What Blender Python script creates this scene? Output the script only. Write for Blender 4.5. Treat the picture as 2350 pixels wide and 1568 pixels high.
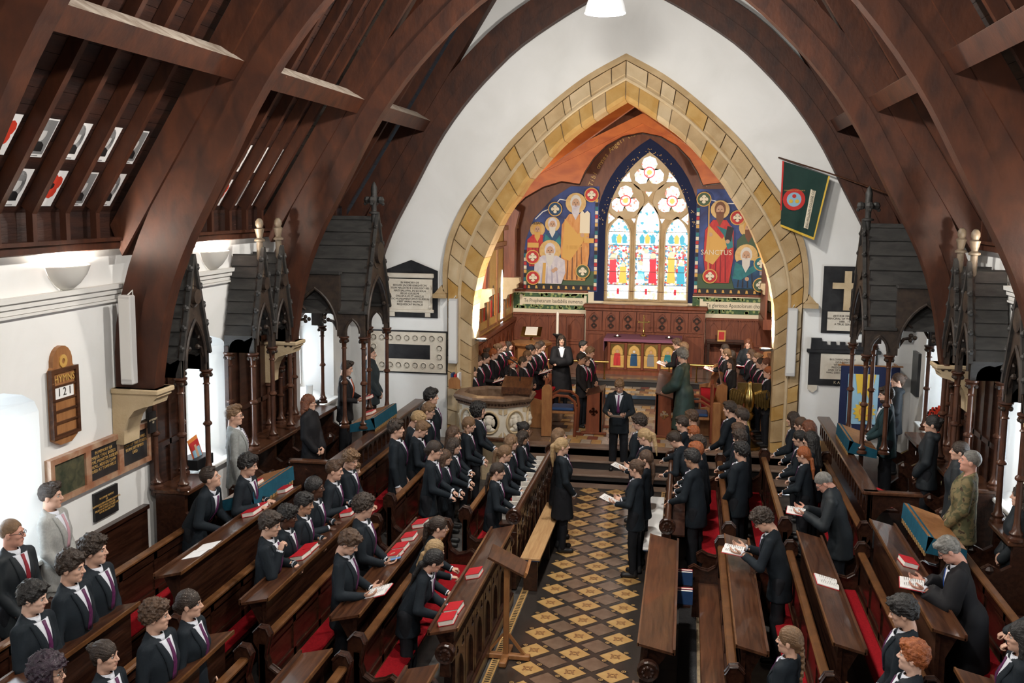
import bpy, bmesh, math, random
import numpy as np
from mathutils import Matrix, Vector
from mathutils.geometry import tessellate_polygon
random.seed(7); np.random.seed(7)
PI = math.pi
for o in list(bpy.data.objects): bpy.data.objects.remove(o)
S = bpy.context.scene
COL = S.collection
# ---------------------------------------------------------------- camera
cd = bpy.data.cameras.new('camera'); cam = bpy.data.objects.new('camera', cd); COL.objects.link(cam)
cd.sensor_width = 36.0; cd.lens = 2384.0 / 2350.0 * 36.0; cd.clip_end = 200
yaw, pit, rol = math.radians(9.527), math.radians(7.668), math.radians(0.682)
fw = Vector((-math.sin(yaw)*math.cos(pit), math.cos(yaw)*math.cos(pit), -math.sin(pit)))
rt = Vector((math.cos(yaw), math.sin(yaw), 0)); up = rt.cross(fw)
r2 = rt*math.cos(rol) + up*math.sin(rol); u2 = up*math.cos(rol) - rt*math.sin(rol)
cam.matrix_world = Matrix(((r2.x, u2.x, -fw.x, 1.2), (r2.y, u2.y, -fw.y, 0), (r2.z, u2.z, -fw.z, 5.0), (0, 0, 0, 1)))
S.camera = cam
# ---------------------------------------------------------------- world, exposure
W = bpy.data.worlds.new('sky'); S.world = W; W.use_nodes = True
bg = W.node_tree.nodes['Background']; bg.inputs[0].default_value = (0.75, 0.86, 1.0, 1); bg.inputs[1].default_value = 1.0
S.view_settings.view_transform = 'Standard'; S.view_settings.look = 'None'
S.view_settings.exposure = 0.95; S.view_settings.gamma = 1.0; S.view_settings.use_curve_mapping = False
K_PENDANT, K_SCONCE, K_WIN, K_CHANCEL = 400, 60, 7.0, 330

def lamp(name, kind, loc, energy, color=(1, .93, .84), size=.1, rot=None, spot=None, parent=None, **kw):
    l = bpy.data.lights.new(name, kind); l.energy = energy; l.color = color
    if kind == 'AREA':
        l.size = size
        for k, v in kw.items(): setattr(l, k, v)
    else: l.shadow_soft_size = size
    if spot: l.spot_size = math.radians(spot); l.spot_blend = .6
    o = bpy.data.objects.new(name, l); COL.objects.link(o); o.location = loc
    if rot: o.rotation_euler = rot
    return o
# ---------------------------------------------------------------- helpers
LOC = {}
def tag(o, label=None, cat=None, group=None, kind=None):
    if label: o['label'] = label
    if cat: o['category'] = cat
    if group: o['group'] = group
    if kind: o['kind'] = kind
    return o
def thing(name, label, cat, loc=(0, 0, 0), rotz=0, group=None, kind=None):
    o = bpy.data.objects.new(name, None); COL.objects.link(o); o.empty_display_size = .1
    o.location = loc; o.rotation_euler = (0, 0, rotz); LOC[o.name] = Vector(loc)
    return tag(o, label, cat, group, kind)
def setmats(me, mats):
    for m in (mats if isinstance(mats, (list, tuple)) else [mats]): me.materials.append(MT(m))
def link(name, me, parent=None, loc=None):
    o = bpy.data.objects.new(name, me); COL.objects.link(o)
    if parent: o.parent = parent
    if loc is not None: o.location = loc
    return o
def npmesh(name, v, f, mats, mi=None, smooth=True):
    """v (n,3) array, f (m,4) or (m,3) array"""
    me = bpy.data.meshes.new(name); k = f.shape[1]
    me.vertices.add(len(v)); me.vertices.foreach_set('co', np.ascontiguousarray(v, np.float32).ravel())
    me.loops.add(f.size); me.loops.foreach_set('vertex_index', np.ascontiguousarray(f, np.int32).ravel())
    me.polygons.add(len(f)); me.polygons.foreach_set('loop_start', np.arange(0, f.size, k, dtype=np.int32))
    me.polygons.foreach_set('loop_total', np.full(len(f), k, np.int32))
    if mi is not None: me.polygons.foreach_set('material_index', np.ascontiguousarray(mi, np.int32))
    setmats(me, mats); me.update(calc_edges=True)
    if smooth: me.polygons.foreach_set('use_smooth', np.ones(len(f), bool))
    return me
class MB:
    def __init__(s): s.v = []; s.f = []; s.m = []
    def add(s, vs, fs, mi=0):
        b = len(s.v); s.v += [tuple(p) for p in vs]
        s.f += [[b+i for i in q] for q in fs]; s.m += [mi]*len(fs); return s
    def box(s, x0, x1, y0, y1, z0, z1, mi=0):
        return s.add([(x, y, z) for x in (x0, x1) for y in (y0, y1) for z in (z0, z1)],
                     [(0, 1, 3, 2), (4, 6, 7, 5), (0, 4, 5, 1), (2, 3, 7, 6), (0, 2, 6, 4), (1, 5, 7, 3)], mi)
    def bbox(s, x0, x1, y0, y1, z0, z1, b=.01, mi=0):
        """box with chamfered edges"""
        xs, ys, zs = (x0, x1), (y0, y1), (z0, z1); bm = bmesh.new()
        vs = [bm.verts.new((x, y, z)) for x in xs for y in ys for z in zs]
        for q in [(0, 1, 3, 2), (4, 6, 7, 5), (0, 4, 5, 1), (2, 3, 7, 6), (0, 2, 6, 4), (1, 5, 7, 3)]: bm.faces.new([vs[i] for i in q])
        bmesh.ops.bevel(bm, geom=bm.edges[:], offset=b, segments=1, affect='EDGES', profile=.5)
        bm.verts.index_update()
        s.add([v.co for v in bm.verts], [[v.index for v in f.verts] for f in bm.faces], mi); bm.free(); return s
    def tube(s, pts, r, n=8, mi=0, closed=False, caps=True):
        P = [Vector(p) for p in pts]; L = len(P); R = r if isinstance(r, (list, tuple)) else [r]*L
        T = []
        for i in range(L):
            a = P[(i-1) % L] if (closed or i) else P[i]; b = P[(i+1) % L] if (closed or i < L-1) else P[i]
            T.append((b-a).normalized())
        nrm = T[0].orthogonal().normalized(); vs = []; fs = []
        for i in range(L):
            nrm = (nrm - T[i]*nrm.dot(T[i])).normalized(); bn = T[i].cross(nrm)
            for k in range(n):
                a = 2*PI*k/n; vs.append(P[i] + (nrm*math.cos(a) + bn*math.sin(a))*R[i])
        for i in range(L if closed else L-1):
            j = (i+1) % L
            for k in range(n): fs.append((i*n+k, i*n+(k+1) % n, j*n+(k+1) % n, j*n+k))
        if caps and not closed: fs += [tuple(range(n-1, -1, -1)), tuple((L-1)*n+k for k in range(n))]
        return s.add(vs, fs, mi)
    def lathe(s, prof, c=(0, 0, 0), n=12, mi=0, axis='z', a0=0, a1=2*PI):
        full = abs(a1-a0-2*PI) < 1e-6; m = n if full else n+1; vs = []; fs = []
        for r, z in prof:
            for k in range(m):
                a = a0 + (a1-a0)*k/n; x, y = r*math.cos(a), r*math.sin(a)
                p = (x, y, z) if axis == 'z' else ((z, x, y) if axis == 'x' else (y, z, x))
                vs.append((p[0]+c[0], p[1]+c[1], p[2]+c[2]))
        for i in range(len(prof)-1):
            for k in range(n):
                k2 = (k+1) % m; fs.append((i*m+k, i*m+k2, (i+1)*m+k2, (i+1)*m+k))
        if full:
            if prof[0][0] > 1e-5: fs.append(tuple(range(m-1, -1, -1)))
            if prof[-1][0] > 1e-5: fs.append(tuple((len(prof)-1)*m+k for k in range(m)))
        return s.add(vs, fs, mi)
    def plate(s, loops, axis, a0, a1, mi=0, back=True):
        """extruded polygon with holes; loops[0] outer. axis y: (x,z), x: (y,z), z: (x,y)"""
        if not isinstance(loops[0][0], (tuple, list)): loops = [loops]
        def P3(p, a): return (p[0], a, p[1]) if axis == 'y' else ((a, p[0], p[1]) if axis == 'x' else (p[0], p[1], a))
        flat = [p for l in loops for p in l]; N = len(flat)
        if len(loops) == 1: tris = [tuple(range(N))] if _convex(loops[0]) else tessellate_polygon([[Vector((p[0], p[1], 0)) for p in loops[0]]])
        else: tris = tessellate_polygon([[Vector((p[0], p[1], 0)) for p in l] for l in loops])
        fs = [tuple(t) for t in tris]
        if back: fs += [tuple(N+i for i in reversed(t)) for t in tris]
        b = 0
        for l in loops:
            n = len(l); fs += [(b+i, b+(i+1) % n, N+b+(i+1) % n, N+b+i) for i in range(n)]; b += n
        return s.add([P3(p, a0) for p in flat]+[P3(p, a1) for p in flat], fs, mi)
    def ball(s, c, r, n=10, mi=0, sc=(1, 1, 1)):
        m = max(4, n//2)
        b0 = len(s.v); s.lathe([(max(1e-6, math.sin(PI*i/m))*r, -math.cos(PI*i/m)*r) for i in range(m+1)], (0, 0, 0), n, mi)
        for i in range(b0, len(s.v)):
            p = s.v[i]; s.v[i] = (p[0]*sc[0]+c[0], p[1]*sc[1]+c[1], p[2]*sc[2]+c[2])
        return s
    def xf(s, M, i0=0):
        for i in range(i0, len(s.v)): s.v[i] = tuple(M @ Vector(s.v[i]))
        return s
    def mesh(s, name, mats, smooth=False, loc=(0, 0, 0)):
        me = bpy.data.meshes.new(name); l = loc
        me.from_pydata([(p[0]-l[0], p[1]-l[1], p[2]-l[2]) for p in s.v], [], s.f)
        setmats(me, mats)
        if any(s.m): me.polygons.foreach_set('material_index', s.m)
        bm = bmesh.new(); bm.from_mesh(me); bmesh.ops.remove_doubles(bm, verts=bm.verts, dist=1e-5)
        bmesh.ops.recalc_face_normals(bm, faces=bm.faces)
        bm.to_mesh(me); bm.free()
        if smooth:
            me.polygons.foreach_set('use_smooth', np.ones(len(me.polygons), bool))
            me.set_sharp_from_angle(angle=math.radians(38))
        return me
    def build(s, name, mats, parent=None, smooth=False, world=True, loc=None):
        r = parent
        while r is not None and r.parent is not None: r = r.parent
        l = LOC.get(r.name, Vector((0, 0, 0))) if (r is not None and world) else Vector((0, 0, 0))
        return link(name, s.mesh(name, mats, smooth, l), parent, loc)
def _convex(l):
    sg = 0; n = len(l)
    for i in range(n):
        a, b, c = l[i], l[(i+1) % n], l[(i+2) % n]
        k = (b[0]-a[0])*(c[1]-b[1])-(b[1]-a[1])*(c[0]-b[0])
        if abs(k) < 1e-9: continue
        if sg == 0: sg = 1 if k > 0 else -1
        elif (k > 0) != (sg > 0): return False
    return True
def inst(o, parent=None, loc=None, rot=None, scale=None, name=None):
    c = bpy.data.objects.new(name or o.name.split('.')[0], o.data); COL.objects.link(c)
    if parent: c.parent = parent
    c.location = loc if loc is not None else o.location
    if rot is not None: c.rotation_euler = rot
    if scale is not None: c.scale = scale
    return c
def copy_tree(o, parent=None):
    c = o.copy(); COL.objects.link(c); c.parent = parent
    for ch in list(o.children): copy_tree(ch, c)
    return c
def gothic(cx, half, z0, zs, za, n=7, k=None):
    """closed pointed-arch outline (x,z): feet at z0, springing zs, apex za"""
    h = za-zs; R = (half*half+h*h)/(2*half); c = half-R; a1 = math.atan2(h, -c)
    arc = [(c+R*math.cos(a1*i/n), zs+R*math.sin(a1*i/n)) for i in range(n+1)]
    R_ = [(cx+x, z) for x, z in arc]; L_ = [(cx-x, z) for x, z in reversed(arc[:-1])]
    return ([(cx+half, z0)] if z0 < zs-1e-6 else []) + R_ + L_ + ([(cx-half, z0)] if z0 < zs-1e-6 else [])
def circ(cx, cz, r, n=16, a=0): return [(cx+r*math.cos(a+2*PI*i/n), cz+r*math.sin(a+2*PI*i/n)) for i in range(n)]
def foil(cx, cz, r, lobes=3, n=7, rot=PI/2):
    out = []; d = r*.5; rr = r*.5
    for l in range(lobes):
        a = rot+2*PI*l/lobes; w = PI*(.5+1/lobes)*.93
        for i in range(n): t = a-w+2*w*i/(n-1); out.append((cx+d*math.cos(a)+rr*math.cos(t), cz+d*math.sin(a)+rr*math.sin(t)))
    return out
def text(txt, size, mat, parent, M, name='lettering', depth=.002, align='CENTER'):
    c = bpy.data.curves.new(name, 'FONT'); c.body = txt; c.size = size; c.extrude = depth; c.align_x = align; c.align_y = 'CENTER'; c.resolution_u = 2
    t = bpy.data.objects.new(name, c); COL.objects.link(t)
    me = bpy.data.meshes.new_from_object(t.evaluated_get(bpy.context.evaluated_depsgraph_get()))
    bpy.data.objects.remove(t); me.name = name; me.materials.clear(); setmats(me, mat)
    r = parent
    while r.parent is not None: r = r.parent
    l = LOC.get(r.name, Vector((0, 0, 0)))
    me.transform(Matrix.Translation(-l) @ M)
    return link(name, me, parent)
def FY(x, y, z): return Matrix.Translation((x, y, z)) @ Matrix.Rotation(PI/2, 4, 'X')            # text facing -Y
def FXp(x, y, z): return Matrix.Translation((x, y, z)) @ Matrix.Rotation(PI/2, 4, 'Z') @ Matrix.Rotation(PI/2, 4, 'X')   # text facing +X
# ---------------------------------------------------------------- materials
MATS = {}
def MT(m): return MATS[m] if isinstance(m, str) else m
def mk(name, col, rough=.6, metal=0, col2=None, scale=8, stretch=(1, 1, 1), bump=0, bscale=None, emit=0, spec=.4, detail=4, lo=.35, hi=.65, coat=0):
    m = bpy.data.materials.new(name); m.use_nodes = True; nt = m.node_tree; N = nt.nodes; b = N['Principled BSDF']
    b.inputs['Base Color'].default_value = (*col, 1); b.inputs['Roughness'].default_value = rough; b.inputs['Metallic'].default_value = metal
    b.inputs['Specular IOR Level'].default_value = spec; b.inputs['Coat Weight'].default_value = coat
    if col2 or bump:
        tc = N.new('ShaderNodeTexCoord'); mp = N.new('ShaderNodeMapping'); mp.inputs['Scale'].default_value = stretch
        nt.links.new(tc.outputs['Object'], mp.inputs[0])
    if col2:
        n = N.new('ShaderNodeTexNoise'); n.inputs['Scale'].default_value = scale; n.inputs['Detail'].default_value = detail; n.inputs['Distortion'].default_value = .6
        nt.links.new(mp.outputs[0], n.inputs[0]); r = N.new('ShaderNodeValToRGB')
        r.color_ramp.elements[0].position = lo; r.color_ramp.elements[1].position = hi
        r.color_ramp.elements[0].color = (*col, 1); r.color_ramp.elements[1].color = (*col2, 1)
        nt.links.new(n.outputs[0], r.inputs[0]); nt.links.new(r.outputs[0], b.inputs['Base Color'])
        if emit: nt.links.new(r.outputs[0], b.inputs['Emission Color'])
    if emit:
        b.inputs['Emission Strength'].default_value = emit
        if not col2: b.inputs['Emission Color'].default_value = (*col, 1)
    if bump:
        n2 = N.new('ShaderNodeTexNoise'); n2.inputs['Scale'].default_value = bscale or scale*3; n2.inputs['Detail'].default_value = 3
        nt.links.new(mp.outputs[0], n2.inputs[0]); bp = N.new('ShaderNodeBump'); bp.inputs['Strength'].default_value = bump; bp.inputs['Distance'].default_value = .02
        nt.links.new(n2.outputs[0], bp.inputs['Height']); nt.links.new(bp.outputs[0], b.inputs['Normal'])
    MATS[name] = m; return m
mk('roofwood', (.024, .0056, .0018), .58, col2=(.066, .0168, .0045), scale=5, stretch=(1, 1, .55), bump=.12, bscale=25, detail=8, lo=.3, hi=.72)
mk('plank', (.013, .0042, .0028), .6, col2=(.036, .0105, .0048), scale=3, stretch=(3, .35, 3), bump=.2, bscale=20)
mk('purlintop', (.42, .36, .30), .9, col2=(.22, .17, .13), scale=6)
mk('pew', (.015, .0050, .0030), .33, col2=(.040, .0140, .0070), scale=4, stretch=(6, .5, 6), bump=.08, bscale=15, coat=.15)
mk('pewtop', (.040, .015, .0075), .3, col2=(.092, .036, .016), scale=4, stretch=(6, .5, 6), bump=.06, bscale=15, coat=.2)
mk('pewedge', (.085, .034, .012), .33, col2=(.14, .058, .02), scale=6)
mk('canopy', (.017, .012, .010), .55, col2=(.040, .026, .018), scale=5, stretch=(2, 2, 2), bump=.1)
mk('canopyboard', (.019, .0185, .018), .6, col2=(.036, .034, .032), scale=4, stretch=(1, 3, 3), bump=.1)
mk('post', (.050, .019, .011), .3, col2=(.085, .034, .018), scale=6, coat=.2)
mk('finial', (.10, .075, .05), .5, col2=(.17, .13, .09), scale=9)
mk('redwood', (.135, .034, .014), .42, col2=(.20, .055, .022), scale=3, stretch=(5, 5, .6), bump=.06)
mk('orangewood', (.30, .062, .010), .5, col2=(.42, .105, .018), scale=2, stretch=(1, 2, 2), bump=.05)
mk('oldoak', (.12, .07, .042), .4, col2=(.20, .125, .08), scale=5, stretch=(2, 2, 2))
mk('tilepale', (.40, .33, .25), .25, col2=(.50, .42, .33), scale=5, spec=.6)
mk('wallboard', (.11, .032, .014), .5, col2=(.16, .05, .02), scale=4, stretch=(2, 1, .6))
mk('palewood', (.44, .25, .11), .45, col2=(.56, .35, .17), scale=5, stretch=(6, .5, 6))
mk('honeywood', (.24, .10, .035), .4, col2=(.33, .15, .055), scale=5, stretch=(3, 3, .8))
mk('plaster', (.74, .74, .72), .9, col2=(.80, .80, .785), scale=1.2, bump=.06, bscale=14)
mk('whitetrim', (.68, .67, .64), .7)
mk('sandstone', (.36, .245, .12), .85, col2=(.49, .355, .20), scale=2.2, bump=.25, bscale=40)
mk('sandgold', (.40, .225, .06), .85, col2=(.48, .305, .11), scale=3, bump=.25, bscale=40)
mk('sandpale', (.47, .355, .21), .85, col2=(.55, .43, .275), scale=3, bump=.2, bscale=40)
mk('mortar', (.22, .16, .10), .95)
mk('slate', (.045, .043, .042), .5, col2=(.075, .07, .066), scale=3, bump=.1)
mk('stonestep', (.16, .11, .085), .45, col2=(.24, .17, .13), scale=3, bump=.06)
mk('blackstep', (.012, .012, .013), .35)
mk('tileyellow', (.44, .25, .085), .28, col2=(.52, .33, .13), scale=7, spec=.6)
mk('tilebrown', (.13, .082, .055), .20, col2=(.20, .135, .095), scale=4, spec=.6)
mk('tileblack', (.036, .030, .026), .2, spec=.6)
mk('tilered', (.20, .055, .03), .28, spec=.6)
mk('tilegreen', (.05, .085, .05), .28, spec=.6)
mk('motif', (.20, .085, .035), .3, spec=.6)
mk('carpetred', (.20, .004, .008), .95, col2=(.27, .007, .012), scale=60, bump=.3, bscale=180, spec=.1)
mk('bluecarpet', (.03, .055, .09), .95)
mk('bluecloth', (.008, .062, .10), .85, col2=(.012, .085, .13), scale=12, spec=.15)
mk('fringe', (.30, .17, .06), .9)
mk('matblack', (.015, .015, .016), .9, bump=.6, bscale=90, col2=(.03, .03, .032), scale=80)
mk('beigestrip', (.30, .22, .13), .7, col2=(.20, .14, .08), scale=25)
mk('cream', (.74, .66, .50), .8)
mk('ivory', (.66, .60, .50), .6, col2=(.58, .52, .43), scale=6, bump=.08)
mk('marble', (.44, .30, .20), .35, col2=(.30, .13, .07), scale=7, detail=8)
mk('greenmarble', (.035, .045, .03), .25, col2=(.09, .085, .05), scale=9, detail=9)
mk('blackmarble', (.012, .013, .015), .3, col2=(.03, .03, .032), scale=5)
mk('blackpaint', (.010, .010, .011), .5)
mk('gold', (.72, .45, .12), .3, 1.0)
mk('brass', (.62, .43, .15), .25, 1.0, col2=(.45, .30, .10), scale=8)
mk('goldpaint', (.50, .29, .07), .45, col2=(.58, .37, .11), scale=8)
mk('letterdark', (.03, .025, .02), .6)
mk('letterpale', (.55, .47, .33), .6)
mk('letterfaint', (.13, .12, .115), .6)
mk('speaker', (.55, .54, .53), .5)
mk('metaldark', (.03, .03, .032), .4, .6)
mk('steel', (.35, .35, .36), .35, .9)
mk('white', (.80, .79, .77), .6)
mk('page', (.76, .72, .66), .8, col2=(.66, .61, .54), scale=40, stretch=(.2, .2, 8))
mk('paper', (.80, .79, .78), .7)
mk('print', (.22, .22, .22), .8)
mk('bookred', (.42, .008, .016), .5, col2=(.48, .014, .022), scale=8)
mk('bookblue', (.015, .05, .14), .5)
mk('bulb', (1, .94, .84), .5, emit=18)
mk('flame', (1, .8, .5), .5, emit=5)
mk('shade', (.9, .9, .88), .5, emit=.35)
mk('plasterlamp', (.62, .60, .56), .7)
mk('purplecloth', (.20, .075, .12), .85)
mk('candle', (.80, .76, .66), .5)
mk('green', (.075, .135, .06), .8, col2=(.04, .085, .045), scale=20)
mk('leafpale', (.30, .36, .14), .8)
mk('navyflag', (.006, .012, .05), .85, bump=.1)
mk('flaggreen', (.004, .026, .020), .8, col2=(.006, .034, .026), scale=6)
mk('yellow', (.62, .40, .04), .7)
mk('skyblue', (.26, .44, .56), .8)
mk('red', (.50, .025, .02), .7)
mk('orange', (.60, .20, .04), .7)
mk('poppyred', (.55, .035, .012), .7)
mk('grey', (.20, .20, .20), .7)
mk('shadeglass', (.8, .85, .88), .05)
mk('photogrey', (.30, .30, .30), .6, col2=(.10, .10, .10), scale=14)
# ================================================================ stained glass materials
def glassmat(name, pal, scale, strength, lead=.035, stretch=(1, 1, 1)):
    m = bpy.data.materials.new(name); m.use_nodes = True; nt = m.node_tree; N = nt.nodes; b = N['Principled BSDF']
    tc = N.new('ShaderNodeTexCoord'); mp = N.new('ShaderNodeMapping'); mp.inputs['Scale'].default_value = stretch
    v = N.new('ShaderNodeTexVoronoi'); v.inputs['Scale'].default_value = scale
    v2 = N.new('ShaderNodeTexVoronoi'); v2.inputs['Scale'].default_value = scale; v2.feature = 'DISTANCE_TO_EDGE'
    nt.links.new(tc.outputs['Object'], mp.inputs[0])
    for q in (v, v2): nt.links.new(mp.outputs[0], q.inputs['Vector'])
    sp = N.new('ShaderNodeSeparateColor'); nt.links.new(v.outputs['Color'], sp.inputs[0])
    r = N.new('ShaderNodeValToRGB'); r.color_ramp.interpolation = 'CONSTANT'; e = r.color_ramp.elements
    while len(e) < len(pal): e.new(.5)
    for i, c in enumerate(pal): e[i].position = i/len(pal); e[i].color = (*c, 1)
    nt.links.new(sp.outputs[0], r.inputs[0])
    g = N.new('ShaderNodeMath'); g.operation = 'GREATER_THAN'; g.inputs[1].default_value = lead; nt.links.new(v2.outputs[0], g.inputs[0])
    mu = N.new('ShaderNodeMath'); mu.operation = 'MULTIPLY'; mu.inputs[1].default_value = strength; nt.links.new(g.outputs[0], mu.inputs[0])
    nt.links.new(r.outputs[0], b.inputs['Base Color']); nt.links.new(r.outputs[0], b.inputs['Emission Color']); nt.links.new(mu.outputs[0], b.inputs['Emission Strength'])
    b.inputs['Roughness'].default_value = .3; MATS[name] = m
WHT, PBL, RED, BLU, GLD, TEA, GRN = (.86, .92, .97), (.62, .80, .92), (.52, .03, .05), (.03, .14, .42), (.80, .42, .08), (.04, .32, .45), (.10, .22, .08)
glassmat('g_top', [WHT, PBL, WHT, (.8, .86, .9), WHT, (.9, .75, .5), WHT, PBL, WHT, WHT, PBL, TEA], 18, .62)
glassmat('g_scene', [WHT, (.45, .10, .10), TEA, PBL, (.12, .25, .42), (.7, .45, .2), RED, WHT, PBL, (.3, .2, .12), WHT], 20, .5)
glassmat('g_base', [WHT, PBL, WHT, WHT, (.9, .7, .4), WHT, PBL, WHT], 16, .62)
glassmat('g_foil', [WHT, WHT, PBL, WHT, WHT, (.85, .6, .4), WHT, WHT, (.5, .6, .4), WHT, WHT, PBL, (.7, .2, .15), WHT], 22, .6)
for n_, c_ in (('g_red', RED), ('g_blue', BLU), ('g_gold', GLD), ('g_white', WHT), ('g_teal', TEA), ('g_skin', (.75, .52, .38))): mk(n_, c_, .3, emit=.45)
glassmat('winglass', [WHT, PBL, (.95, .97, 1), WHT, PBL], 8, K_WIN, .02)
glassmat('winborder', [RED, BLU, RED, WHT, BLU], 14, 1.2, .03)
# ================================================================ setting: nave
HW, YA, YE, RS = 5.2, 19.2, 27.5, 1.6          # half width, arch wall, east wall, roof slope
def rz(x, off=0.0): return 12.83 - RS*abs(x) + off
fl = MB(); fl.box(-HW, HW, -3, 18.15, -.12, -.012); floor = tag(fl.build('floor', 'slate'), kind='structure')
# stepped timber/stone platforms under the back rows
for sx, nm in ((-1, 'left'), (1, 'right')):
    m = MB(); a, b = sorted((sx*(3.56 if sx < 0 else 3.38), sx*HW)); m.box(a, b, 4.5, 12.9, -.012, .2)
    a, b = sorted((sx*4.54, sx*HW)); m.box(a, b, 4.5, 12.9, .2, .3)
    a, b = sorted((sx*3.62, sx*HW)); m.box(a, b, 12.9, 19.2, -.012, .5)
    tag(m.build('trim_%d' % (1 if sx < 0 else 2), 'pew'), kind='structure')
# encaustic aisle: lattice of diamonds, strips and small squares, each its own piece
dx, dy, cx0 = .457, .475, .10
def diamond(hx, hy, mat, nm, motif=None):
    m = MB(); m.plate([(hx, 0), (0, hy), (-hx, 0), (0, -hy)], 'z', -.012, .0)
    return m.mesh(nm, mat)
gx, gy = dx/2*.775, dy/2*.775
TY, TB = diamond(gx, gy, 'tileyellow', 'tile'), diamond(gx, gy, 'tilebrown', 'tile')
mm = MB()
for r in (.030, .048):
    mm.plate([circ(0, 0, r, 10), circ(0, 0, r-.008, 10)], 'z', -.002, .0012)
for k in range(4):
    a = k*PI/2+PI/4
    mm.plate(circ(.062*math.cos(a), .062*math.sin(a), .014, 6), 'z', -.002, .0012)
    a += PI/4; mm.plate(circ(.026*math.cos(a), .026*math.sin(a), .011, 5), 'z', -.002, .0012)
MOT = mm.mesh('motif', 'motif')
sm = MB(); q = .1; sm.plate([(dx*q, 0), (0, dy*q), (-dx*q, 0), (0, -dy*q)], 'z', -.012, .0, 0)
sm.plate([circ(0, 0, .026, 8), circ(0, 0, .017, 8)], 'z', -.001, .0012, 1); sm.plate(circ(0, 0, .008, 6), 'z', -.001, .0012, 1)
TS = sm.mesh('tile', ['tileblack', 'tileyellow'])
st_ = MB(); c = .118
st_.plate([(dx*(.5-.13), dy*.115), (dx*(.5-.115), dy*.13), (dx*.13, dy*(.5-.115)), (dx*.115, dy*(.5-.13))], 'z', -.012, -.0015)
TSTR = st_.mesh('tile', 'tileblack')
st2 = MB(); st2.plate([(-dx*(.5-.13), dy*.115), (-dx*(.5-.115), dy*.13), (-dx*.13, dy*(.5-.115)), (-dx*.115, dy*(.5-.13))], 'z', -.012, -.0015)
TSTR2 = st2.mesh('tile', 'tileblack')
x_lo, x_hi = -.66, .86
y0 = 9.12
for j in range(0, 38):
    yy = y0 + j*dy/2
    if yy > 17.75: break
    for i in range(-5, 6):
        if (i+j) % 2: continue
        xx = cx0 + i*dx/2
        if xx-gx < x_lo-.03 or xx+gx > x_hi+.03: continue
        yel = (j % 2 == 0)
        link('tile', TY if yel else TB, floor, (xx, yy, 0))
        if yel: link('motif', MOT, floor, (xx, yy, 0))
        for sg, me in ((1, TSTR), (-1, TSTR2)):
            if x_lo < xx+sg*dx*.25 < x_hi: link('tile', me, floor, (xx, yy, 0))
        for ss in (1,):
            if xx+dx*.25 < x_hi: link('tile', TS, floor, (xx+dx*.25, yy+dy*.25, .0004))
            if i == -2 or i == -3: link('tile', TS, floor, (xx-dx*.25, yy+dy*.25, .0004))
m = MB(); m.box(x_lo-.02, x_hi+.02, 4, 17.85, -.012, -.004); m.build('tile_bed', 'tileblack', floor)
for xb in (x_lo-.075, x_hi+.075):
    b = MB(); b.box(xb-.045, xb+.045, 4, 17.85, -.012, .0005); e = b.build('border_strip', 'tileyellow', floor)
    d = MB(); y = 8.5
    while y < 17.8: d.box(xb-.026, xb+.026, y, y+.022, 0, .0015); y += .05
    t = d.build('border_teeth', 'tileblack', e); t['kind'] = 'stuff'
m = MB(); m.box(-.95, 1.15, 17.85, 18.15, -.012, .0); m.build('tile_band', 'stonestep', floor)
# chancel steps and floors
CH = MB(); CH.box(-3.4, 3.4, 18.9, 23.35, 0, .47); CH.box(-3.4, 3.4, 23.35, 24.8, 0, .61); CH.box(-3.4, 3.4, 24.8, YE, 0, .75); CH.box(-5.2, 5.2, 19.2, 19.3, -.01, 0)
chf = tag(CH.build('floor', 'tilebrown'), kind='structure')
st = tag(MB().box(-1.72, 3.2, 18.15, 18.9, 0, .05).build('trim_3', 'slate'), kind='structure')
for k, (ya, yb, z) in enumerate(((18.15, 18.55, .16), (18.53, 18.93, .32), (18.9, 19.2, .48))):
    s_ = MB(); s_.box(-1.72, 3.2, ya, yb+.3*(k < 2), z-.16 if k else .0, z-.035, 1); a = s_.build('riser', ['stonestep', 'blackstep'], st)
    s_ = MB(); s_.bbox(-1.74, 3.22, ya-.02, yb, z-.035, z, .006); s_.build('tread', 'stonestep', st)
s_ = MB(); s_.box(-3.3, 3.3, 23.33, 23.36, .48, .62); s_.build('riser', 'blackstep', st); s_ = MB(); s_.bbox(-3.3, 3.3, 23.3, 23.62, .6, .625, .005); s_.build('tread', 'bluecarpet', st)
s_ = MB(); s_.box(-3.3, 3.3, 24.78, 24.82, .62, .74); s_.build('riser', 'blackstep', st); s_ = MB(); s_.bbox(-3.3, 3.3, 24.75, 25.0, .74, .765, .005); s_.build('tread', 'slate', st)
# chancel tiles: brick-like mosaic of pale and brown tiles
cols = ['tileyellow', 'tilepale', 'tilebrown', 'tilepale', 'tileyellow', 'tilered']
CT = [MB().box(-.095, .095, -.145, .145, 0, .008).mesh('tile', c) for c in cols]
CD = [diamond(.19, .19, 'tileyellow', 'tile'), diamond(.19, .19, 'tilered', 'tile')]
n = 0
for j in range(14):
    for i in range(-6, 7):
        x = i*.2+.1*(j % 2); y = 19.4+j*.3
        if y < 23.2 and abs(x) < 1.25: link('tile', CT[(i*3+j*2+(i*j) % 3) % 6], chf, (x, y, .470)); n += 1
for j in range(4):
    for i in range(-9, 10):
        x = i*.2+.1*(j % 2); y = 23.78+j*.29
        if y < 24.7: link('tile', CT[(i*2+j*3) % 6], chf, (x, y, .610))
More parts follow.
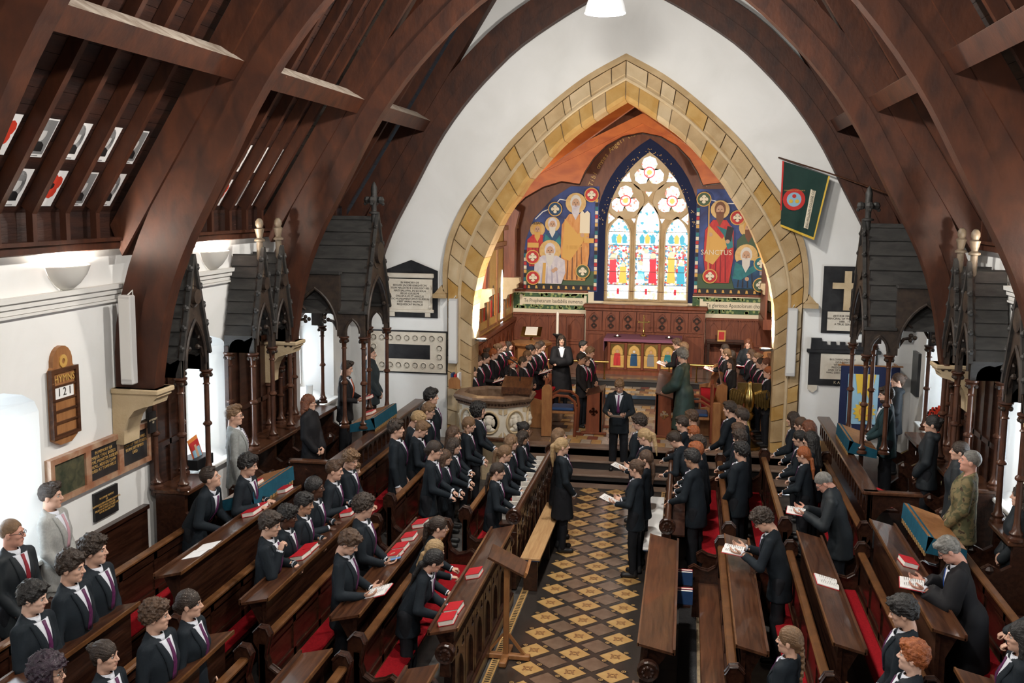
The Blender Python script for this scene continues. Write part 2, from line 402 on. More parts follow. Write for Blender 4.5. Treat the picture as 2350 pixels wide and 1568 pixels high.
# ---------------------------------------------------------------- nave walls with splayed windows
WIN = [4.3, 8.5, 12.9, 17.35]
def seg(yc, hw, zs, zt, n=8): return [(yc+hw, WZ)] + [(yc+hw*math.cos(PI*i/n), zs+(zt-zs)*math.sin(PI*i/n)) for i in range(n+1)] + [(yc-hw, WZ)]
WZ = 1.38
wn = 0
for sx, nm in ((-1, 'left'), (1, 'right')):
    m = MB(); loops = [[(-3, 0), (YA+.1, 0), (YA+.1, 4.43), (-3, 4.43)]] + [seg(y, .85, 2.85, 3.15) for y in WIN]
    m.plate(loops, 'x', sx*HW, sx*(HW+.06))
    w = tag(m.build('wall_'+nm, 'plaster'), kind='structure')
    for y in WIN:
        wn += 1
        a = seg(y, .85, 2.85, 3.15); b = seg(y, .5, 2.7, 3.0)
        b = [(p[0], max(p[1], WZ+.25)) for p in b]; N = len(a)
        r = MB(); r.add([(sx*HW, p[0], p[1]) for p in a]+[(sx*(HW+.55), p[0], p[1]) for p in b], [(i, (i+1) % N, N+(i+1) % N, N+i) for i in range(N)])
        r.build('window_reveal', 'plaster', w)
        win = tag(MB().plate([[(y-.52, WZ+.2), (y+.52, WZ+.2), (y+.52, 3.05), (y-.52, 3.05)], gothic(y, .47, WZ+.28, 2.4, 2.98)], 'x', sx*(HW+.5), sx*(HW+.6)).build('window_%d' % wn, 'whitetrim'), kind='structure')
        g = MB(); g.plate(gothic(y, .38, WZ+.34, 2.4, 2.9), 'x', sx*(HW+.555), sx*(HW+.565)); g.build('pane', 'winglass', win)
        g = MB(); g.plate([gothic(y, .47, WZ+.28, 2.4, 2.98), gothic(y, .38, WZ+.34, 2.4, 2.9)], 'x', sx*(HW+.556), sx*(HW+.566)); g.build('border_glass', 'winborder', win)
        s_ = MB(); s_.bbox(*sorted((sx*(HW-.12), sx*(HW+.56))), y-.9, y+.9, WZ-.05, WZ, .01); s_.build('window_sill', 'whitetrim', win)
        if nm == 'left' or True:
            for z in (1.9, 2.2, 2.5): 
                pass
    cn = MB()
    for (d, z0, z1) in ((.09, 3.98, 4.03), (.06, 3.92, 3.98), (.035, 3.86, 3.92), (.05, 3.83, 3.855)): cn.box(*sorted((sx*HW, sx*(HW-d))), -3, YA, z0, z1)
    tag(cn.build('trim_%d' % (5 if sx < 0 else 6), 'whitetrim'), kind='structure')
    wp = MB(); wp.bbox(*sorted((sx*(HW+.05), sx*(HW-.16))), -3, YA, 4.43, 4.52, .01); wp.box(*sorted((sx*(HW+.05), sx*(HW-.20))), -3, YA, 4.52, 4.56)
    tag(wp.build('trim_%d' % (7 if sx < 0 else 8), 'roofwood'), kind='structure')
    dd = MB(); dd.box(*sorted((sx*HW, sx*(HW-.05))), 4.5, 11.3, .3, 1.27); dd.box(*sorted((sx*HW, sx*(HW-.08))), 4.5, 11.3, 1.27, 1.32)
    tag(dd.build('baseboard_'+nm, 'pew'), kind='structure')
m = MB(); m.plate([(-HW, 0), (HW, 0), (HW, rz(HW)), (0, rz(0)), (-HW, rz(HW))], 'y', -3.1, -3.0); tag(m.build('wall_back', 'plaster'), kind='structure')
# ---------------------------------------------------------------- chancel arch wall
AO = [(3.30, 0), (3.30, 3.0), (3.31, 3.6), (3.27, 4.0), (3.17, 4.4), (2.92, 4.93), (2.59, 5.38), (2.03, 6.1), (1.31, 6.76), (.68, 7.23), (0, 7.60)]
AI = [(2.80, 0), (2.80, 2.2), (2.78, 3.0), (2.72, 3.4), (2.60, 3.85), (2.26, 4.62), (1.95, 5.10), (1.69, 5.47), (1.06, 6.14), (.43, 6.59), (0, 6.85)]
def resample(p, n):
    # catmull smooth then arclength
    P = [Vector((a[0], a[1])) for a in p]; out = []
    for i in range(len(P)-1):
        a, b, c, d = P[max(i-1, 0)], P[i], P[i+1], P[min(i+2, len(P)-1)]
        for k in range(8):
            t = k/8; out.append(.5*((2*b)+(c-a)*t+(2*a-5*b+4*c-d)*t*t+(3*b-a-3*c+d)*t**3))
    out.append(P[-1]); L = [0]
    for i in range(1, len(out)): L.append(L[-1]+(out[i]-out[i-1]).length)
    res = []; j = 0
    for k in range(n+1):
        s = L[-1]*k/n
        while j < len(L)-2 and L[j+1] < s: j += 1
        t = (s-L[j])/max(1e-9, L[j+1]-L[j]); v = out[j]*(1-t)+out[j+1]*t; res.append((v.x, v.y))
    return res
NA = 60
ro, ri = resample(AO, NA), resample(AI, NA)
def ac(t, k): return (ro[k][0]*(1-t)+ri[k][0]*t, ro[k][1]*(1-t)+ri[k][1]*t)
half = [ac(.04, k) for k in range(NA+1)]
hole = [(x, z) for x, z in half] + [(-x, z) for x, z in reversed(half[:-1])]
m = MB(); m.plate([[(-HW, -.2), (HW, -.2), (HW, rz(HW)), (0, rz(0)), (-HW, rz(HW))], [(x, max(z, -.1)) for x, z in hole]], 'y', YA, YA+.75)
tag(m.build('wall_front', 'plaster'), kind='structure')
arch = thing('chancel_arch', 'tall pointed sandstone arch of wedge stones opening to the chancel', 'arch', (0, YA, 0))
for sx in (-1, 1):
    bk = MB(); l1 = [ac(.0, k) for k in range(NA+1)]; l2 = [ac(.97, k) for k in range(NA+1)]
    bk.plate([(sx*x, z) for x, z in l1]+[(sx*x, z) for x, z in reversed(l2)], 'y', YA+.02, YA+.72)
    bk.build('mortar_core', 'mortar', arch)
    rng = random.Random(3 if sx < 0 else 5)
    for od, (t0, t1, ya, yb, cuts, ins) in enumerate(((.10, .50, YA-.10, YA+.1, 25, .03), (.53, 1.0, YA-.02, YA+.7, 24, .03))):
        ks = sorted(set(int(round(i*NA/cuts+rng.uniform(-.4, .4))) for i in range(1, cuts))); ks = [0]+ks+[NA]
        for a, b in zip(ks[:-1], ks[1:]):
            if b <= a: continue
            o_ = [ac(t0, k) for k in range(a, b+1)]; i_ = [ac(t1, k) for k in range(a, b+1)]
            def shr(pts, e=.006):
                c = [sum(p[0] for p in pts)/len(pts), sum(p[1] for p in pts)/len(pts)]
                return [(p[0]+(c[0]-p[0])*e/max(.05, math.hypot(p[0]-c[0], p[1]-c[1])), p[1]+(c[1]-p[1])*e/max(.05, math.hypot(p[0]-c[0], p[1]-c[1]))) for p in pts]
            pl = shr(o_+i_[::-1]); n = len(pl)
            # face recessed by chamfer toward inner edge
            c2 = shr(o_+[((p[0]*.8+q[0]*.2), (p[1]*.8+q[1]*.2)) for p, q in zip(i_, o_)][::-1], .012)
            dz = rng.uniform(-.004, .004); v = MB()
            v.add([(sx*p[0], yb, p[1]) for p in pl]+[(sx*p[0], ya+.045, p[1]) for p in pl]+[(sx*p[0], ya+dz, p[1]) for p in c2],
                  [(i, (i+1) % n, n+(i+1) % n, n+i) for i in range(n)]+[(n+i, n+(i+1) % n, 2*n+(i+1) % n, 2*n+i) for i in range(n)]+[(2*n+i, 2*n+i+1, 3*n-2-i, 3*n-1-i) for i in range((n-1)//2)])
            v.build('stone', rng.choice(['sandstone', 'sandstone', 'sandgold', 'sandpale', 'sandstone']), arch)
    hd = MB(); k0 = next(k for k in range(NA+1) if ro[k][1] > 3.25)
    hd.plate([(sx*ac(-.05, k)[0], ac(-.05, k)[1]) for k in range(k0, NA+1)]+[(sx*ac(.095, k)[0], ac(.095, k)[1]) for k in range(NA, k0-1, -1)], 'y', YA-.16, YA+.02)
    hd.box(*sorted((sx*3.26, sx*3.52)), YA-.2, YA+.02, 3.18, 3.26); hd.add([(sx*3.27, YA-.16, 3.26), (sx*3.5, YA-.16, 3.26), (sx*3.36, YA-.16, 3.42), (sx*3.27, YA, 3.26), (sx*3.5, YA, 3.26), (sx*3.36, YA, 3.42)], [(0, 1, 2), (3, 5, 4), (0, 2, 5, 3), (1, 4, 5, 2)])
    hd.build('hood_mould', 'sandstone', arch)
    rl = MB(); rl.tube([(sx*ac(.515, k)[0], YA-.05, ac(.515, k)[1]) for k in range(0, NA+1)], .035, 6); rl.build('roll_moulding', 'sandpale', arch, smooth=True)
# ---------------------------------------------------------------- roof
ceil = tag(MB().add([(-HW-.3, -3, rz(HW+.3, .32)), (0, -3, rz(0, .42)), (HW+.3, -3, rz(HW+.3, .32)), (-HW-.3, YE+.3, rz(HW+.3, .32)), (0, YE+.3, rz(0, .42)), (HW+.3, YE+.3, rz(HW+.3, .32))], [(0, 1, 4, 3), (1, 2, 5, 4)]).build('ceiling', 'blackpaint'), kind='structure')
sl = math.hypot(1, RS); ux, uz = 1/sl, RS/sl      # along slope (toward ridge), normal outward
for sx in (-1, 1):
    B0 = Vector((sx*5.12, 0, rz(5.12)+.14*sl)); al = Vector((-sx*ux, 0, uz)); nn = Vector((sx*uz, 0, ux))
    pm = None
    for k in range(46):
        a = B0+al*(k*.17-.3); b = B0+al*(k*.17-.135)
        if a.z > 12.7: break
        w = nn*.02
        me = MB().add([(p.x, y, p.z) for y in (-2.9, YA) for p in (a, b, b+w, a+w*.4)], [(0, 1, 2, 3), (4, 7, 6, 5), (0, 4, 5, 1), (1, 5, 6, 2), (2, 6, 7, 3), (3, 7, 4, 0)])
        me.build('plank', 'plank', ceil)
    fb = MB(); fb.box(*sorted((sx*5.16, sx*5.3)), -2.9, YA, 4.5, 5.3); fb.build('eaves_board', 'plank', ceil)
    # rafters with short upright ashlar struts
    rf = MB(); A = Vector((sx*5.0, 0, rz(5.0))); Bt = Vector((sx*.05, 0, rz(.05))); d = nn*.135
    rf.add([(p.x, y, p.z) for y in (-.04, .04) for p in (A, Bt, Bt+d, A+d)], [(0, 1, 2, 3), (4, 7, 6, 5), (0, 4, 5, 1), (1, 5, 6, 2), (2, 6, 7, 3), (3, 7, 4, 0)])
    rf.box(*sorted((sx*5.0, sx*5.07)), -.035, .035, 4.56, rz(5.0)+.05)
    rm = rf.mesh('rafter', 'roofwood'); y = 3.15
    while y < 19.1:
        if min(abs(y-t) for t in (6.9, 10.85, 15.05, 19.0)) > .2: link('rafter', rm, ceil, (0, y, 0))
        y += .545
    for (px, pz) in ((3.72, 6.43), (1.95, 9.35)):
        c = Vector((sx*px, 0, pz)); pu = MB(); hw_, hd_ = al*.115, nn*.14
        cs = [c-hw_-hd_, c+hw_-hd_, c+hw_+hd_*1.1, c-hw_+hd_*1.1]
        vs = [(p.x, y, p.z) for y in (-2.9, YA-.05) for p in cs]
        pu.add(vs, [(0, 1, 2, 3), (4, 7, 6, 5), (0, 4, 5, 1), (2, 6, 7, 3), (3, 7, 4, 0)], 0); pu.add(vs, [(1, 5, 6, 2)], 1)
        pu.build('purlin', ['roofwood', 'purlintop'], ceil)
# curved trusses
TI = [(4.70, 2.85), (4.55, 3.7), (4.30, 4.4), (3.90, 5.15), (3.38, 6.1), (2.83, 6.85), (2.2, 7.5), (1.78, 7.85), (1.08, 8.3), (.5, 8.62), (0, 8.85)]
ti = resample(TI, 26)
def offs(p, d):
    out = []
    for i in range(len(p)):
        a, b = p[max(i-1, 0)], p[min(i+1, len(p)-1)]; t = Vector((b[0]-a[0], b[1]-a[1])).normalized()
        out.append((p[i][0]+t.y*d*1.0, p[i][1]-t.x*d))
    return out
names = {19.0: 'beside the white chancel arch wall', 15.05: 'between the double canopy and the largest canopy', 10.85: 'above the white column loudspeaker', 6.9: 'nearest the gallery'}
for yt in (19.0, 15.05, 10.85, 6.9):
    tr = thing('roof_truss', 'dark curved timber roof truss '+names[yt], 'roof truss', (0, yt, 2.85), group='curved roof trusses')
    w = .11
    for sx in (-1, 1):
        o1 = [(min(x, 5.16), z) for x, z in offs(ti, .27)]; o2 = [(min(x, 5.18), z) for x, z in offs(ti, .56)]
        o1[0] = (o1[0][0], ti[0][1]); o2[0] = (o2[0][0], ti[0][1]); o1[-1] = (0, 9.15); o2[-1] = (0, 9.48)
        b = MB(); b.plate([(sx*x, z) for x, z in ti]+[(sx*x, z) for x, z in reversed(o1)], 'y', yt-w, yt+w); b.build('curved_brace', 'roofwood', tr)
        b = MB(); b.plate([(sx*x, z) for x, z in o1]+[(sx*x, z) for x, z in reversed(o2)], 'y', yt-w+.025, yt+w-.025); b.build('curved_rib', 'roofwood', tr)
        b = MB(); b.plate([(sx*5.02, 4.35), (sx*.0, rz(0)-.42), (sx*.0, rz(0)+.1), (sx*5.15, rz(5.15)+.1)], 'y', yt-w-.02, yt+w+.02); b.build('principal_rafter', 'roofwood', tr)
    b = MB(); b.box(-.14, .14, yt-w-.02, yt+w+.02, 8.7, 10.6); b.build('king_post', 'roofwood', tr)
    if yt < 18:
        for sx, sd in ((-1, 'left'), (1, 'right')):
            pr = [(5.19, 2.2), (5.19, 2.85), (4.64, 2.85), (4.64, 2.76), (4.68, 2.73), (4.70, 2.67), (4.80, 2.645), (4.92, 2.60), (5.0, 2.5), (5.05, 2.36), (5.06, 2.2)]
            c = MB(); c.plate([(sx*x, z) for x, z in pr], 'y', yt-.17, yt+.17); c.bbox(*sorted((sx*5.19, sx*4.61)), yt-.2, yt+.2, 2.79, 2.85, .012)
            tag(c.build('stone_corbel', 'sandpale'), 'buff stone corbel under the roof truss %s on the %s wall' % ({15.05: 'by the double canopy', 10.85: 'by the column loudspeaker', 6.9: 'nearest the gallery'}[yt], 'pulpit side' if sx < 0 else 'flag side'), 'corbel', 'stone corbels')
# ================================================================ chancel shell
WX = .14
wo = gothic(WX, 1.10, 2.42, 4.25, 6.32, 10)
m = MB(); m.plate([[(-3.6, 0), (3.6, 0), (3.6, 4.8), (0, 9.2), (-3.6, 4.8)], wo], 'y', YE, YE+.3)
we = tag(m.build('wall_altar', 'cream'), kind='structure')
for sx, nm in ((-1, 'chancel_left'), (1, 'chancel_right')):
    m = MB(); m.box(*sorted((sx*3.4, sx*3.7)), YA+.75, YE, 0, 5.2); w = tag(m.build('wall_'+nm, 'goldpaint'), kind='structure')
    m = MB(); m.box(*sorted((sx*3.4, sx*3.34)), YA+.8, YE, .47, 1.86); m.box(*sorted((sx*3.4, sx*3.28)), YA+.8, YE, 1.86, 1.94); w2 = m.build('dado', 'redwood', w)
    for k in range(11):
        y = 20.4+k*.62; a = MB(); a.plate([[(y, 1.05), (y+.56, 1.05), (y+.56, 1.8), (y, 1.8)], gothic(y+.28, .2, 1.1, 1.35, 1.72, 4)], 'x', *sorted((sx*3.34, sx*3.315))); a.build('panel', 'redwood', w)
        p = MB()
    for k in range(6):       # painted gilt panels with dim figures
        y = 20.6+k*1.12; a = MB(); a.plate([[(y-.05, 2.0), (y+1.02, 2.0), (y+1.02, 3.9), (y-.05, 3.9)], [(y, 2.06), (y+.97, 2.06), (y+.97, 3.84), (y, 3.84)]], 'x', *sorted((sx*3.4, sx*3.37))); fr = a.build('panel', 'honeywood', w)
        for q in range(4):
            xx = y+.16+q*.23; a = MB(); h = 2.75+.12*((q*7+k*3) % 3)
            a.plate([(xx-.08, 2.25), (xx+.08, 2.25), (xx+.05, h), (xx-.05, h)], 'x', *sorted((sx*3.4, sx*3.39))); a.build('painted_figure', ['red', 'pew', 'orange', 'honeywood'][(q+k) % 4], fr)
    m = MB(); m.box(*sorted((sx*3.4, sx*3.3)), YA+.8, YE, 3.92, 4.02); m.box(*sorted((sx*3.4, sx*3.26)), YA+.8, YE, 4.3, 4.4); m.build('cornice', 'honeywood', w)
g = MB(); g.plate(gothic(25.75, .14, 1.95, 2.9, 3.3), 'x', -3.398, -3.385); tag(g.build('window_20', 'g_base'), kind='structure')
# roof of the chancel
m = MB()
cr = tag(MB().add([(-3.7, YA+.7, 4.9), (0, YA+.7, 9.3), (3.7, YA+.7, 4.9), (-3.7, YE+.2, 4.9), (0, YE+.2, 9.3), (3.7, YE+.2, 4.9)], [(0, 1, 4, 3), (1, 2, 5, 4)]).build('ceiling', 'plank'), kind='structure')
for sx in (-1, 1):
    for y in np.arange(20.4, 27.2, .6):
        b = MB(); b.plate([(sx*3.55, 4.85), (0, 9.07), (0, 9.2), (sx*3.65, 4.87)], 'y', y-.045, y+.045); b.build('rafter', 'orangewood', cr)
    b = MB(); b.box(*sorted((sx*2.2, sx*2.4)), YA+.7, YE, 6.25, 6.45); b.build('purlin', 'roofwood', cr)
tr = thing('cusped_truss', 'orange cusped timber truss framing the altar window', 'roof truss', (0, 26.0, 3.0))
lo = [(3.38, 4.35), (3.2, 4.75), (2.85, 5.1), (2.4, 5.36), (1.95, 5.5), (1.5, 5.44), (1.36, 5.75), (1.15, 6.08), (.85, 6.38), (.45, 6.6), (0, 6.69)]
for sx in (-1, 1):
    b = MB(); b.plate([(sx*x, z) for x, z in lo]+[(0, 6.98), (sx*3.38, 5.3)], 'y', 25.94, 26.06); b.build('cusped_board', 'orangewood', tr)
    b = MB(); b.plate([(sx*3.38, 5.24), (0, 6.92), (0, 7.16), (sx*3.38, 5.5)], 'y', 25.86, 26.14); b.build('principal_rafter', 'orangewood', tr)
    b = MB(); b.tube([(sx*x, 25.93, z) for x, z in lo], .022, 6); b.build('edge_moulding', 'pew', tr, smooth=True)
    b = MB(); b.plate([(sx*3.38, 3.0), (sx*3.1, 3.0), (sx*3.1, 4.3), (sx*3.0, 4.75), (sx*3.38, 5.0)], 'y', 25.86, 26.14); b.build('wall_post', 'redwood', tr)
tr = thing('gabled_truss', 'reddish straight gabled roof truss just inside the sandstone arch', 'roof truss', (0, 22.3, 3.1))
for sx in (-1, 1):
    b = MB(); b.plate([(sx*3.35, 4.62), (0, 7.0), (0, 7.3), (sx*3.38, 4.95)], 'y', 22.18, 22.42); b.build('principal_rafter', 'orangewood', tr)
    b = MB(); b.plate([(sx*3.38, 3.1), (sx*3.12, 3.1), (sx*3.06, 4.2), (sx*2.8, 4.9), (sx*2.3, 5.4), (sx*2.6, 5.2), (sx*3.38, 4.9)], 'y', 22.16, 22.44); b.build('wall_post', 'redwood', tr)
for sx in (-1, 1):
    for y in (22.3, 26.0):
        b = MB(); b.plate([(sx*3.4, 2.55), (sx*3.4, 3.1), (sx*2.98, 3.1), (sx*2.96, 2.98), (sx*3.04, 2.92), (sx*3.03, 2.84), (sx*3.14, 2.8), (sx*3.14, 2.7), (sx*3.26, 2.66), (sx*3.3, 2.55)], 'y', y-.16, y+.16)
        tag(b.build('stone_bracket', 'sandpale'), 'pale scrolled stone bracket under a chancel roof post', 'bracket', 'chancel stone brackets')
ln = MB(); ctx = 'Tibi omnes Angeli tibi Coeli et universae Potestates'
for i_, ch in enumerate(ctx):
    if ch == ' ': continue
    a_ = math.radians(158-136*i_/(len(ctx)-1)); R_ = 1.62
    text(ch, .17, 'goldpaint', we, Matrix.Translation((WX+R_*math.cos(a_), YE-.016, 4.75+(R_+.55)*math.sin(a_)-.08)) @ Matrix.Rotation(PI/2, 4, 'X') @ Matrix.Rotation(a_-PI/2, 4, 'Z'))
# ---------------------------------------------------------------- east window
ew = tag(MB().box(WX-1.1, WX+1.1, YE-.12, YE+.28, 2.36, 2.42).build('window_30', 'sandpale'), kind='structure')
LAN = [(-.60, .285, 4.12, 4.62), (WX, .30, 4.42, 5.02), (.90, .285, 4.12, 4.62)]
FO = [(WX, 5.80, .42), (-.46, 5.06, .40), (.75, 5.06, .40)]
tri = [[(-.62, 5.55), (-.30, 5.55), (-.33, 5.85)], [(.90, 5.55), (.58, 5.55), (.61, 5.85)], [(WX-.1, 5.3), (WX+.1, 5.3), (WX, 5.16)], [(-.9, 4.45), (-.9, 4.75), (-.72, 4.6)], [(1.18, 4.45), (1.18, 4.75), (1.0, 4.6)], [(-.3, 4.6), (-.17, 4.6), (-.22, 4.47)], [(.58, 4.6), (.45, 4.6), (.5, 4.47)]]
holes = [gothic(c, h, 2.48, zs, za) for c, h, zs, za in LAN]+[foil(c, z, r) for c, z, r in FO]+tri
m = MB(); m.plate([wo]+holes, 'y', YE+.06, YE+.2); m.build('tracery', 'sandstone', ew)
for c, h, zs, za in LAN:
    f = MB(); g_ = gothic(c, h+.035, 2.46, zs, za+.05); g2 = gothic(c, h, 2.48, zs, za); f.plate([g_, g2], 'y', YE+.02, YE+.08); f.build('lancet_frame', 'sandpale', ew)
for c, z, r in FO:
    f = MB(); f.plate([circ(c, z, r+.09, 24), foil(c, z, r)], 'y', YE+.02, YE+.08); f.build('trefoil_frame', 'sandpale', ew)
for c, h, zs, za in LAN:
    full = gothic(c, h+.01, 2.47, zs, za+.01); zb, zt = 2.85, 3.9
    for lo_, hi_, mt in ((2.47, zb, 'g_base'), (zb, zt, 'g_scene'), (zt, 9, 'g_top')):
        if hi_ > 8: pts = [(c+h+.01, lo_)]+[p for p in full if p[1] > lo_]+[(c-h-.01, lo_)]
        else: pts = [(c-h-.01, lo_), (c+h+.01, lo_), (c+h+.01, hi_), (c-h-.01, hi_)]
        p = MB(); p.plate(pts, 'y', YE+.15, YE+.16); p.build('pane', mt, ew)
    for z in (2.85, 3.2, 3.55, 3.9, 4.25):
        p = MB(); p.box(c-h, c+h, YE+.135, YE+.15, z-.006, z+.006); p.build('glazing_bar', 'metaldark', ew)
for c, z, r in FO:
    p = MB(); p.plate(circ(c, z, r+.02, 20), 'y', YE+.15, YE+.16); p.build('pane', 'g_foil', ew)
    p = MB(); p.plate([circ(c, z, .15, 14), circ(c, z, .12, 14)], 'y', YE+.14, YE+.15); p.build('glass_ring', 'g_red', ew)
    p = MB(); p.plate(circ(c, z, .07, 8), 'y', YE+.14, YE+.15); p.build('glass_flower', 'g_gold', ew)
for t in tri:
    p = MB(); p.plate(t, 'y', YE+.15, YE+.16); p.build('pane', 'g_foil', ew)
def gfig(x, z, h, robe, n=0):
    p = MB(); p.plate([(x-.11, z), (x+.11, z), (x+.08, z+h*.5), (x+.09, z+h*.78), (x-.09, z+h*.78), (x-.08, z+h*.5)], 'y', YE+.142, YE+.15); p.build('figure_glass', robe, ew)
    p = MB(); p.plate(circ(x, z+h*.88, h*.1, 10), 'y', YE+.140, YE+.15); p.build('figure_glass', 'g_skin', ew)
for a in ((-.75, 2.9, .78, 'g_red'), (-.48, 2.9, .55, 'g_gold'), (-.02, 2.9, .6, 'g_white'), (.12, 3.2, .62, 'g_white'), (.3, 2.9, .82, 'g_red'), (.78, 2.92, .85, 'g_gold'), (1.04, 2.9, .6, 'g_teal'), (.0, 3.0, .3, 'g_teal')): gfig(*a)
for c, h, zs, za in LAN:
    for k in (-.14, 0, .14):
        p = MB(); p.plate([(c+k-.05, 3.95), (c+k+.05, 3.95), (c+k+.07, 4.1), (c+k, 4.2), (c+k-.07, 4.1)], 'y', YE+.142, YE+.15); p.build('figure_glass', 'g_gold' if k == 0 else 'g_teal', ew)
    p = MB(); p.plate([(c-.03, 2.6), (c+.03, 2.6), (c+.03, 2.75), (c-.03, 2.75)], 'y', YE+.142, YE+.15); p.build('figure_glass', 'g_red', ew)
bb = MB(); bb.plate([gothic(WX, 1.36, 2.42, 4.3, 6.66, 10), gothic(WX, 1.10, 2.42, 4.25, 6.32, 10)], 'y', YE-.02, YE); bb.build('painted_border', 'navyflag', we)
sd = MB(); rng = random.Random(2)
for k in range(90):
    a = rng.uniform(.05, PI-.05); r = rng.uniform(1.16, 1.3); x, z = WX+r*math.cos(a), 4.35+math.sin(a)*(r+.75*math.sin(a)**3)
    sd.box(x-.009, x+.009, YE-.024, YE-.02, z-.009, z+.009)
o = sd.build('painted_stars', 'goldpaint', we); o['kind'] = 'stuff'
bw = MB(); bw.plate([[(-3.38, 2.69), (3.38, 2.69), (3.38, 4.8), (0, 8.9), (-3.38, 4.8)], gothic(WX, 1.35, 2.70, 4.3, 6.65, 10)], 'y', YE-.011, YE-.002); bw.build('wall_boarding', 'wallboard', we)
# ---------------------------------------------------------------- murals
mk('m_sky', (.012, .016, .075), .6, col2=(.05, .09, .30), scale=1.3); mk('m_dark', (.012, .010, .014), .6); mk('m_white', (.62, .58, .60), .6, col2=(.48, .45, .52), scale=7)
mk('m_orange', (.52, .20, .045), .6, col2=(.62, .30, .10), scale=5, stretch=(4, 1, 1)); mk('m_red', (.40, .015, .02), .6, col2=(.52, .035, .03), scale=5, stretch=(4, 1, 1)); mk('m_teal', (.012, .12, .14), .6, col2=(.02, .20, .22), scale=5)
mk('m_navy', (.008, .04, .11), .6, col2=(.012, .08, .18), scale=5); mk('m_skin', (.50, .30, .19), .6); mk('m_beard', (.60, .57, .52), .6); mk('m_brown', (.16, .06, .025), .6); mk('m_green', (.05, .09, .045), .6); mk('m_dred', (.20, .006, .012), .6); mk('m_lilac', (.36, .33, .42), .6); mk('m_sash', (.60, .34, .08), .6)
def mural(x0, x1, label, arch_left):
    t = thing('mural_panel', label, 'mural', ((x0+x1)/2, YE-.01, 2.66), group='painted panels beside the altar window')
    if arch_left: pts = [(x0, 2.66), (x1, 2.66), (x1, 5.42), (x1-.75, 5.42), (x0+.75, 5.1), (x0+.25, 4.55), (x0+.05, 4.0), (x0, 3.6)]
    else: pts = [(x0, 2.66), (x1, 2.66), (x1, 3.6), (x1-.05, 4.0), (x1-.3, 4.55), (x1-.75, 5.05), (x0+.9, 5.38), (x0, 5.38)]
    b = MB(); b.plate(pts, 'y', YE-.035, YE-.012); b.build('board', 'm_sky', t)
    lay = [0]
    def L(pts, mat, nm, d=None):
        lay[0] += 1; y = YE-.036-.0012*lay[0]; q = MB(); q.plate(pts, 'y', y-.001, y); return q.build(nm, mat, t)
    L([(x0+.02, 2.68), (x1-.02, 2.68), (x1-.02, 2.82), (x0+.02, 2.82)], 'm_dark', 'base_band')
    L([(x0+.02, 2.82), (x1-.02, 2.82), (x1-.02, 3.2), (x0+.02, 3.2)], 'm_green', 'painted_floor')
    for k in range(9): L([(x0+.12+k*.2, 2.71), (x0+.19+k*.2, 2.71), (x0+.17+k*.2, 2.79), (x0+.13+k*.2, 2.79)], 'm_sash', 'painted_symbol')
    for xa in (x0+.01, x1-.09):
        zt = 5.2 if (xa < x0+.1) != arch_left else 3.8
        for k in range(int((zt-2.7)/.105)):
            z = 2.7+k*.105; L([(xa, z), (xa+.075, z), (xa+.075, z+.09), (xa, z+.09)], ['m_red', 'cream', 'm_teal', 'm_dark', 'm_sash', 'cream'][k % 6], 'border_square')
    z = 4.35; zz = [(x0+.3, 4.55), (x0+.5, 4.75), (x0+.75, 4.85), (x0+.95, 5.08), (x0+1.3, 5.02), (x0+1.6, 5.1)] if arch_left else [(x0+.3, 5.12), (x0+.7, 5.02), (x0+1.0, 5.02), (x0+1.2, 4.85), (x0+1.45, 4.7), (x0+1.7, 4.5)]
    q = MB(); q.tube([(x, YE-.04, z) for x, z in zz], .018, 4); q.build('painted_lightning', 'white', t)
    def fig(x, zb, zh, w, robe, hair, halo=.27, drape=None, beard=None, hs=1):
        h = zh-zb; L(circ(x, zh, halo*1.0, 20), 'goldpaint', 'halo')
        L([(x-w*.75, zb), (x+w*.75, zb), (x+w, zb+h*.35), (x+w*.95, zb+h*.72), (x+w*.45, zb+h*.86), (x-w*.45, zb+h*.86), (x-w*.95, zb+h*.72), (x-w, zb+h*.35)], robe, 'robe')
        dk = {'m_orange': 'm_brown', 'm_red': 'm_dred', 'm_white': 'm_lilac'}.get(robe, 'm_dark')
        for q_ in (-.55, -.2, .15, .5): L([(x+w*q_-.012, zb+.02), (x+w*q_+.03, zb+.02), (x+w*q_*.8+.008, zb+h*(.55+.1*q_)), (x+w*q_*.8-.004, zb+h*(.55+.1*q_))], dk, 'painted_fold')
        if drape: L([(x-w*.9, zb+h*.3), (x-w*.35, zb+h*.25), (x+w*.9, zb+h*.6), (x+w*.8, zb+h*.78), (x+w*.2, zb+h*.6), (x-w*.75, zb+h*.8)], drape, 'drape')
        L([(x+.15*hs*math.cos(a)*.95, zh+.02+.19*hs*math.sin(a)) for a in np.arange(0, 2*PI, .5)], hair, 'painted_hair')
        L([(x+.10*hs*math.cos(a), zh-.02+.14*hs*math.sin(a)) for a in np.arange(0, 2*PI, .5)], 'm_skin', 'face')
        if beard: L([(x-.1*hs, zh-.06), (x+.1*hs, zh-.06), (x+.09*hs, zh-.25*hs), (x, zh-.42*hs), (x-.09*hs, zh-.25*hs)], beard, 'beard')
        L([(x-.012*hs, zh-.06*hs), (x+.012*hs, zh-.06*hs), (x, zh+.01)], 'm_brown', 'nose'); L([(x-.035*hs, zh-.085*hs), (x+.035*hs, zh-.085*hs), (x+.03*hs, zh-.075*hs), (x-.03*hs, zh-.075*hs)], 'm_dred', 'mouth')
        for s in (-1, 1): L([(x+s*.04*hs-.014, zh), (x+s*.04*hs+.014, zh), (x+s*.04*hs+.014, zh+.018), (x+s*.04*hs-.014, zh+.018)], 'm_dark', 'eye')
    def hand(x, z): L(circ(x, z, .055, 8), 'm_skin', 'painted_hand')
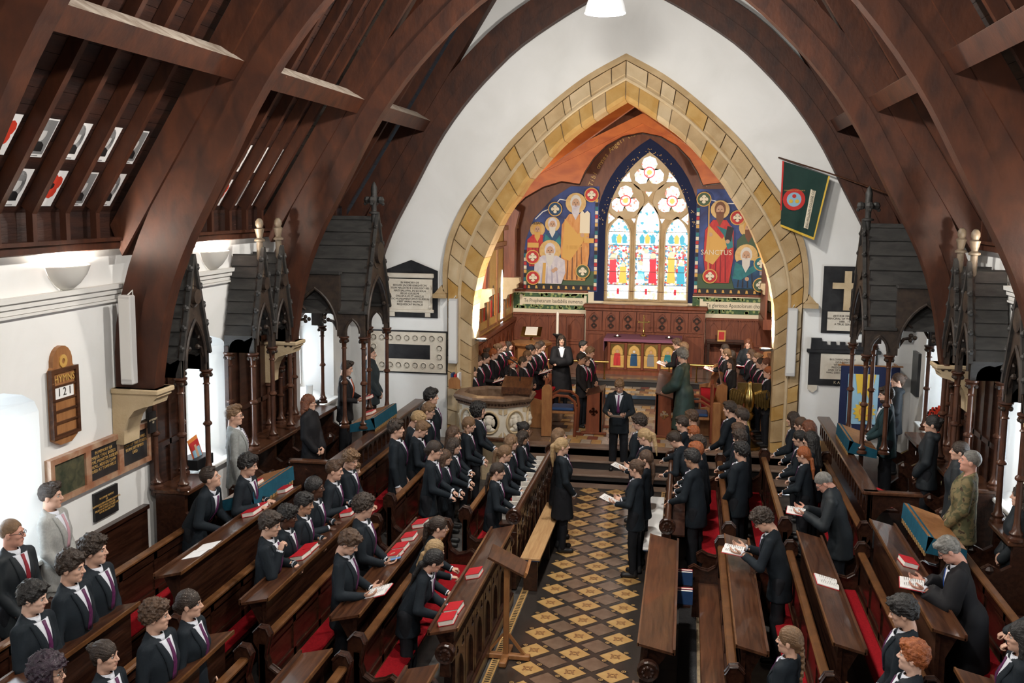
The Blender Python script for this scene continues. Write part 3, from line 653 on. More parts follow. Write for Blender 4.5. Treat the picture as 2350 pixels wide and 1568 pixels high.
    def roundel(x, z, c):
        L(circ(x, z, .19, 18), 'm_sash', 'roundel'); L(circ(x, z, .165, 18), c, 'roundel_field'); L(foil(x, z, .11, 4), 'cream', 'roundel_motif')
    return L, fig, hand, roundel, t
L, fig, hand, roundel, t = mural(-3.12, -1.14, 'blue mural of haloed bearded prophets left of the altar window', True)
fig(-2.75, 3.3, 4.28, .28, 'm_red', 'm_sash', .2, beard='m_sash', hs=.8); fig(-2.35, 3.2, 4.42, .26, 'm_navy', 'm_white', .2, 'm_teal', 'm_beard', .85)
fig(-1.74, 2.95, 4.98, .38, 'm_orange', 'm_beard', .27, 'm_sash', 'm_white', 1.05)
L([(-1.62, 4.2), (-1.36, 4.2), (-1.36, 4.72), (-1.43, 4.79), (-1.5, 4.72), (-1.56, 4.79), (-1.62, 4.72)], 'cream', 'stone_tablets'); hand(-1.55, 4.15); hand(-1.42, 4.05)
fig(-2.4, 2.85, 3.72, .42, 'm_white', 'm_white', .29, None, 'm_beard', 1.05); hand(-2.3, 3.2); hand(-2.24, 3.24)
L([(-2.6, 2.85), (-2.52, 2.85), (-2.5, 3.4), (-2.58, 3.4)], 'm_sash', 'stole')
for a in ((-1.33, 5.2, 'm_red'), (-2.28, 4.82, 'm_navy'), (-2.86, 3.55, 'm_red'), (-2.84, 3.0, 'm_red'), (-1.52, 3.2, 'm_green')): roundel(*a)
L([(-3.0, 3.8), (-2.7, 3.8), (-2.7, 3.93), (-3.0, 3.93)], 'm_sash', 'scroll'); L([(-1.5, 3.95), (-1.24, 3.95), (-1.24, 4.07), (-1.5, 4.07)], 'm_sash', 'scroll')
text('ELIJAH', .09, 'letterdark', t, FY(-2.75, YE-.16, 4.44)); text('HOLY', .16, 'm_sash', t, FY(-1.75, YE-.16, 3.82))
L, fig, hand, roundel, t = mural(1.38, 3.36, 'blue mural of haloed apostles with a red-robed central figure right of the altar window', False)
fig(3.1, 3.2, 4.2, .22, 'm_white', 'm_brown', .18, hs=.85); fig(2.72, 3.2, 4.42, .3, 'm_green', 'm_sash', .25, None, 'm_brown', .95)
fig(1.98, 2.98, 4.86, .38, 'm_red', 'm_brown', .24, 'm_sash', 'm_brown', 1.0); L([(1.9, 4.45), (2.3, 4.3), (2.34, 3.9), (2.2, 3.85), (2.1, 4.2)], 'm_teal', 'sleeve')
L([(2.12, 4.1), (2.28, 4.05), (2.34, 4.4), (2.18, 4.45)], 'm_dark', 'painted_book'); hand(1.76, 4.22); hand(2.2, 4.05)
L([(1.72, 3.0), (1.75, 3.0), (1.71, 5.0), (1.68, 5.0)], 'm_sash', 'staff')
fig(2.68, 2.85, 3.7, .36, 'm_navy', 'm_beard', .29, 'm_teal', 'm_beard', 1.05); hand(2.72, 3.1)
for a in ((1.56, 5.12, 'm_green'), (2.42, 4.66, 'm_red'), (1.78, 3.15, 'm_red'), (3.06, 3.5, 'm_teal'), (3.06, 2.95, 'm_green')): roundel(*a)
text('SANCTUS', .18, 'cream', t, FY(1.92, YE-.17, 3.76))
# friezes and red rails
for x0, x1, tx, lab in ((-3.38, -1.38, 'Te Prophetarum laudabilis numerus', 'green vine frieze with a Prophetarum text scroll'), (1.36, 3.38, 'Te gloriosus Apostolorum chorus', 'green vine frieze with an Apostolorum text scroll')):
    t = thing('text_frieze', lab, 'frieze', ((x0+x1)/2, YE, 2.08), group='green vine friezes')
    b = MB(); b.box(x0, x1, YE-.03, YE-.005, 2.16, 2.6); b.build('ground', 'green', t)
    b = MB(); b.box(x0, x1, YE-.035, YE-.005, 2.06, 2.16); b.box(x0, x1, YE-.035, YE-.005, 2.59, 2.62); b.build('cream_band', 'cream', t)
    b = MB(); b.bbox(x0, x1, YE-.07, YE-.005, 2.62, 2.68, .01); b.build('red_rail', 'redwood', t)
    lf = MB(); rng = random.Random(len(tx))
    for k in range(90):
        x, z = rng.uniform(x0+.05, x1-.05), rng.choice([rng.uniform(2.18, 2.26), rng.uniform(2.5, 2.58), rng.uniform(2.2, 2.56)])
        lf.plate(foil(x, z, rng.uniform(.03, .05), 5, 4, rng.uniform(0, 6)), 'y', YE-.033, YE-.03)
    o = lf.build('vine_leaves', 'leafpale', t); o['kind'] = 'stuff'
    xs0, xs1 = (x0+.2, x1-.05) if x0 < 0 else (x0+.22, x1-.02)
    b = MB(); b.box(xs0, xs1, YE-.045, YE-.03, 2.28, 2.48); b.box(xs0-.03, xs0+.05, YE-.05, YE-.03, 2.25, 2.54); b.box(xs1-.05, xs1+.02, YE-.05, YE-.03, 2.25, 2.54); b.build('scroll', 'cream', t)
    text(tx, .148, 'letterdark', t, FY((xs0+xs1)/2, YE-.048, 2.38) @ Matrix.Scale(.74, 4, (1, 0, 0)))
# dado panelling on the east wall
for x0, x1, n, lab in ((-3.38, -1.45, 4, 'red-brown wall panelling with pointed arches left of the altar screen'), (1.72, 3.38, 4, 'red-brown wall panelling with pointed arches right of the altar screen')):
    t = thing('wall_panelling', lab, 'panelling', ((x0+x1)/2, YE, .75), group='arched wall panelling'); w = (x1-x0)/n
    b = MB(); b.box(x0, x1, YE-.06, YE-.01, .75, 2.04); b.build('backing', 'redwood', t)
    for k in range(n):
        c = x0+w*(k+.5); b = MB(); b.plate([[(c-w/2+.01, 1.32), (c+w/2-.01, 1.32), (c+w/2-.01, 2.0), (c-w/2+.01, 2.0)], gothic(c, w*.36, 1.38, 1.6, 1.93)], 'y', YE-.095, YE-.06); b.build('panel', 'redwood', t)
        b = MB(); b.plate([[(c-w/2+.01, .78), (c+w/2-.01, .78), (c+w/2-.01, 1.3), (c-w/2+.01, 1.3)], [(c-w*.36, .86), (c+w*.36, .86), (c+w*.36, 1.24), (c-w*.36, 1.24)]], 'y', YE-.095, YE-.06); b.build('panel', 'redwood', t)
    b = MB(); b.bbox(x0, x1, YE-.14, YE-.01, 2.0, 2.06, .01)
    k = x0
    while k < x1: b.box(k, k+.03, YE-.13, YE-.1, 1.97, 2.0); k += .06
    b.build('cresting', 'redwood', t)
t = thing('reredos', 'tall dark red-brown carved wooden screen behind the altar', 'altar screen', (.15, 27.2, .76))
b = MB(); b.box(-1.4, 1.7, 27.22, 27.48, .76, 2.3); b.build('body', 'redwood', t)
b = MB(); b.bbox(-1.46, 1.76, 27.08, 27.48, 2.26, 2.36, .02); b.box(-1.42, 1.72, 27.14, 27.4, 2.2, 2.26); b.build('cornice', 'redwood', t)
for k in range(7):
    c = -1.18+k*.445
    if k == 3:
        b = MB(); b.plate([[(c-.21, 1.66), (c+.21, 1.66), (c+.21, 2.18), (c-.21, 2.18)], [(c-.16, 1.7), (c+.16, 1.7), (c+.16, 2.14), (c-.16, 2.14)]], 'y', 27.17, 27.22); b.build('panel', 'redwood', t); continue
    b = MB(); b.plate([[(c-.21, 1.66), (c+.21, 1.66), (c+.21, 2.18), (c-.21, 2.18)], gothic(c, .15, 1.69, 1.9, 2.14)], 'y', 27.17, 27.22); p = b.build('panel', 'redwood', t)
    b = MB(); b.plate([foil(c, 1.98, .1, 4), circ(c, 1.98, .045, 8)], 'y', 27.19, 27.22); b.plate([foil(c, 1.79, .08, 4), circ(c, 1.79, .03, 8)], 'y', 27.19, 27.22); b.build('carving', 'pew', p)
for k in range(6):
    c = -1.13+k*.51; b = MB(); b.plate([[(c-.25, .8), (c+.25, .8), (c+.25, 1.62), (c-.25, 1.62)], [(c-.2, .86), (c+.2, .86), (c+.2, 1.57), (c-.2, 1.57)]], 'y', 27.18, 27.22); b.build('panel', 'redwood', t)
# altar
t = thing('altar', 'wooden altar with four gilded saint panels under a mauve cloth', 'altar', (.16, 26.45, .76))
b = MB(); b.box(-1.0, 1.4, 25.72, 27.05, .75, .83); b.build('plinth', 'redwood', t)
b = MB(); b.box(-.7, 1.02, 26.06, 26.88, .83, 1.55); b.build('body', 'redwood', t)
b = MB(); b.bbox(-.8, 1.12, 25.95, 26.95, 1.55, 1.61, .008); b.build('altar_top', 'redwood', t)
b = MB(); b.box(-.81, 1.13, 25.94, 26.96, 1.608, 1.62); b.box(-.81, 1.13, 25.935, 25.945, 1.55, 1.615); b.box(-.815, -.805, 25.94, 26.96, 1.3, 1.615); b.build('altar_cloth', 'purplecloth', t)
for k in range(5):
    c = -.68+k*.42; b = MB(); b.bbox(c-.035, c+.035, 25.99, 26.06, .83, 1.52, .01); b.build('pilaster', 'redwood', t)
for k, (rb, sk) in enumerate((('m_red', 'm_skin'), ('m_navy', 'm_beard'), ('grey', 'm_skin'), ('m_teal', 'm_skin'))):
    c = -.47+k*.42
    b = MB(); b.box(c-.17, c+.17, 26.03, 26.06, .88, 1.48); p = b.build('panel', 'goldpaint', t)
    b = MB(); b.plate([[(c-.17, 1.2), (c+.17, 1.2), (c+.17, 1.48), (c-.17, 1.48)], gothic(c, .14, 1.2, 1.28, 1.46)], 'y', 26.01, 26.03); b.build('arch_trim', 'brass', p)
    b = MB(); b.plate([(c-.09, .93), (c+.09, .93), (c+.08, 1.1), (c+.07, 1.24), (c-.07, 1.24), (c-.09, 1.1)], 'y', 26.02, 26.03); b.build('painted_robe', rb, p)
    b = MB(); b.plate(circ(c, 1.3, .055, 12), 'y', 26.022, 26.03); b.plate(circ(c, 1.29, .034, 10), 'y', 26.018, 26.03, 1); b.build('painted_head', ['sandgold', sk], p)
def at(o, loc): o.location = loc; return o
t = thing('altar_cross', 'brass cross with trefoil ends standing on the altar', 'cross', (.15, 26.6, 1.62))
b = MB(); b.lathe([(.09, 0), (.09, .02), (.05, .04), (.025, .07), (.03, .12), (.018, .16)], (.15, 26.6, 1.62), 10); b.build('base', 'brass', t, True)
b = MB(); b.box(.135, .165, 26.585, 26.615, 1.78, 2.12); b.box(.02, .28, 26.587, 26.613, 1.97, 2.0)
for x, z in ((.02, 1.985), (.28, 1.985), (.15, 2.13)):
    for k in range(3): b.ball((x+.018*math.cos(k*2.1), 26.6, z+.018*math.sin(k*2.1)), .018, 6)
b.build('cross_arms', 'brass', t)
for x in (-.5, .8):
    t = thing('tealight_holder', 'small lit tealight in dark dish on the altar cloth', 'candle', (x, 26.35, 1.62), group='altar tealights')
    b = MB(); b.lathe([(.02, 0), (.1, .015), (.1, .022), (.03, .02)], (x, 26.35, 1.62), 12); b.build('dish', 'metaldark', t, True)
    b = MB(); b.lathe([(.02, 0), (.02, .02), (.0001, .025)], (x, 26.35, 1.64), 8); b.build('flame_cup', 'flame', t)
t = thing('paschal_candle', 'tall white candle on dark stand behind the woman with folded arms', 'candle', (-2.0, 26.0, .76))
b = MB(); b.lathe([(.2, 0), (.2, .03), (.05, .06), (.03, .1), (.03, .8), (.05, .85), (.12, .9), (.12, .93)], (-2.0, 26, .76), 10); b.build('stand', 'metaldark', t, True)
b = MB(); b.lathe([(.035, 0), (.035, .56), (.0001, .57)], (-2.0, 26, 1.69), 10); b.build('wax', 'candle', t, True)
# communion rails
for x0, x1, lab in ((-2.3, -.6, 'pale brass communion rail on the side of the crossed-arms woman'), (.75, 2.9, 'pale brass communion rail on the side of the gowned man')):
    t = thing('communion_rail', lab, 'rail', ((x0+x1)/2, 24.9, .76), group='communion rails')
    b = MB(); b.tube([(x0, 24.9, 1.18), (x1, 24.9, 1.18)], .035, 10); b.build('rail_tube', 'brass', t, True)
    for k in range(4):
        x = x0+.1+(x1-x0-.2)*k/3; b = MB(); b.lathe([(.05, 0), (.02, .03), (.015, .2), (.02, .4)], (x, 24.9, .76), 8); b.build('post', 'brass', t, True)
# ---------------------------------------------------------------- pulpit (octagonal, with carved heads in roundels)
PC = (-2.18, 18.35); t = thing('pulpit', 'cream stone octagonal pulpit with carved head medallions and dark moulded rim', 'pulpit', (PC[0], PC[1], 0))
NP = 8; RP = .82; a0 = PI/8
def ring(r, z): return [(PC[0]+r*math.cos(a0+2*PI*k/NP), PC[1]+r*.92*math.sin(a0+2*PI*k/NP), z) for k in range(NP)]
def loft(prof, mat, nm, sm=False):
    b = MB(); V = []; F = []
    for i, (r, z) in enumerate(prof):
        V += ring(r, z)
        if i: F += [((i-1)*NP+k, (i-1)*NP+(k+1) % NP, i*NP+(k+1) % NP, i*NP+k) for k in range(NP)]
    b.add(V, F); return b.build(nm, mat, t)
loft([(.42, 0), (.42, .3), (.48, .42), (.58, .62), (.66, .72), (.69, .76)], 'sandpale', 'stem')
loft([(.69, .76), (.73, .78), (.73, .82), (.66, .84)], 'pewtop', 'base_moulding'); loft([(.66, .84), (.66, 1.40)], 'ivory', 'drum')
loft([(.66, 1.36), (.70, 1.38), (.70, 1.42), (.76, 1.47), (.78, 1.51), (.76, 1.55), (.58, 1.57), (.56, 1.52), (.56, 1.36)], 'oldoak', 'rim')
db = MB()
for k in range(NP):
    am = a0+2*PI*(k+.5)/NP; c = Vector((PC[0]+math.cos(am)*.66*math.cos(PI/8), PC[1]+math.sin(am)*.92*.66*math.cos(PI/8), 1.1))
    if math.sin(am) > .5: continue
    M = Matrix.Translation(c) @ Matrix.Rotation(am, 4, 'Z')
    b = MB(); pr = [(.19, -.01), (.19, .02), (.175, .035), (.155, .02), (.15, .0)]; b.lathe(pr, (0, 0, 0), 22, 0, 'x'); b.xf(M @ Matrix.Scale(1.15, 4, (0, 0, 1))); p = b.build('medallion_ring', 'sandpale', t, True)
    b = MB(); b.lathe([(.16, .0), (.0001, -.004)], (0, 0, 0), 18, 0, 'x'); b.ball((.01, 0, .02), .085, 12, 0, (.75, .82, 1.1)); b.ball((.065, .0, .01), .018, 6, 0, (1, .7, 1.6)); b.ball((.03, 0, -.075), .055, 8, 0, (.8, 1, 1)); b.ball((-.0, 0, .09), .075, 10, 0, (.7, 1.15, .6)); b.ball((0, 0, -.13), .1, 10, 0, (.4, 1.2, .45)); b.ball((.0, .075, .0), .05, 8, 0, (.6, .7, 1.6)); b.ball((0, -.075, 0), .05, 8, 0, (.6, .7, 1.6))
    b.xf(M); b.build('carved_head', 'ivory', p, True)
    for s in (-1, 1):
        b = MB(); b.plate([(s*.17, .17), (s*.235, .15), (s*.235, .24), (s*.17, .25)], 'x', 0, .012); b.xf(M); b.build('corner_carving', 'sandpale', p); b = MB(); b.plate([(s*.17, -.24), (s*.235, -.24), (s*.235, -.16)], 'x', 0, .012); b.xf(M); b.build('corner_carving', 'sandpale', p)
b = MB(); n_ = 0
for k in range(NP):
    P0, P1 = Vector(ring(.725, 1.435)[k]), Vector(ring(.725, 1.435)[(k+1) % NP])
    for i in range(9): b.ball(P0.lerp(P1, (i+.5)/9), .02, 5)
o = b.build('bead_carving', 'pew', t); o['kind'] = 'stuff'
b = MB(); b.box(-1.98, -1.5, 18.02, 18.3, 1.56, 1.6); b.add([(-2.0, 17.98, 1.6), (-1.48, 17.98, 1.6), (-1.48, 18.32, 1.66), (-2.0, 18.32, 1.66), (-2.0, 17.98, 1.72), (-1.48, 17.98, 1.72), (-1.48, 18.34, 1.86), (-2.0, 18.34, 1.86)], [(0, 3, 2, 1), (4, 5, 6, 7), (0, 1, 5, 4), (1, 2, 6, 5), (2, 3, 7, 6), (3, 0, 4, 7)]); b.build('book_desk', 'pewtop', t)
b = MB(); b.tube([(-1.7, 18.2, 1.8), (-1.68, 18.15, 2.0), (-1.75, 18.18, 2.12), (-1.9, 18.22, 2.2)], .012, 6); b.tube([(-1.9, 18.22, 2.2), (-2.0, 18.24, 2.24)], .024, 8); tag(b.build('microphone', 'metaldark'), 'black gooseneck microphone on the pulpit desk', 'microphone')
# ---------------------------------------------------------------- brass eagle lectern
t = thing('eagle_lectern', 'polished brass eagle lectern with spread wings beside the arch', 'lectern', (2.42, 19.5, .48))
E0 = Vector((2.42, 19.5, 0))
b = MB(); b.lathe([(.24, .48), (.24, .53), (.14, .58), (.06, .66), (.05, .78), (.09, .83), (.05, .88), (.04, 1.0), (.09, 1.06), (.11, 1.12), (.06, 1.17), (.03, 1.22)], (2.42, 19.5, 0), 14); b.build('stem', 'brass', t, True)
b = MB(); b.lathe([(.0001, 1.1), (.05, 1.14), (.09, 1.28), (.1, 1.42), (.075, 1.54), (.045, 1.62), (.052, 1.68), (.04, 1.73), (.0001, 1.75)], (2.42, 19.48, 0), 12); b.lathe([(.022, 0), (.012, .04), (.0001, .075)], (2.42, 19.44, 1.68), 6, 0, 'y'); b.xf(Matrix.Identity(4)); b.build('body', 'brass', t, True)
for sx in (-1, 1):
    b = MB(); up_ = [(.04, 1.46), (.14, 1.52), (.24, 1.58), (.31, 1.6), (.36, 1.56), (.37, 1.46), (.36, 1.34), (.33, 1.22), (.29, 1.2), (.27, 1.26), (.23, 1.22), (.2, 1.28), (.16, 1.25), (.12, 1.32), (.06, 1.33)]
    b.plate([(2.42+sx*x, z) for x, z in up_], 'y', 19.5, 19.53); w_ = b.build('wing', 'brass', t)
    for k in range(6):
        x = .1+k*.045; b = MB(); b.tube([(2.42+sx*x, 19.495, 1.5+k*.012), (2.42+sx*(x+.02), 19.49, 1.38), (2.42+sx*(x+.03), 19.495, 1.26)], .014, 5); b.build('feather', 'brass', w_, True)
b = MB(); b.box(2.2, 2.64, 19.56, 19.6, 1.36, 1.7); b.build('book_rest', 'brass', t)
# ---------------------------------------------------------------- choir stalls, chairs and desks in the chancel
def stall_end(b, x0, x1, y, z0, h):   # shaped bench end facing along y
    b.plate([(x0, z0), (x1, z0), (x1, z0+h*.55), (x0+(x1-x0)*.55, z0+h*.6), (x0+(x1-x0)*.4, z0+h), (x0+(x1-x0)*.2, z0+h+.05), (x0, z0+h)], 'y', y-.03, y+.03)
def choir(sx, x, y0, y1, lab, z0=.48):
    t = thing('choir_stall', lab, 'choir stall', (sx*x, (y0+y1)/2, z0), group='choir stalls')
    b = MB(); b.box(*sorted((sx*x, sx*(x+.45))), y0, y1, z0+.42, z0+.46); b.build('seat', 'pewtop', t)
    b = MB(); b.bbox(*sorted((sx*(x+.02), sx*(x+.42))), y0+.05, y1-.05, z0+.46, z0+.5, .015); b.build('cushion', 'carpetred', t)
    b = MB(); b.box(*sorted((sx*(x+.42), sx*(x+.46))), y0, y1, z0, z0+.95); b.build('back', 'redwood', t)
    b = MB(); b.bbox(*sorted((sx*(x+.38), sx*(x+.5))), y0, y1, z0+.95, z0+1.0, .012); b.build('top_rail', 'pewedge', t)
    for y in (y0, y1): b = MB(); stall_end(b, sx*(x+.5), sx*x, y, z0, 1.0); b.build('bench_end', 'honeywood', t)
def desk(sx, x, y0, y1, lab, z0=.48, mat='pew', grp='choir desks'):
    t = thing('choir_desk', lab, 'desk', (sx*x, (y0+y1)/2, z0), group=grp)
    b = MB(); b.add([(sx*(x-.18), y0, z0+.86), (sx*(x+.16), y0, z0+.76), (sx*(x+.16), y1, z0+.76), (sx*(x-.18), y1, z0+.86), (sx*(x-.18), y0, z0+.89), (sx*(x+.16), y0, z0+.79), (sx*(x+.16), y1, z0+.79), (sx*(x-.18), y1, z0+.89)], [(0, 1, 2, 3), (4, 7, 6, 5), (0, 4, 5, 1), (1, 5, 6, 2), (2, 6, 7, 3), (3, 7, 4, 0)]); b.build('desk_top', 'pewtop', t)
    b = MB(); b.box(*sorted((sx*(x-.16), sx*(x-.12))), y0, y1, z0, z0+.85); b.build('front_panel', mat, t)
    for y in (y0+.03, y1-.03):
        b = MB(); b.plate([[(sx*(x-.17), z0), (sx*(x+.15), z0), (sx*(x+.13), z0+.77), (sx*(x-.17), z0+.86)], foil(sx*x, z0+.45, .09, 4)], 'y', y-.03, y+.03); b.build('desk_end', 'redwood', t)
        b = MB(); b.bbox(*sorted((sx*(x-.26), sx*(x+.24))), y-.05, y+.05, z0, z0+.05, .01); b.build('foot', 'redwood', t)
choir(-1, 1.55, 20.4, 23.1, 'red cushioned choir stall behind the pair of small boys'); choir(1, 1.55, 20.4, 23.1, 'red cushioned choir stall behind the gowned man')
choir(-1, 2.7, 20.4, 24.4, 'back choir stall against the pulpit-side gilt wall', .62); choir(1, 2.7, 20.4, 24.4, 'back choir stall against the wall on the eagle side', .62)
desk(-1, .52, 20.0, 20.7, 'narrow dark wooden prayer desk before the pulpit-side armchair'); desk(1, .85, 20.0, 22.9, 'front choir desk with carved end before the gowned man', mat='redwood')
desk(-1, 2.36, 20.6, 23.2, 'second choir desk of the girls behind the pulpit'); desk(1, 2.36, 20.6, 23.2, 'second choir desk of the girls near the eagle')
def armchair(x, y, sx, lab):
    t = thing('armchair', lab, 'chair', (x, y, .48), group='chancel armchairs')
    b = MB(); b.bbox(x-.26, x+.26, y-.28, y+.28, .92, .97, .01); b.build('seat', 'honeywood', t)
    b = MB(); b.bbox(x-.23, x+.23, y-.24, y+.24, .97, 1.03, .02); b.build('cushion', 'bookblue', t)
    for yy in (y-.27, y+.27):
        b = MB(); b.tube([(x+sx*-.27, yy, 1.18), (x-sx*.1, yy, 1.28), (x+sx*.12, yy, 1.27), (x+sx*.25, yy, 1.17), (x+sx*.28, yy, 1.0), (x+sx*.26, yy, .48)], .03, 6); b.build('arm', 'redwood', t, True)
        b = MB(); b.bbox(x-sx*.3-.03, x-sx*.3+.03, yy-.03, yy+.03, .48, 1.62, .01); b.build('back_post', 'redwood', t)
    b = MB(); b.box(*sorted((x-sx*.28, x-sx*.32)), y-.26, y+.26, 1.0, 1.5); b.build('backrest', 'redwood', t)
armchair(-1.12, 20.0, 1, 'carved wooden armchair with blue seat pad next to the pulpit'); armchair(1.45, 20.0, -1, 'carved wooden armchair beside the gowned man desk')
t = thing('bench_partition', 'upright honey-coloured round-topped board beside the blue-padded armchair', 'board', (-1.42, 19.7, .48)); b = MB(); b.plate([(-1.5, .48), (-1.3, .48), (-1.3, 1.4)]+[(-1.4+.1*math.cos(a), 1.4+.1*math.sin(a)) for a in np.arange(.3, PI, .4)]+[(-1.5, 1.4)], 'y', 19.64, 19.72); b.build('board', 'honeywood', t)
t = thing('bench_partition', 'upright honey-coloured board beside the eagle lectern', 'board', (1.85, 19.6, .48)); b = MB(); b.bbox(1.76, 1.92, 19.55, 19.63, .48, 1.3, .02); b.build('board', 'honeywood', t)
# ambo with gilt stand in the corner, organ case, small icon
t = thing('ambo', 'wooden reading desk with a gilt book stand in the corner by the panelling', 'lectern', (-2.6, 25.6, .76))
b = MB(); b.lathe([(.42, .0), (.42, .62), (.52, .7), (.52, .76), (.1, .8)], (-2.6, 25.6, .76), 8); b.build('pedestal', 'honeywood', t)
b = MB(); b.lathe([(.06, 0), (.03, .05), (.03, .12)], (-2.6, 25.6, 1.55), 8); b.add([(-2.85, 25.42, 1.66), (-2.35, 25.42, 1.66), (-2.35, 25.75, 1.86), (-2.85, 25.75, 1.86), (-2.85, 25.42, 1.68), (-2.35, 25.42, 1.68), (-2.35, 25.75, 1.88), (-2.85, 25.75, 1.88)], [(0, 1, 2, 3), (4, 7, 6, 5), (0, 4, 5, 1), (1, 5, 6, 2), (2, 6, 7, 3), (3, 7, 4, 0)]); b.build('book_stand', 'brass', t)
b = MB(); b.add([(-2.75, 25.46, 1.7), (-2.45, 25.46, 1.7), (-2.45, 25.7, 1.85), (-2.75, 25.7, 1.85), (-2.75, 25.46, 1.73), (-2.45, 25.46, 1.73), (-2.45, 25.7, 1.88), (-2.75, 25.7, 1.88)], [(0, 1, 2, 3), (4, 7, 6, 5), (0, 4, 5, 1), (1, 5, 6, 2), (2, 6, 7, 3), (3, 7, 4, 0)]); tag(b.build('open_book', 'page'), 'open white book on the gilt stand in the corner', 'book')
t = thing('organ_case', 'slatted brown wooden organ case high on the eagle-side chancel wall', 'organ case', (3.2, 26.5, 2.0))
b = MB(); b.box(3.05, 3.38, 25.6, 27.3, 2.0, 2.25); b.build('base_panel', 'redwood', t)
for k in range(12): b = MB(); b.box(3.08, 3.13, 25.62+k*.145, 25.7+k*.145, 2.25, 3.5); b.build('slat', 'redwood', t)
t = thing('framed_icon', 'small gilt framed icon on the side table', 'picture', (2.12, 26.9, 1.52)); b = MB(); b.box(2.02, 2.22, 26.9, 26.92, 1.52, 1.8); b.build('frame', 'goldpaint', t); b = MB(); b.box(2.05, 2.19, 26.89, 26.9, 1.56, 1.76); b.build('picture', 'm_red', t)
t = thing('side_table', 'dark credence table below the icon on the eagle side', 'table', (2.0, 27.0, .76)); b = MB(); b.bbox(1.75, 2.7, 26.75, 27.3, 1.46, 1.52, .01); b.build('tabletop', 'pew', t)
for x in (1.8, 2.65):
    for y in (26.8, 27.25): b = MB(); b.box(x-.03, x+.03, y-.03, y+.03, .76, 1.46); b.build('leg', 'pew', t)
# unseen lamps added behind the arch to brighten the altar end
for sx in (-1, 1):
    x, y, z = sx*2.62, 20.12, 4.3
    t = thing('added_fill_lamp', 'added unseen black fill lamp behind the arch on the %s' % ('pulpit side' if sx < 0 else 'eagle side'), 'lamp', (x, y, z), group='added chancel fill lamps')
    b = MB(); b.bbox(x-.1, x+.1, y-.06, y+.06, z-.08, z+.08, .01); b.box(x-.02, x+.02, 19.93, y, z+.02, z+.05); b.build('housing', 'metaldark', t)
    b = MB(); b.box(x-.08, x+.08, y+.061, y+.065, z-.06, z+.06); b.build('lens', 'bulb', t)
    lamp('added_fill_spot', 'SPOT', (x, y+.1, z), K_CHANCEL*1.5, (1, .90, .78), .1, (math.radians(78), 0, sx*.32), 110)
# arch uplighters
for sx in (-1, 1):
    x, y, z = sx*2.68, 19.55, 2.32
    t = thing('uplighter', 'small grey disc uplighter on the arch jamb by the %s' % ('pulpit' if sx < 0 else 'eagle lectern'), 'lamp', (x, y, z), group='arch uplighters')
    b = MB(); b.lathe([(.10, 0), (.12, .03), (.12, .05), (.10, .05), (.09, .03)], (x, y, z), 14); b.box(*sorted((x, sx*2.82)), y-.02, y+.02, z, z+.03); b.build('housing', 'steel', t)
    b = MB(); b.lathe([(.085, .042), (.0001, .045)], (x, y, z), 12); b.build('lens', 'bulb', t)
    lamp('uplight', 'SPOT', (x, y, z+.08), K_CHANCEL*1.1, (1, .86, .70), .05, (PI-0.12, 0, 0), 130)
# ================================================================ pews
def xb(b, sx, x0, x1, y0, y1, z0, z1, bev=0): 
    a, c = sorted((sx*x0, sx*x1)); return b.bbox(a, c, y0, y1, z0, z1, bev) if bev else b.box(a, c, y0, y1, z0, z1)
def scroll(sx, xk, y, z0, h=1.0, w=.42):
    u = [(0, 0), (0, .82), (-.05, .90), (-.045, .99), (.01, 1.05), (.08, 1.04), (.115, .97), (.09, .86), (.07, .76), (.10, .66), (.19, .60), (.29, .62), (.36, .66), (.42, .62), (.41, .55), (.35, .52), (.36, .42), (.37, 0)]
    b = MB(); b.plate([(sx*(xk-a*w/.42), z0+c*h) for a, c in u], 'y', y-.035, y+.035)
    b.tube([(sx*(xk-a*w/.42), y-.036, z0+c*h) for a, c in u[3:16]], .014, 5); b.tube([(sx*(xk-a*w/.42), y+.036, z0+c*h) for a, c in u[3:16]], .014, 5); return b
def rosette(x, y, z, r=.1):
    b = MB(); b.lathe([(.0001, -.05), (r*.5, -.055), (r*.6, -.04), (r*.9, -.05), (r, -.03), (r, .03), (r*.9, .05), (.0001, .05)], (x, y, z), 16, 0, 'y')
    for k in range(8): b.ball((x+r*.45*math.cos(k*PI/4), y-.05, z+r*.45*math.sin(k*PI/4)), r*.17, 5)
    b.plate([(x-r*.5, z-r*2.2), (x+r*.5, z-r*2.2), (x+r*.42, z-r*.7), (x-r*.42, z-r*.7)], 'y', y-.035, y+.035); return b
sides = {-1: 'pulpit-side', 1: 'flag-side'}; rown = {1: 'front', 2: 'second', 3: 'third', 4: 'back'}; blk = {'near': 'block nearest the gallery', 'mid': 'middle block', 'far': 'block by the chancel steps'}
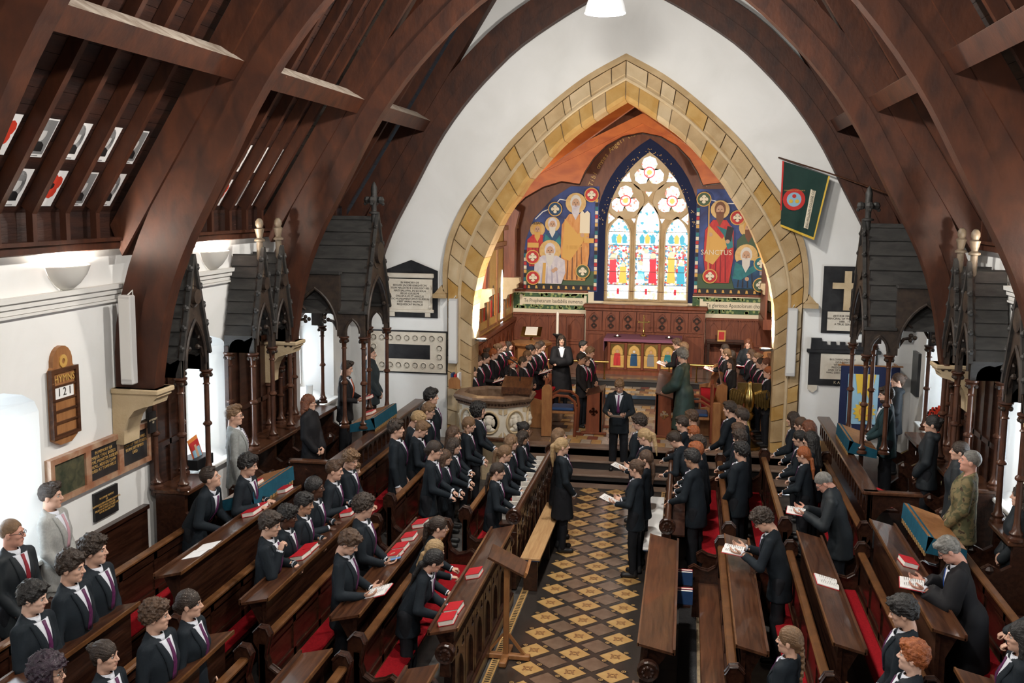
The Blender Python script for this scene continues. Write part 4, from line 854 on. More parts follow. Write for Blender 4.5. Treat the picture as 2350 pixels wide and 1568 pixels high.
def pew(sx, row, bl, x0, xk, y0, y1, z0, h=.93, cushion=True, knob=False):
    t = thing('pew', 'dark polished %s pew of the %s %s' % (rown[row], sides[sx], blk[bl]), 'pew', (sx*(x0+xk)/2, (y0+y1)/2, z0), group='dark wooden pews')
    b = MB(); xb(b, sx, x0, xk, y0, y1, z0+.40, z0+.44, .008); b.build('seat', 'pewtop', t)
    if cushion: b = MB(); xb(b, sx, x0-.005, xk-.03, y0+.06, y1-.06, z0+.44, z0+.475, .012); b.build('seat_cushion', 'carpetred', t)
    b = MB(); xb(b, sx, xk+.01, xk+.035, y0, y1, z0+.0, z0+h-.06); b.build('back_board', 'pew', t)
    n = max(2, int((y1-y0)/.62)); w = (y1-y0)/n
    fm = MB()
    for k in range(n+1): y = y0+k*w; xb(fm, sx, xk-.005, xk+.05, y-.035, y+.035, z0, z0+h-.06)
    xb(fm, sx, xk-.005, xk+.05, y0, y1, z0+.44, z0+.52); xb(fm, sx, xk-.005, xk+.05, y0, y1, z0+h-.14, z0+h-.05); fm.build('back_frame', 'pew', t)
    b = MB(); xb(b, sx, xk-.03, xk+.06, y0, y1, z0+h-.05, z0+h, .016); b.build('top_rail', 'pewedge' if row < 4 else 'pewedge', t)
    b = MB(); xb(b, sx, x0+.03, x0+.06, y0, y1, z0, z0+.4); b.build('seat_front', 'pew', t)
    for y in (y0, y1): b = scroll(sx, xk+.06, y, z0, h*1.06); b.build('bench_end', 'pew', t)
    return t
def desk2(sx, row, bl, xi, xo, y0, y1, zt, z0, carved=False):
    t = thing('book_desk', 'sloping hymn book desk of the %s %s %s row' % (sides[sx], blk[bl], rown[row]), 'desk', (sx*(xi+xo)/2, (y0+y1)/2, z0), group='sloping book desks')
    b = MB(); ys = (y0, y1)
    b.add([(sx*x, y, z) for y in ys for x, z in ((xi, zt+.035), (xo, zt-.035), (xo, zt-.01), (xi, zt+.06))], [(0, 1, 2, 3), (4, 7, 6, 5), (0, 4, 5, 1), (1, 5, 6, 2), (2, 6, 7, 3), (3, 7, 4, 0)]); b.build('desk_top', 'pewtop', t)
    b = MB(); xb(b, sx, xo-.012, xo+.012, y0, y1, zt-.03, zt+.025); b.build('book_ledge', 'pewtop', t)
    b = MB(); xb(b, sx, xi-.008, xi+.008, y0, y1, zt+.03, zt+.065); b.build('edge_strip', 'pewedge', t)
    b = MB(); xb(b, sx, xi+.05, xi+.09, y0+.08, y1-.08, z0, zt+.02); b.build('front_board', 'pew', t)
    for k in range(4):
        y = y0+.15+(y1-y0-.3)*k/3; b = MB(); b.plate([(sx*(xi+.09), z0), (sx*(xi+.16), z0), (sx*(xi+.15), zt-.25), (sx*(xo-.03), zt-.04), (sx*(xi+.09), zt+.0)], 'y', y-.03, y+.03); b.build('support', 'pew', t)
    if carved:
        n = 7; w = (y1-y0)/n
        for k in range(n):
            c = y0+w*(k+.5); b = MB(); b.plate([[(c-w/2+.01, z0+.15), (c+w/2-.01, z0+.15), (c+w/2-.01, z0+.84), (c-w/2+.01, z0+.84)], gothic(c, w*.34, z0+.2, z0+.45, z0+.66), foil(c-w*.27, z0+.74, .055, 3), foil(c+w*.27, z0+.74, .055, 3)], 'x', *sorted((sx*(xi+.02), sx*(xi+.05)))); b.build('tracery_panel', 'pew', t)
        b = MB(); xb(b, sx, xi-.01, xi+.08, y0, y1, z0, z0+.14, .01); b.build('plinth', 'pew', t)
        for y in (y0-.05, y1+.02): rosette(sx*(xi+.1), y, z0+.78, .1).build('rosette_end', 'pew', t)
    return t
ROWS_L = [(1, .82, 1.10, .95, 0, 1.40, 1.66), (2, 1.78, 2.07, 1.01, 0, 2.34, 2.58), (3, 2.70, 2.99, 1.10, .03, 3.24, 3.46), (4, 3.60, 3.88, 1.30, .2, 4.14, 4.46)]
ROWS_R = [(1, .87, 1.20, .95, 0, 1.46, 1.70), (2, 1.75, 2.03, 1.01, 0, 2.28, 2.50), (3, 2.59, 2.87, 1.10, .03, 3.10, 3.32), (4, 3.41, 3.69, 1.30, .2, 4.05, 4.32)]
for sx in (-1, 1):
    for bl, y0, y1 in (('near', 5.2, 8.35), ('mid', 9.12, 12.35)):
        for (r, xi, xo, zt, z0, s0, sk) in (ROWS_L if sx < 0 else ROWS_R):
            if bl == 'near' and r == 1 and sx < 0: pass
            desk2(sx, r, bl, xi, xo, y0, y1, zt, z0, carved=(r == 1))
            pew(sx, r, bl, s0, sk, y0-.35 if bl == 'mid' else y0, y1, z0, h=.93 if r < 4 else 1.0, cushion=not (sx > 0 and r == 1 and bl == 'mid'))
    # far block: open tracery front rail and two benches
    y0, y1 = 12.85, 16.5; fr = .90 if sx < 0 else 1.06
    t = thing('front_rail', 'openwork tracery front rail with round polished handrail on the %s' % ('blonde girl side' if sx < 0 else 'bun girl side'), 'rail', (sx*fr, (y0+y1)/2, 0), group='openwork front rails')
    b = MB(); b.tube([(sx*fr, y0, .97), (sx*fr, y1, .97)], .045, 12); b.build('handrail', 'pewtop', t, True)
    b = MB(); xb(b, sx, fr-.05, fr+.05, y0, y1, 0, .16, .01); b.build('plinth', 'pew', t)
    n = 9; w = (y1-y0)/n
    for k in range(n):
        c = y0+w*(k+.5); b = MB(); b.plate([[(c-w/2+.005, .16), (c+w/2-.005, .16), (c+w/2-.005, .93), (c-w/2+.005, .93)], gothic(c-w*.23, w*.15, .2, .4, .56), gothic(c+w*.23, w*.15, .2, .4, .56), foil(c, .74, .1, 4), foil(c-w*.36, .82, .05, 3), foil(c+w*.36, .82, .05, 3)], 'x', *sorted((sx*(fr-.02), sx*(fr+.02)))); b.build('tracery_panel', 'pew', t)
        b = MB(); b.lathe([(.02, .2), (.025, .25), (.014, .3), (.014, .55), (.03, .6), (.02, .66)], (sx*(fr-.05), c, 0), 6); b.build('baluster', 'pew', t, True)
    for y in (y0-.03, y1+.03): rosette(sx*fr, y, .97, .105).build('rosette_end', 'pew', t); b = MB(); b.bbox(*sorted((sx*(fr-.05), sx*(fr+.05))), y-.04, y+.04, 0, .78, .01); b.build('end_post', 'pew', t)
    fx = ((1.27, 1.52), (2.30, 2.54), (3.18, 3.42)) if sx < 0 else ((1.52, 1.80), (2.24, 2.48), (3.22, 3.42))
    for k in range(3): pew(sx, k+1, 'far', fx[k][0], fx[k][1], y0, y1, 0, (.95, 1.05, 1.05)[k])
    # hymn shelf under the front rail
    b = MB(); xb(b, sx, fr+.06, fr+.22, y0+.1, y1-.1, .80, .82); b.build('book_shelf', 'pew', t)
    # wall bench at the back
    t = thing('back_bench', 'long dark wall bench below the memorials on the %s' % sides[sx], 'bench', (sx*4.95, 8, .3), group='wall benches')
    b = MB(); xb(b, sx, 4.72, 5.14, 4.6, 11.2, .70, .75, .01); b.build('seat', 'pew', t)
    b = MB(); xb(b, sx, 4.76, 4.8, 4.6, 11.2, .3, .7); b.build('front_board', 'pew', t)
    # stall fronts with little arcades
    ya, yb = 13.75, 18.6; t = thing('arcaded_screen', 'dark stall screen with a pierced arcade and capping rail on the %s' % sides[sx], 'screen', (sx*3.62, 16, .5), group='arcaded stall screens')
    n = 20; w = (yb-ya)/n
    b = MB(); b.plate([[(ya, .95), (yb, .95), (yb, 1.27), (ya, 1.27)]]+[gothic(ya+w*(k+.5), w*.36, 1.0, 1.1, 1.22, 4) for k in range(n)], 'x', *sorted((sx*3.60, sx*3.66))); b.build('arcade', 'pew', t)
    b = MB(); xb(b, sx, 3.665, 3.68, ya, yb, .95, 1.27); b.build('pale_backing', 'palewood', t)
    b = MB(); xb(b, sx, 3.6, 3.68, ya, yb, 0, .95); b.build('lower_board', 'pew', t)
    b = MB(); xb(b, sx, 3.54, 3.76, ya-.03, yb, 1.27, 1.32, .015); b.build('capping_rail', 'pewtop', t)
    b = MB(); b.plate([[(sx*3.62, .5), (sx*4.25, .5), (sx*4.25, 1.27), (sx*3.62, 1.27)], gothic(sx*3.93, .22, .55, .8, 1.12)], 'y', ya, ya+.05); b.build('end_panel', 'pew', t)
    b = MB(); b.bbox(*sorted((sx*3.56, sx*4.3)), ya-.04, ya+.08, 1.27, 1.32, .012); b.build('end_cap', 'pewtop', t)
    for yy in (12.9,):
        b = MB()
    # blue-draped cushioned book boards
    for k, (yc, xc, zc, lab) in enumerate(((12.0 if sx < 0 else 11.9, 4.02, 1.40, 'in front of the single canopy'), (16.35, 3.86, 1.42, 'in front of the largest canopy'))):
        t = thing('draped_bookboard', 'blue draped bookboard %s on the %s' % (lab, sides[sx]), 'bookboard', (sx*xc, yc, zc-.1), group='blue draped bookboards')
        L_, d = .62, .2
        b = MB(); b.add([(sx*x, y, z) for y in (yc-L_, yc+L_) for x, z in ((xc-d, zc+.10), (xc+d, zc-.03), (xc+d, zc), (xc-d, zc+.13))], [(0, 1, 2, 3), (4, 7, 6, 5), (0, 4, 5, 1), (1, 5, 6, 2), (2, 6, 7, 3), (3, 7, 4, 0)]); b.build('board', 'honeywood', t)
        b = MB(); b.add([(sx*x, y, z) for y in (yc-L_-.02, yc+L_+.02) for x, z in ((xc-d-.02, zc+.10-.16), (xc-d-.005, zc+.125), (xc-d+.06, zc+.115))], [(0, 1, 4, 3), (1, 2, 5, 4), (0, 2, 1), (3, 4, 5)])
        b.add([(sx*x, yc-L_-.02, z) for x, z in ((xc-d-.02, zc-.06), (xc-d, zc+.125), (xc+d, zc), (xc+d, zc-.13))], [(0, 1, 2, 3)]); b.build('cloth', 'bluecloth', t)
        b = MB(); nf = 14
        for i in range(nf): y = yc-L_+i*2*L_/nf; b.box(*sorted((sx*(xc-d-.025), sx*(xc-d-.01))), y, y+.05, zc-.1, zc-.05)
        o = b.build('fringe', 'fringe', t); o['kind'] = 'stuff'
        b = MB(); xb(b, sx, xc-.03, xc+.03, yc-L_+.1, yc-L_+.16, .5 if yc > 12.7 else .2, zc); xb(b, sx, xc-.03, xc+.03, yc+L_-.16, yc+L_-.1, .5 if yc > 12.7 else .2, zc); b.build('support', 'pew', t)
# aisle benches, loose lectern, floor mat
for sx, lab, mat, y0, y1 in ((-1, 'narrow pale plywood bench beside the blonde girl', 'palewood', 12.75, 15.3), (1, 'narrow white-topped bench beside the girl with a bun', 'white', 13.45, 15.95)):
    t = thing('aisle_bench', lab, 'bench', (sx*.68, (y0+y1)/2, 0), group='aisle benches'); b = MB(); xb(b, sx, .54 if sx < 0 else .74, .80 if sx < 0 else .97, y0, y1, .42, .45, .004); b.build('seat', mat, t)
    b = MB(); xb(b, sx, .55 if sx < 0 else .75, .79 if sx < 0 else .96, y0+.01, y1-.01, .405, .42); b.build('blue_edge', 'bookblue', t)
    for y in (y0+.06, (y0+y1)/2, y1-.06): b = MB(); xb(b, sx, .58 if sx < 0 else .78, .76 if sx < 0 else .93, y-.02, y+.02, 0, .405); b.build('leg', 'pew', t)
t = thing('music_stand', 'wooden reading stand on a cross foot at the edge of the tiled aisle', 'lectern', (-.63, 10.75, 0))
b = MB(); b.bbox(-.66, -.60, 10.72, 10.78, .05, 1.05, .006); b.build('post', 'honeywood', t)
b = MB(); b.bbox(-.9, -.36, 10.71, 10.79, 0, .06, .01); b.bbox(-.67, -.59, 10.5, 11.0, 0, .06, .01); b.build('cross_foot', 'honeywood', t)
for s in (-1, 1): b = MB(); b.tube([(-.63+s*.2, 10.75, .06), (-.63+s*.03, 10.75, .28)], .02, 4); b.build('brace', 'honeywood', t)
b = MB(); b.box(-.22, .22, -.16, .16, -.012, .012); b.xf(Matrix.Translation((-.62, 10.76, 1.12)) @ Matrix.Rotation(math.radians(-14), 4, 'Z') @ Matrix.Rotation(math.radians(28), 4, 'Y') @ Matrix.Rotation(.3, 4, 'Z')); b.build('reading_board', 'pewtop', t)
b = MB(); b.box(.21, .24, -.16, .16, -.01, .05); b.xf(Matrix.Translation((-.62, 10.76, 1.12)) @ Matrix.Rotation(math.radians(-14), 4, 'Z') @ Matrix.Rotation(math.radians(28), 4, 'Y') @ Matrix.Rotation(.3, 4, 'Z')); b.build('ledge', 'honeywood', t)
m = MB(); m.box(1.24, 1.44, 5, 13.6, -.012, .004); tag(m.build('rubber_mat', 'matblack'), 'long black rubber floor mat under the front flag-side pew', 'mat')
m = MB(); m.box(1.45, 1.55, 5, 13.6, -.012, .003); tag(m.build('threshold_strip', 'beigestrip'), 'worn beige strip beside the black rubber mat', 'floor strip')
# ================================================================ gothic canopies
def postp(x, y, z0, z1, t, mat='post'):
    h = z1-z0; b = MB()
    b.lathe([(.085, 0), (.085, .03), (.06, .05), (.075, .08), (.05, .11), (.042, .15), (.034, .2), (.034, h*.47), (.06, h*.485), (.06, h*.50), (.034, h*.52), (.034, h-.2), (.05, h-.19), (.036, h-.17), (.042, h-.10), (.075, h-.045), (.06, h-.04), (.085, h-.02), (.085, h)], (x, y, z0), 10); p = b.build('post', mat, t, True)
    b = MB()
    for k in range(4): a = k*PI/2+PI/4; b.ball((x+.06*math.cos(a), y+.06*math.sin(a), z1-.075), .03, 6)
    b.build('capital_leaf', 'canopy', p, True)['kind'] = 'stuff'
def gable(t, x, y0, y1, zb, zs, za, th, sx, arch_z, ocul=True, nm='gable'):
    """gable board facing the aisle at |x|, pierced by a pointed arch from below and an oculus"""
    yc = (y0+y1)/2; h = (y1-y0)/2; ar = gothic(yc, h-.075, zb, zb+.1, arch_z)
    outer = [(y1, zb), (y1, zs), (yc, za), (y0, zs), (y0, zb)]; loop = outer+[p for p in reversed(ar)]
    lp = [loop]
    zo = (arch_z+za)/2-.12*(za-arch_z)
    if ocul: lp.append(circ(yc, zo, h*.27, 14))
    b = MB(); b.plate(lp, 'x', *sorted((sx*x, sx*(x+th)))); g = b.build(nm, 'canopy', t)
    if ocul: b = MB(); b.lathe([(h*.40, -.03), (h*.40, .01), (h*.3, -.02), (h*.27, .0), (h*.27, .06)], (sx*x, yc, zo), 16, 0, 'x'); b.build('oculus_ring', 'canopy', g, True)
    b = MB(); b.tube([(sx*(x-.01), p[0], p[1]) for p in ar[1:-1]], .022, 6); b.build('arch_moulding', 'canopy', g, True)
    for s in (-1, 1):          # raked edge with crockets
        b = MB(); b.tube([(sx*(x-.01), yc+s*(h+.03), zs-.05), (sx*(x-.01), yc, za+.04)], .035, 4); b.build('rake', 'canopyboard', g)
        b = MB()
        for k in range(5):
            q = (k+.6)/5.3; c = (sx*(x-.015), yc+s*((h+.03)*(1-q)+.035), zs-.05+(za+.09-zs)*q); b.ball(c, .038, 6); b.ball((c[0], c[1]+s*.025, c[2]+.03), .022, 5)
        b.build('crockets', 'canopyboard', g, True)['kind'] = 'stuff'
    for s in (-1, 1):          # cusps inside the arch
        b = MB(); yy, zz = yc+s*(h-.11), zb+(arch_z-zb)*.45
        b.tube([(sx*(x+.02), yc+s*(h-.08), zz-.12), (sx*(x+.02), yy-s*.03, zz), (sx*(x+.02), yy-s*.1, zz+.02)], .018, 5); b.ball((sx*(x+.02), yy-s*.12, zz+.02), .035, 6)
        b.tube([(sx*(x+.02), yc+s*(h-.1), zz+.22), (sx*(x+.02), yy-s*.1, zz+.12)], .016, 5); b.build('cusp', 'canopy', g, True)
    return yc
def finial(t, x, y, z, h, big=False):
    b = MB()
    if big:
        b.lathe([(.05, -.3), (.05, h*.3), (.09, h*.31), (.09, h*.34), (.045, h*.36), (.045, h*.52), (.07, h*.6), (.05, h*.72), (.055, h*.85), (.03, h*.95), (.0001, h)], (x, y, z), 10)
        for k in range(4): a = k*PI/2; b.ball((x+.11*math.cos(a), y+.11*math.sin(a), z+h*.6), .065, 7); b.ball((x+.15*math.cos(a), y+.15*math.sin(a), z+h*.52), .03, 6)
    else: b.lathe([(.045, -.35), (.045, h*.3), (.075, h*.32), (.075, h*.37), (.04, h*.42), (.06, h*.6), (.07, h*.68), (.04, h*.72), (.058, h*.8), (.055, h*.9), (.03, h*.98), (.0001, h)], (x, y, z), 10)
    b.build('finial', 'finial' if not big else 'canopyboard', t, True)
def courses(t, sx, x0, x1, ye, ze, yr, zr, n, mat='canopyboard'):
    """overlapping roof boards between eave (ye,ze) and ridge (yr,zr), running along x"""
    for k in range(n):
        a, c = k/n, (k+1.12)/n; c = min(c, 1); s = 1 if ye > yr else -1; o = .028*s
        b = MB(); P4 = [(ye+(yr-ye)*a+o, ze+(zr-ze)*a), (ye+(yr-ye)*c, ze+(zr-ze)*c), (ye+(yr-ye)*c-s*.02, ze+(zr-ze)*c), (ye+(yr-ye)*a-s*.005, ze+(zr-ze)*a)]
        b.plate(P4, 'x', *sorted((sx*x0, sx*x1))); b.build('roof_board', mat, t)
def backpanels(t, sx, y0, y1, z0, z1):
    b = MB(); xb(b, sx, 5.13, 5.17, y0, y1, z0, z1); b.build('back_panel', 'pew', t); n = max(1, int(round((y1-y0)/.34)))
    b = MB()
    for k in range(n+1): y = y0+(y1-y0)*k/n; xb(b, sx, 5.10, 5.14, y-.025, y+.025, z0, z1)
    xb(b, sx, 5.10, 5.14, y0, y1, z0+.55, z0+.62); xb(b, sx, 5.1, 5.14, y0, y1, z1-.08, z1); b.build('panel_frame', 'pew', t)
def stallseat(t, sx, ys):
    for y in ys:
        b = MB(); u = [(5.1, .5), (4.45, .5), (4.45, .62), (4.6, .75), (4.58, .95), (4.45, 1.05), (4.42, 1.15), (4.5, 1.2), (4.62, 1.14), (4.72, 1.2), (4.72, 1.42), (5.1, 1.46)]
        b.plate([(sx*x, z) for x, z in u], 'y', y-.035, y+.035); b.ball((sx*4.5, y, 1.14), .06, 8); b.build('stall_arm', 'pew', t)
    b = MB(); xb(b, sx, 4.62, 5.1, ys[0], ys[-1], .92, .97, .01); b.build('seat', 'pew', t)
    b = MB(); xb(b, sx, 4.66, 5.14, ys[0]-.05, ys[-1]+.05, 1.42, 1.48, .012); b.build('shoulder_rail', 'pewtop', t)
def small(sx, y0, n, w, lab):
    t = thing('stall_canopy', lab, 'stall canopy', (sx*4.95, y0+n*w/2, .5), group='gabled stall canopies'); xf = 4.72
    ys = [y0+k*w for k in range(n+1)]
    for y in ys: postp(sx*(xf+.03), y, 1.48, 2.86, t)
    for y in (ys[0], ys[-1]): postp(sx*5.1, y, 1.48, 2.86, t)
    for k in range(n):
        yc = gable(t, xf, ys[k], ys[k+1], 2.86, 3.12, 4.28, .06, sx, 3.52); finial(t, sx*(xf+.04), yc, 4.25, .48)
        for s, ye in ((-1, ys[k]), (1, ys[k+1])): courses(t, sx, xf+.05, 5.16, ye-s*.0, 3.08, yc, 4.22, 7)
    for y in (ys[0], ys[-1]):
        b = MB(); b.plate([[(sx*xf, 2.86), (sx*xf, 3.1), (sx*5.16, 3.1), (sx*5.16, 2.86)]+[p for p in (gothic(sx*(xf+5.16)/2, .15, 2.86, 2.9, 3.05, 4) if sx < 0 else gothic(sx*(xf+5.16)/2, .15, 2.86, 2.9, 3.05, 4)[::-1])]], 'y', y-.03, y+.03); b.build('side_board', 'canopyboard', t)
    backpanels(t, sx, ys[0]-.02, ys[-1]+.1, 1.4, 2.95); stallseat(t, sx, ys)
def big(sx, lab):
    y0, y1, xf = 15.75, 17.05, 3.8; t = thing('throne_canopy', lab, 'stall canopy', (sx*4.5, 16.4, .5), group='large four-post canopies')
    for y in (y0, y1):
        for x in (xf+.04, xf+.36): postp(sx*x, y, 1.36, 2.84, t)
        postp(sx*5.0, y, 1.48, 2.84, t)
    yc = gable(t, xf, y0, y1, 2.84, 3.25, 4.75, .07, sx, 3.78); finial(t, sx*(xf+.05), yc, 4.55, .75, True)
    for s, ye in ((-1, y0), (1, y1)): courses(t, sx, xf+.06, 5.17, ye, 3.2, yc, 4.7, 7)
    b = MB(); xb(b, sx, xf+.05, 5.17, yc-.03, yc+.03, 4.68, 4.74); b.build('ridge_board', 'canopyboard', t)
    for y in (y0, y1):
        aw = gothic(sx*4.62, .36, 2.84, 2.95, 3.6, 7); an = gothic(sx*(xf+.2), .12, 2.84, 2.9, 3.12, 5)
        order = [aw, an] if sx < 0 else [an, aw]   # left-to-right in world x
        out = [(min(sx*xf, sx*5.17), 2.84)]
        for q in order: out += list(reversed(q))
        out += [(max(sx*xf, sx*5.17), 2.84)]
        top = [(sx*xf, 3.22), (sx*(xf+.42), 3.22), (sx*(xf+.42), 3.84), (sx*5.17, 3.84)]
        out += (top if sx < 0 else list(reversed(top)))
        if sx < 0: out = out
        b = MB(); b.plate([out], 'y', y-.045, y+.045); p = b.build('side_screen', 'canopy', t)
        for q in (aw, an): b = MB(); b.tube([(x, y-.05, z) for x, z in q[1:-1]], .022, 6); b.build('arch_moulding', 'canopy', p, True)
        b = MB(); b.bbox(*sorted((sx*(xf+.4), sx*5.17)), y-.07, y+.07, 3.82, 3.87, .01); b.build('string_course', 'canopyboard', p); b = MB(); b.bbox(*sorted((sx*(xf-.02), sx*(xf+.44))), y-.07, y+.07, 3.2, 3.25, .01); b.build('string_course', 'canopyboard', p)
        for s in (-1, 1):
            b = MB(); x = sx*4.62+s*.3; b.tube([(x+s*.06, y, 2.95), (x-s*.02, y, 3.08), (x-s*.12, y, 3.1)], .025, 5)
            for k in range(3): b.ball((x-s*.14+.04*math.cos(k*2.1), y, 3.1+.04*math.sin(k*2.1)), .035, 6)
            b.tube([(x+s*.0, y, 3.36), (x-s*.13, y, 3.25)], .02, 5); b.build('cusp', 'canopy', p, True)
    stallseat(t, sx, (16.0, 16.8)); 
for sx in (-1, 1):
    sd = sides[sx]
    small(sx, 11.45, 1, .68, 'single gabled dark gothic stall canopy on the %s' % sd); small(sx, 13.57, 2, .68, 'double gabled dark gothic stall canopy on the %s' % sd)
    big(sx, 'large dark gothic canopy with boarded roof and tall finial on the %s' % sd)
    # panelling with columns between the canopies, under the corbel
    t = thing('stall_panelling', 'dark wall panelling between the stall canopies below the corbel on the %s' % sd, 'panelling', (sx*5.15, 15.3, 1.4), group='stall panelling')
    backpanels(t, sx, 15.0, 15.75, 1.4, 2.5); postp(sx*5.06, 15.3, 1.48, 2.4, t); postp(sx*5.06, 15.7, 1.48, 2.5, t); b = MB(); xb(b, sx, 4.7, 5.14, 14.95, 15.75, 1.42, 1.48); b.build('shoulder_rail', 'pewtop', t)
# ================================================================ wall furniture
def sconce(sx, y):
    t = thing('wall_sconce', 'white half-bowl plaster uplighter %s on the %s wall' % ({9.9: 'above the wall bench', 13.3: 'between the single and double canopies', 5.6: 'nearest the gallery'}[y], 'hymn board' if sx < 0 else 'soldier side'), 'wall lamp', (sx*HW, y, 4.0), group='plaster wall uplighters')
    b = MB(); pr = [(.0001, 0), (.10, .02), (.2, .08), (.29, .17), (.34, .26), (.33, .27), (.27, .18), (.0001, .06)]
    a0, a1 = (-PI/2, PI/2) if sx < 0 else (PI/2, 3*PI/2); b.lathe(pr, (0, 0, 0), 16, 0, 'z', a0, a1); b.xf(Matrix.Translation((sx*(HW-.005), y, 4.02)) @ Matrix.Scale(.62, 4, (1, 0, 0))); b.build('bowl', 'plasterlamp', t, True)
    b = MB(); b.box(*sorted((sx*(HW-.02), sx*(HW-.03))), y-.004, y+.004, 4.02, 4.2); b.build('seam', 'plasterlamp', t)
    b = MB(); b.ball((sx*(HW-.1), y, 4.17), .045, 8); b.build('bulb', 'bulb', t)
    lamp('sconce_light', 'POINT', (sx*(HW-.1), y, 4.25), K_SCONCE, (1, .9, .78), .06)
for sx in (-1, 1):
    for y in (5.6, 9.9, 13.3): sconce(sx, y)
for y in (14.0, 9.8, 5.6, 1.4):
    t = thing('pendant_lamp', 'white enamel bowl pendant lamp %s' % {14.0: 'hanging before the chancel arch', 9.8: 'over the middle pews', 5.6: 'over the near pews', 1.4: 'over the gallery'}[y], 'lamp', (.03, y, 7.45), group='pendant lamps')
    b = MB(); b.lathe([(.05, .36), (.12, .33), (.2, .24), (.25, .1), (.27, 0), (.255, 0), (.235, .1), (.18, .22), (.1, .3)], (.03, y, 7.45), 20); b.build('shade', 'shade', t, True)
    b = MB(); b.lathe([(.0001, .02), (.22, .05), (.0001, .09)], (.03, y, 7.45), 14); b.build('diffuser', 'bulb', t)
    b = MB(); b.tube([(.03, y, 7.8), (.03, y, 12.0)], .012, 5); b.build('cable', 'metaldark', t)
    lamp('pendant_light', 'POINT', (.03, y, 7.36), K_PENDANT*(1.0 if y > 8 else .75), (1, .95, .88), .2)
def speaker(x, y, z0, z1, w, lab, ax='y'):
    t = thing('column_speaker', lab, 'loudspeaker', (x, y, z0), group='white column loudspeakers')
    b = MB(); b.bbox(x-w/2, x+w/2, y-.06, y+.06, z0, z1, .012); b.build('housing', 'speaker', t)
    b = MB(); b.box(x-w*.4, x+w*.4, y-.064, y-.06, z0+.06, z1-.04); b.build('grille', 'whitetrim', t); b = MB(); b.tube([(x, y+.03, z1), (x+.03, y+.08, z1+.05), (x+.02, y+.1, z1-.02)], .008, 5); b.build('cable', 'whitetrim', t)
speaker(-3.12, YA-.18, 1.95, 3.18, .17, 'white column loudspeaker on the arch jamb above the pulpit'); speaker(3.08, YA-.18, 1.95, 3.18, .17, 'white column loudspeaker on the arch jamb near the eagle lectern')
speaker(-4.93, 10.62, 2.92, 3.92, .15, 'white column loudspeaker against the roof truss above the hymn board corbel')
def PX(sx, y, z): return (FXp(sx*HW, y, z) if sx < 0 else Matrix.Translation((sx*HW, y, z)) @ Matrix.Rotation(-PI/2, 4, 'Z') @ Matrix.Rotation(PI/2, 4, 'X'))
X0 = -HW
t = thing('hymn_board', 'wooden hymn board with arched top showing number 121', 'hymn board', (X0, 9.72, 2.42)); c = 9.72
b = MB(); b.plate([(c-.21, 2.5), (c-.1, 2.44), (c+.1, 2.44), (c+.21, 2.5), (c+.21, 3.22), (c+.17, 3.26)]+[(c+.17*math.cos(a), 3.3+.17*math.sin(a)) for a in np.arange(.2, PI-.1, .35)]+[(c-.17, 3.26), (c-.21, 3.22)], 'x', X0, X0+.05); b.build('board', 'honeywood', t)
b = MB(); b.plate([[(c-.24, 2.52), (c+.24, 2.52), (c+.24, 3.24), (c-.24, 3.24)], [(c-.19, 2.56), (c+.19, 2.56), (c+.19, 3.2), (c-.19, 3.2)]], 'x', X0+.03, X0+.075); b.build('frame', 'pewtop', t)
for z in (2.68, 2.8, 2.92, 3.06): b = MB(); b.box(X0+.05, X0+.07, c-.19, c+.19, z-.01, z+.01); b.build('slot_rail', 'pewtop', t)
b = MB(); b.box(X0+.05, X0+.062, c-.17, c+.15, 2.93, 3.05); b.build('number_cards', 'white', t); text('1 2 1', .12, 'letterdark', t, FXp(X0+.064, c-.01, 2.99)); text('HYMNS', .11, 'goldpaint', t, FXp(X0+.06, c, 3.13)); b = MB(); b.plate([circ(c, 3.31, .07, 10), circ(c, 3.31, .03, 8)], 'x', X0+.05, X0+.06); b.build('gilt_emblem', 'goldpaint', t)
t = thing('marble_memorial', 'triple veined marble memorial panel with dark inset tablets', 'memorial', (X0, 10.55, 1.82))
b = MB(); b.plate([[(9.40, 1.84), (11.42, 1.84), (11.42, 2.32), (9.40, 2.32)]]+[[(a, 1.90), (a+.56, 1.90), (a+.56, 2.26), (a, 2.26)] for a in (9.47, 10.13, 10.79)], 'x', X0, X0+.07); b.build('frame', 'marble', t)
for a, m_, tx in ((9.47, 'greenmarble', ''), (10.13, 'blackmarble', 'IN MEMORY OF\nMAJOR T.H.N. BUDDS\nROYAL MUNSTER FUSILIERS\nH.M.L. AIDE-DE-CAMP\nDIED AT TOWNVILLE'), (10.79, 'blackmarble', 'ROBERT HENRY HALL\nFELLOW OF THIS COLLEGE\nBORN SEPTEMBER\nDIED')):
    b = MB(); b.box(X0, X0+.045, a, a+.56, 1.9, 2.26); p = b.build('tablet', m_, t)
    if tx: text(tx, .05, 'sandgold', t, FXp(X0+.048, a+.28, 2.1))
t = thing('black_plaque', 'small black plaque with gilt lettering below the marble memorial', 'plaque', (X0, 10.5, 1.42)); b = MB(); b.box(X0, X0+.03, 10.22, 10.7, 1.42, 1.74); b.build('plate', 'blackpaint', t)
text('IN LOVING MEMORY\nOF\nDAWSON JOSEPH EDWARD GRANT M.A.\nTHIS SCHOOL COLLEGE\nKILLED IN ACTION OCTOBER 1914\nON HIS 31st BIRTHDAY', .031, 'sandgold', t, FXp(X0+.033, 10.46, 1.58))
t = thing('panel_notice', 'tiny black notice on the stall panelling near the single canopy', 'notice', (-4.68, 11.45, 2.25)); b = MB(); b.box(-5.09, -5.06, 11.26, 11.42, 2.2, 2.45); b.build('plate', 'blackpaint', t); text('IN MEMORY\nOF', .035, 'letterpale', t, FXp(-5.055, 11.34, 2.34))
yw = YA-.001
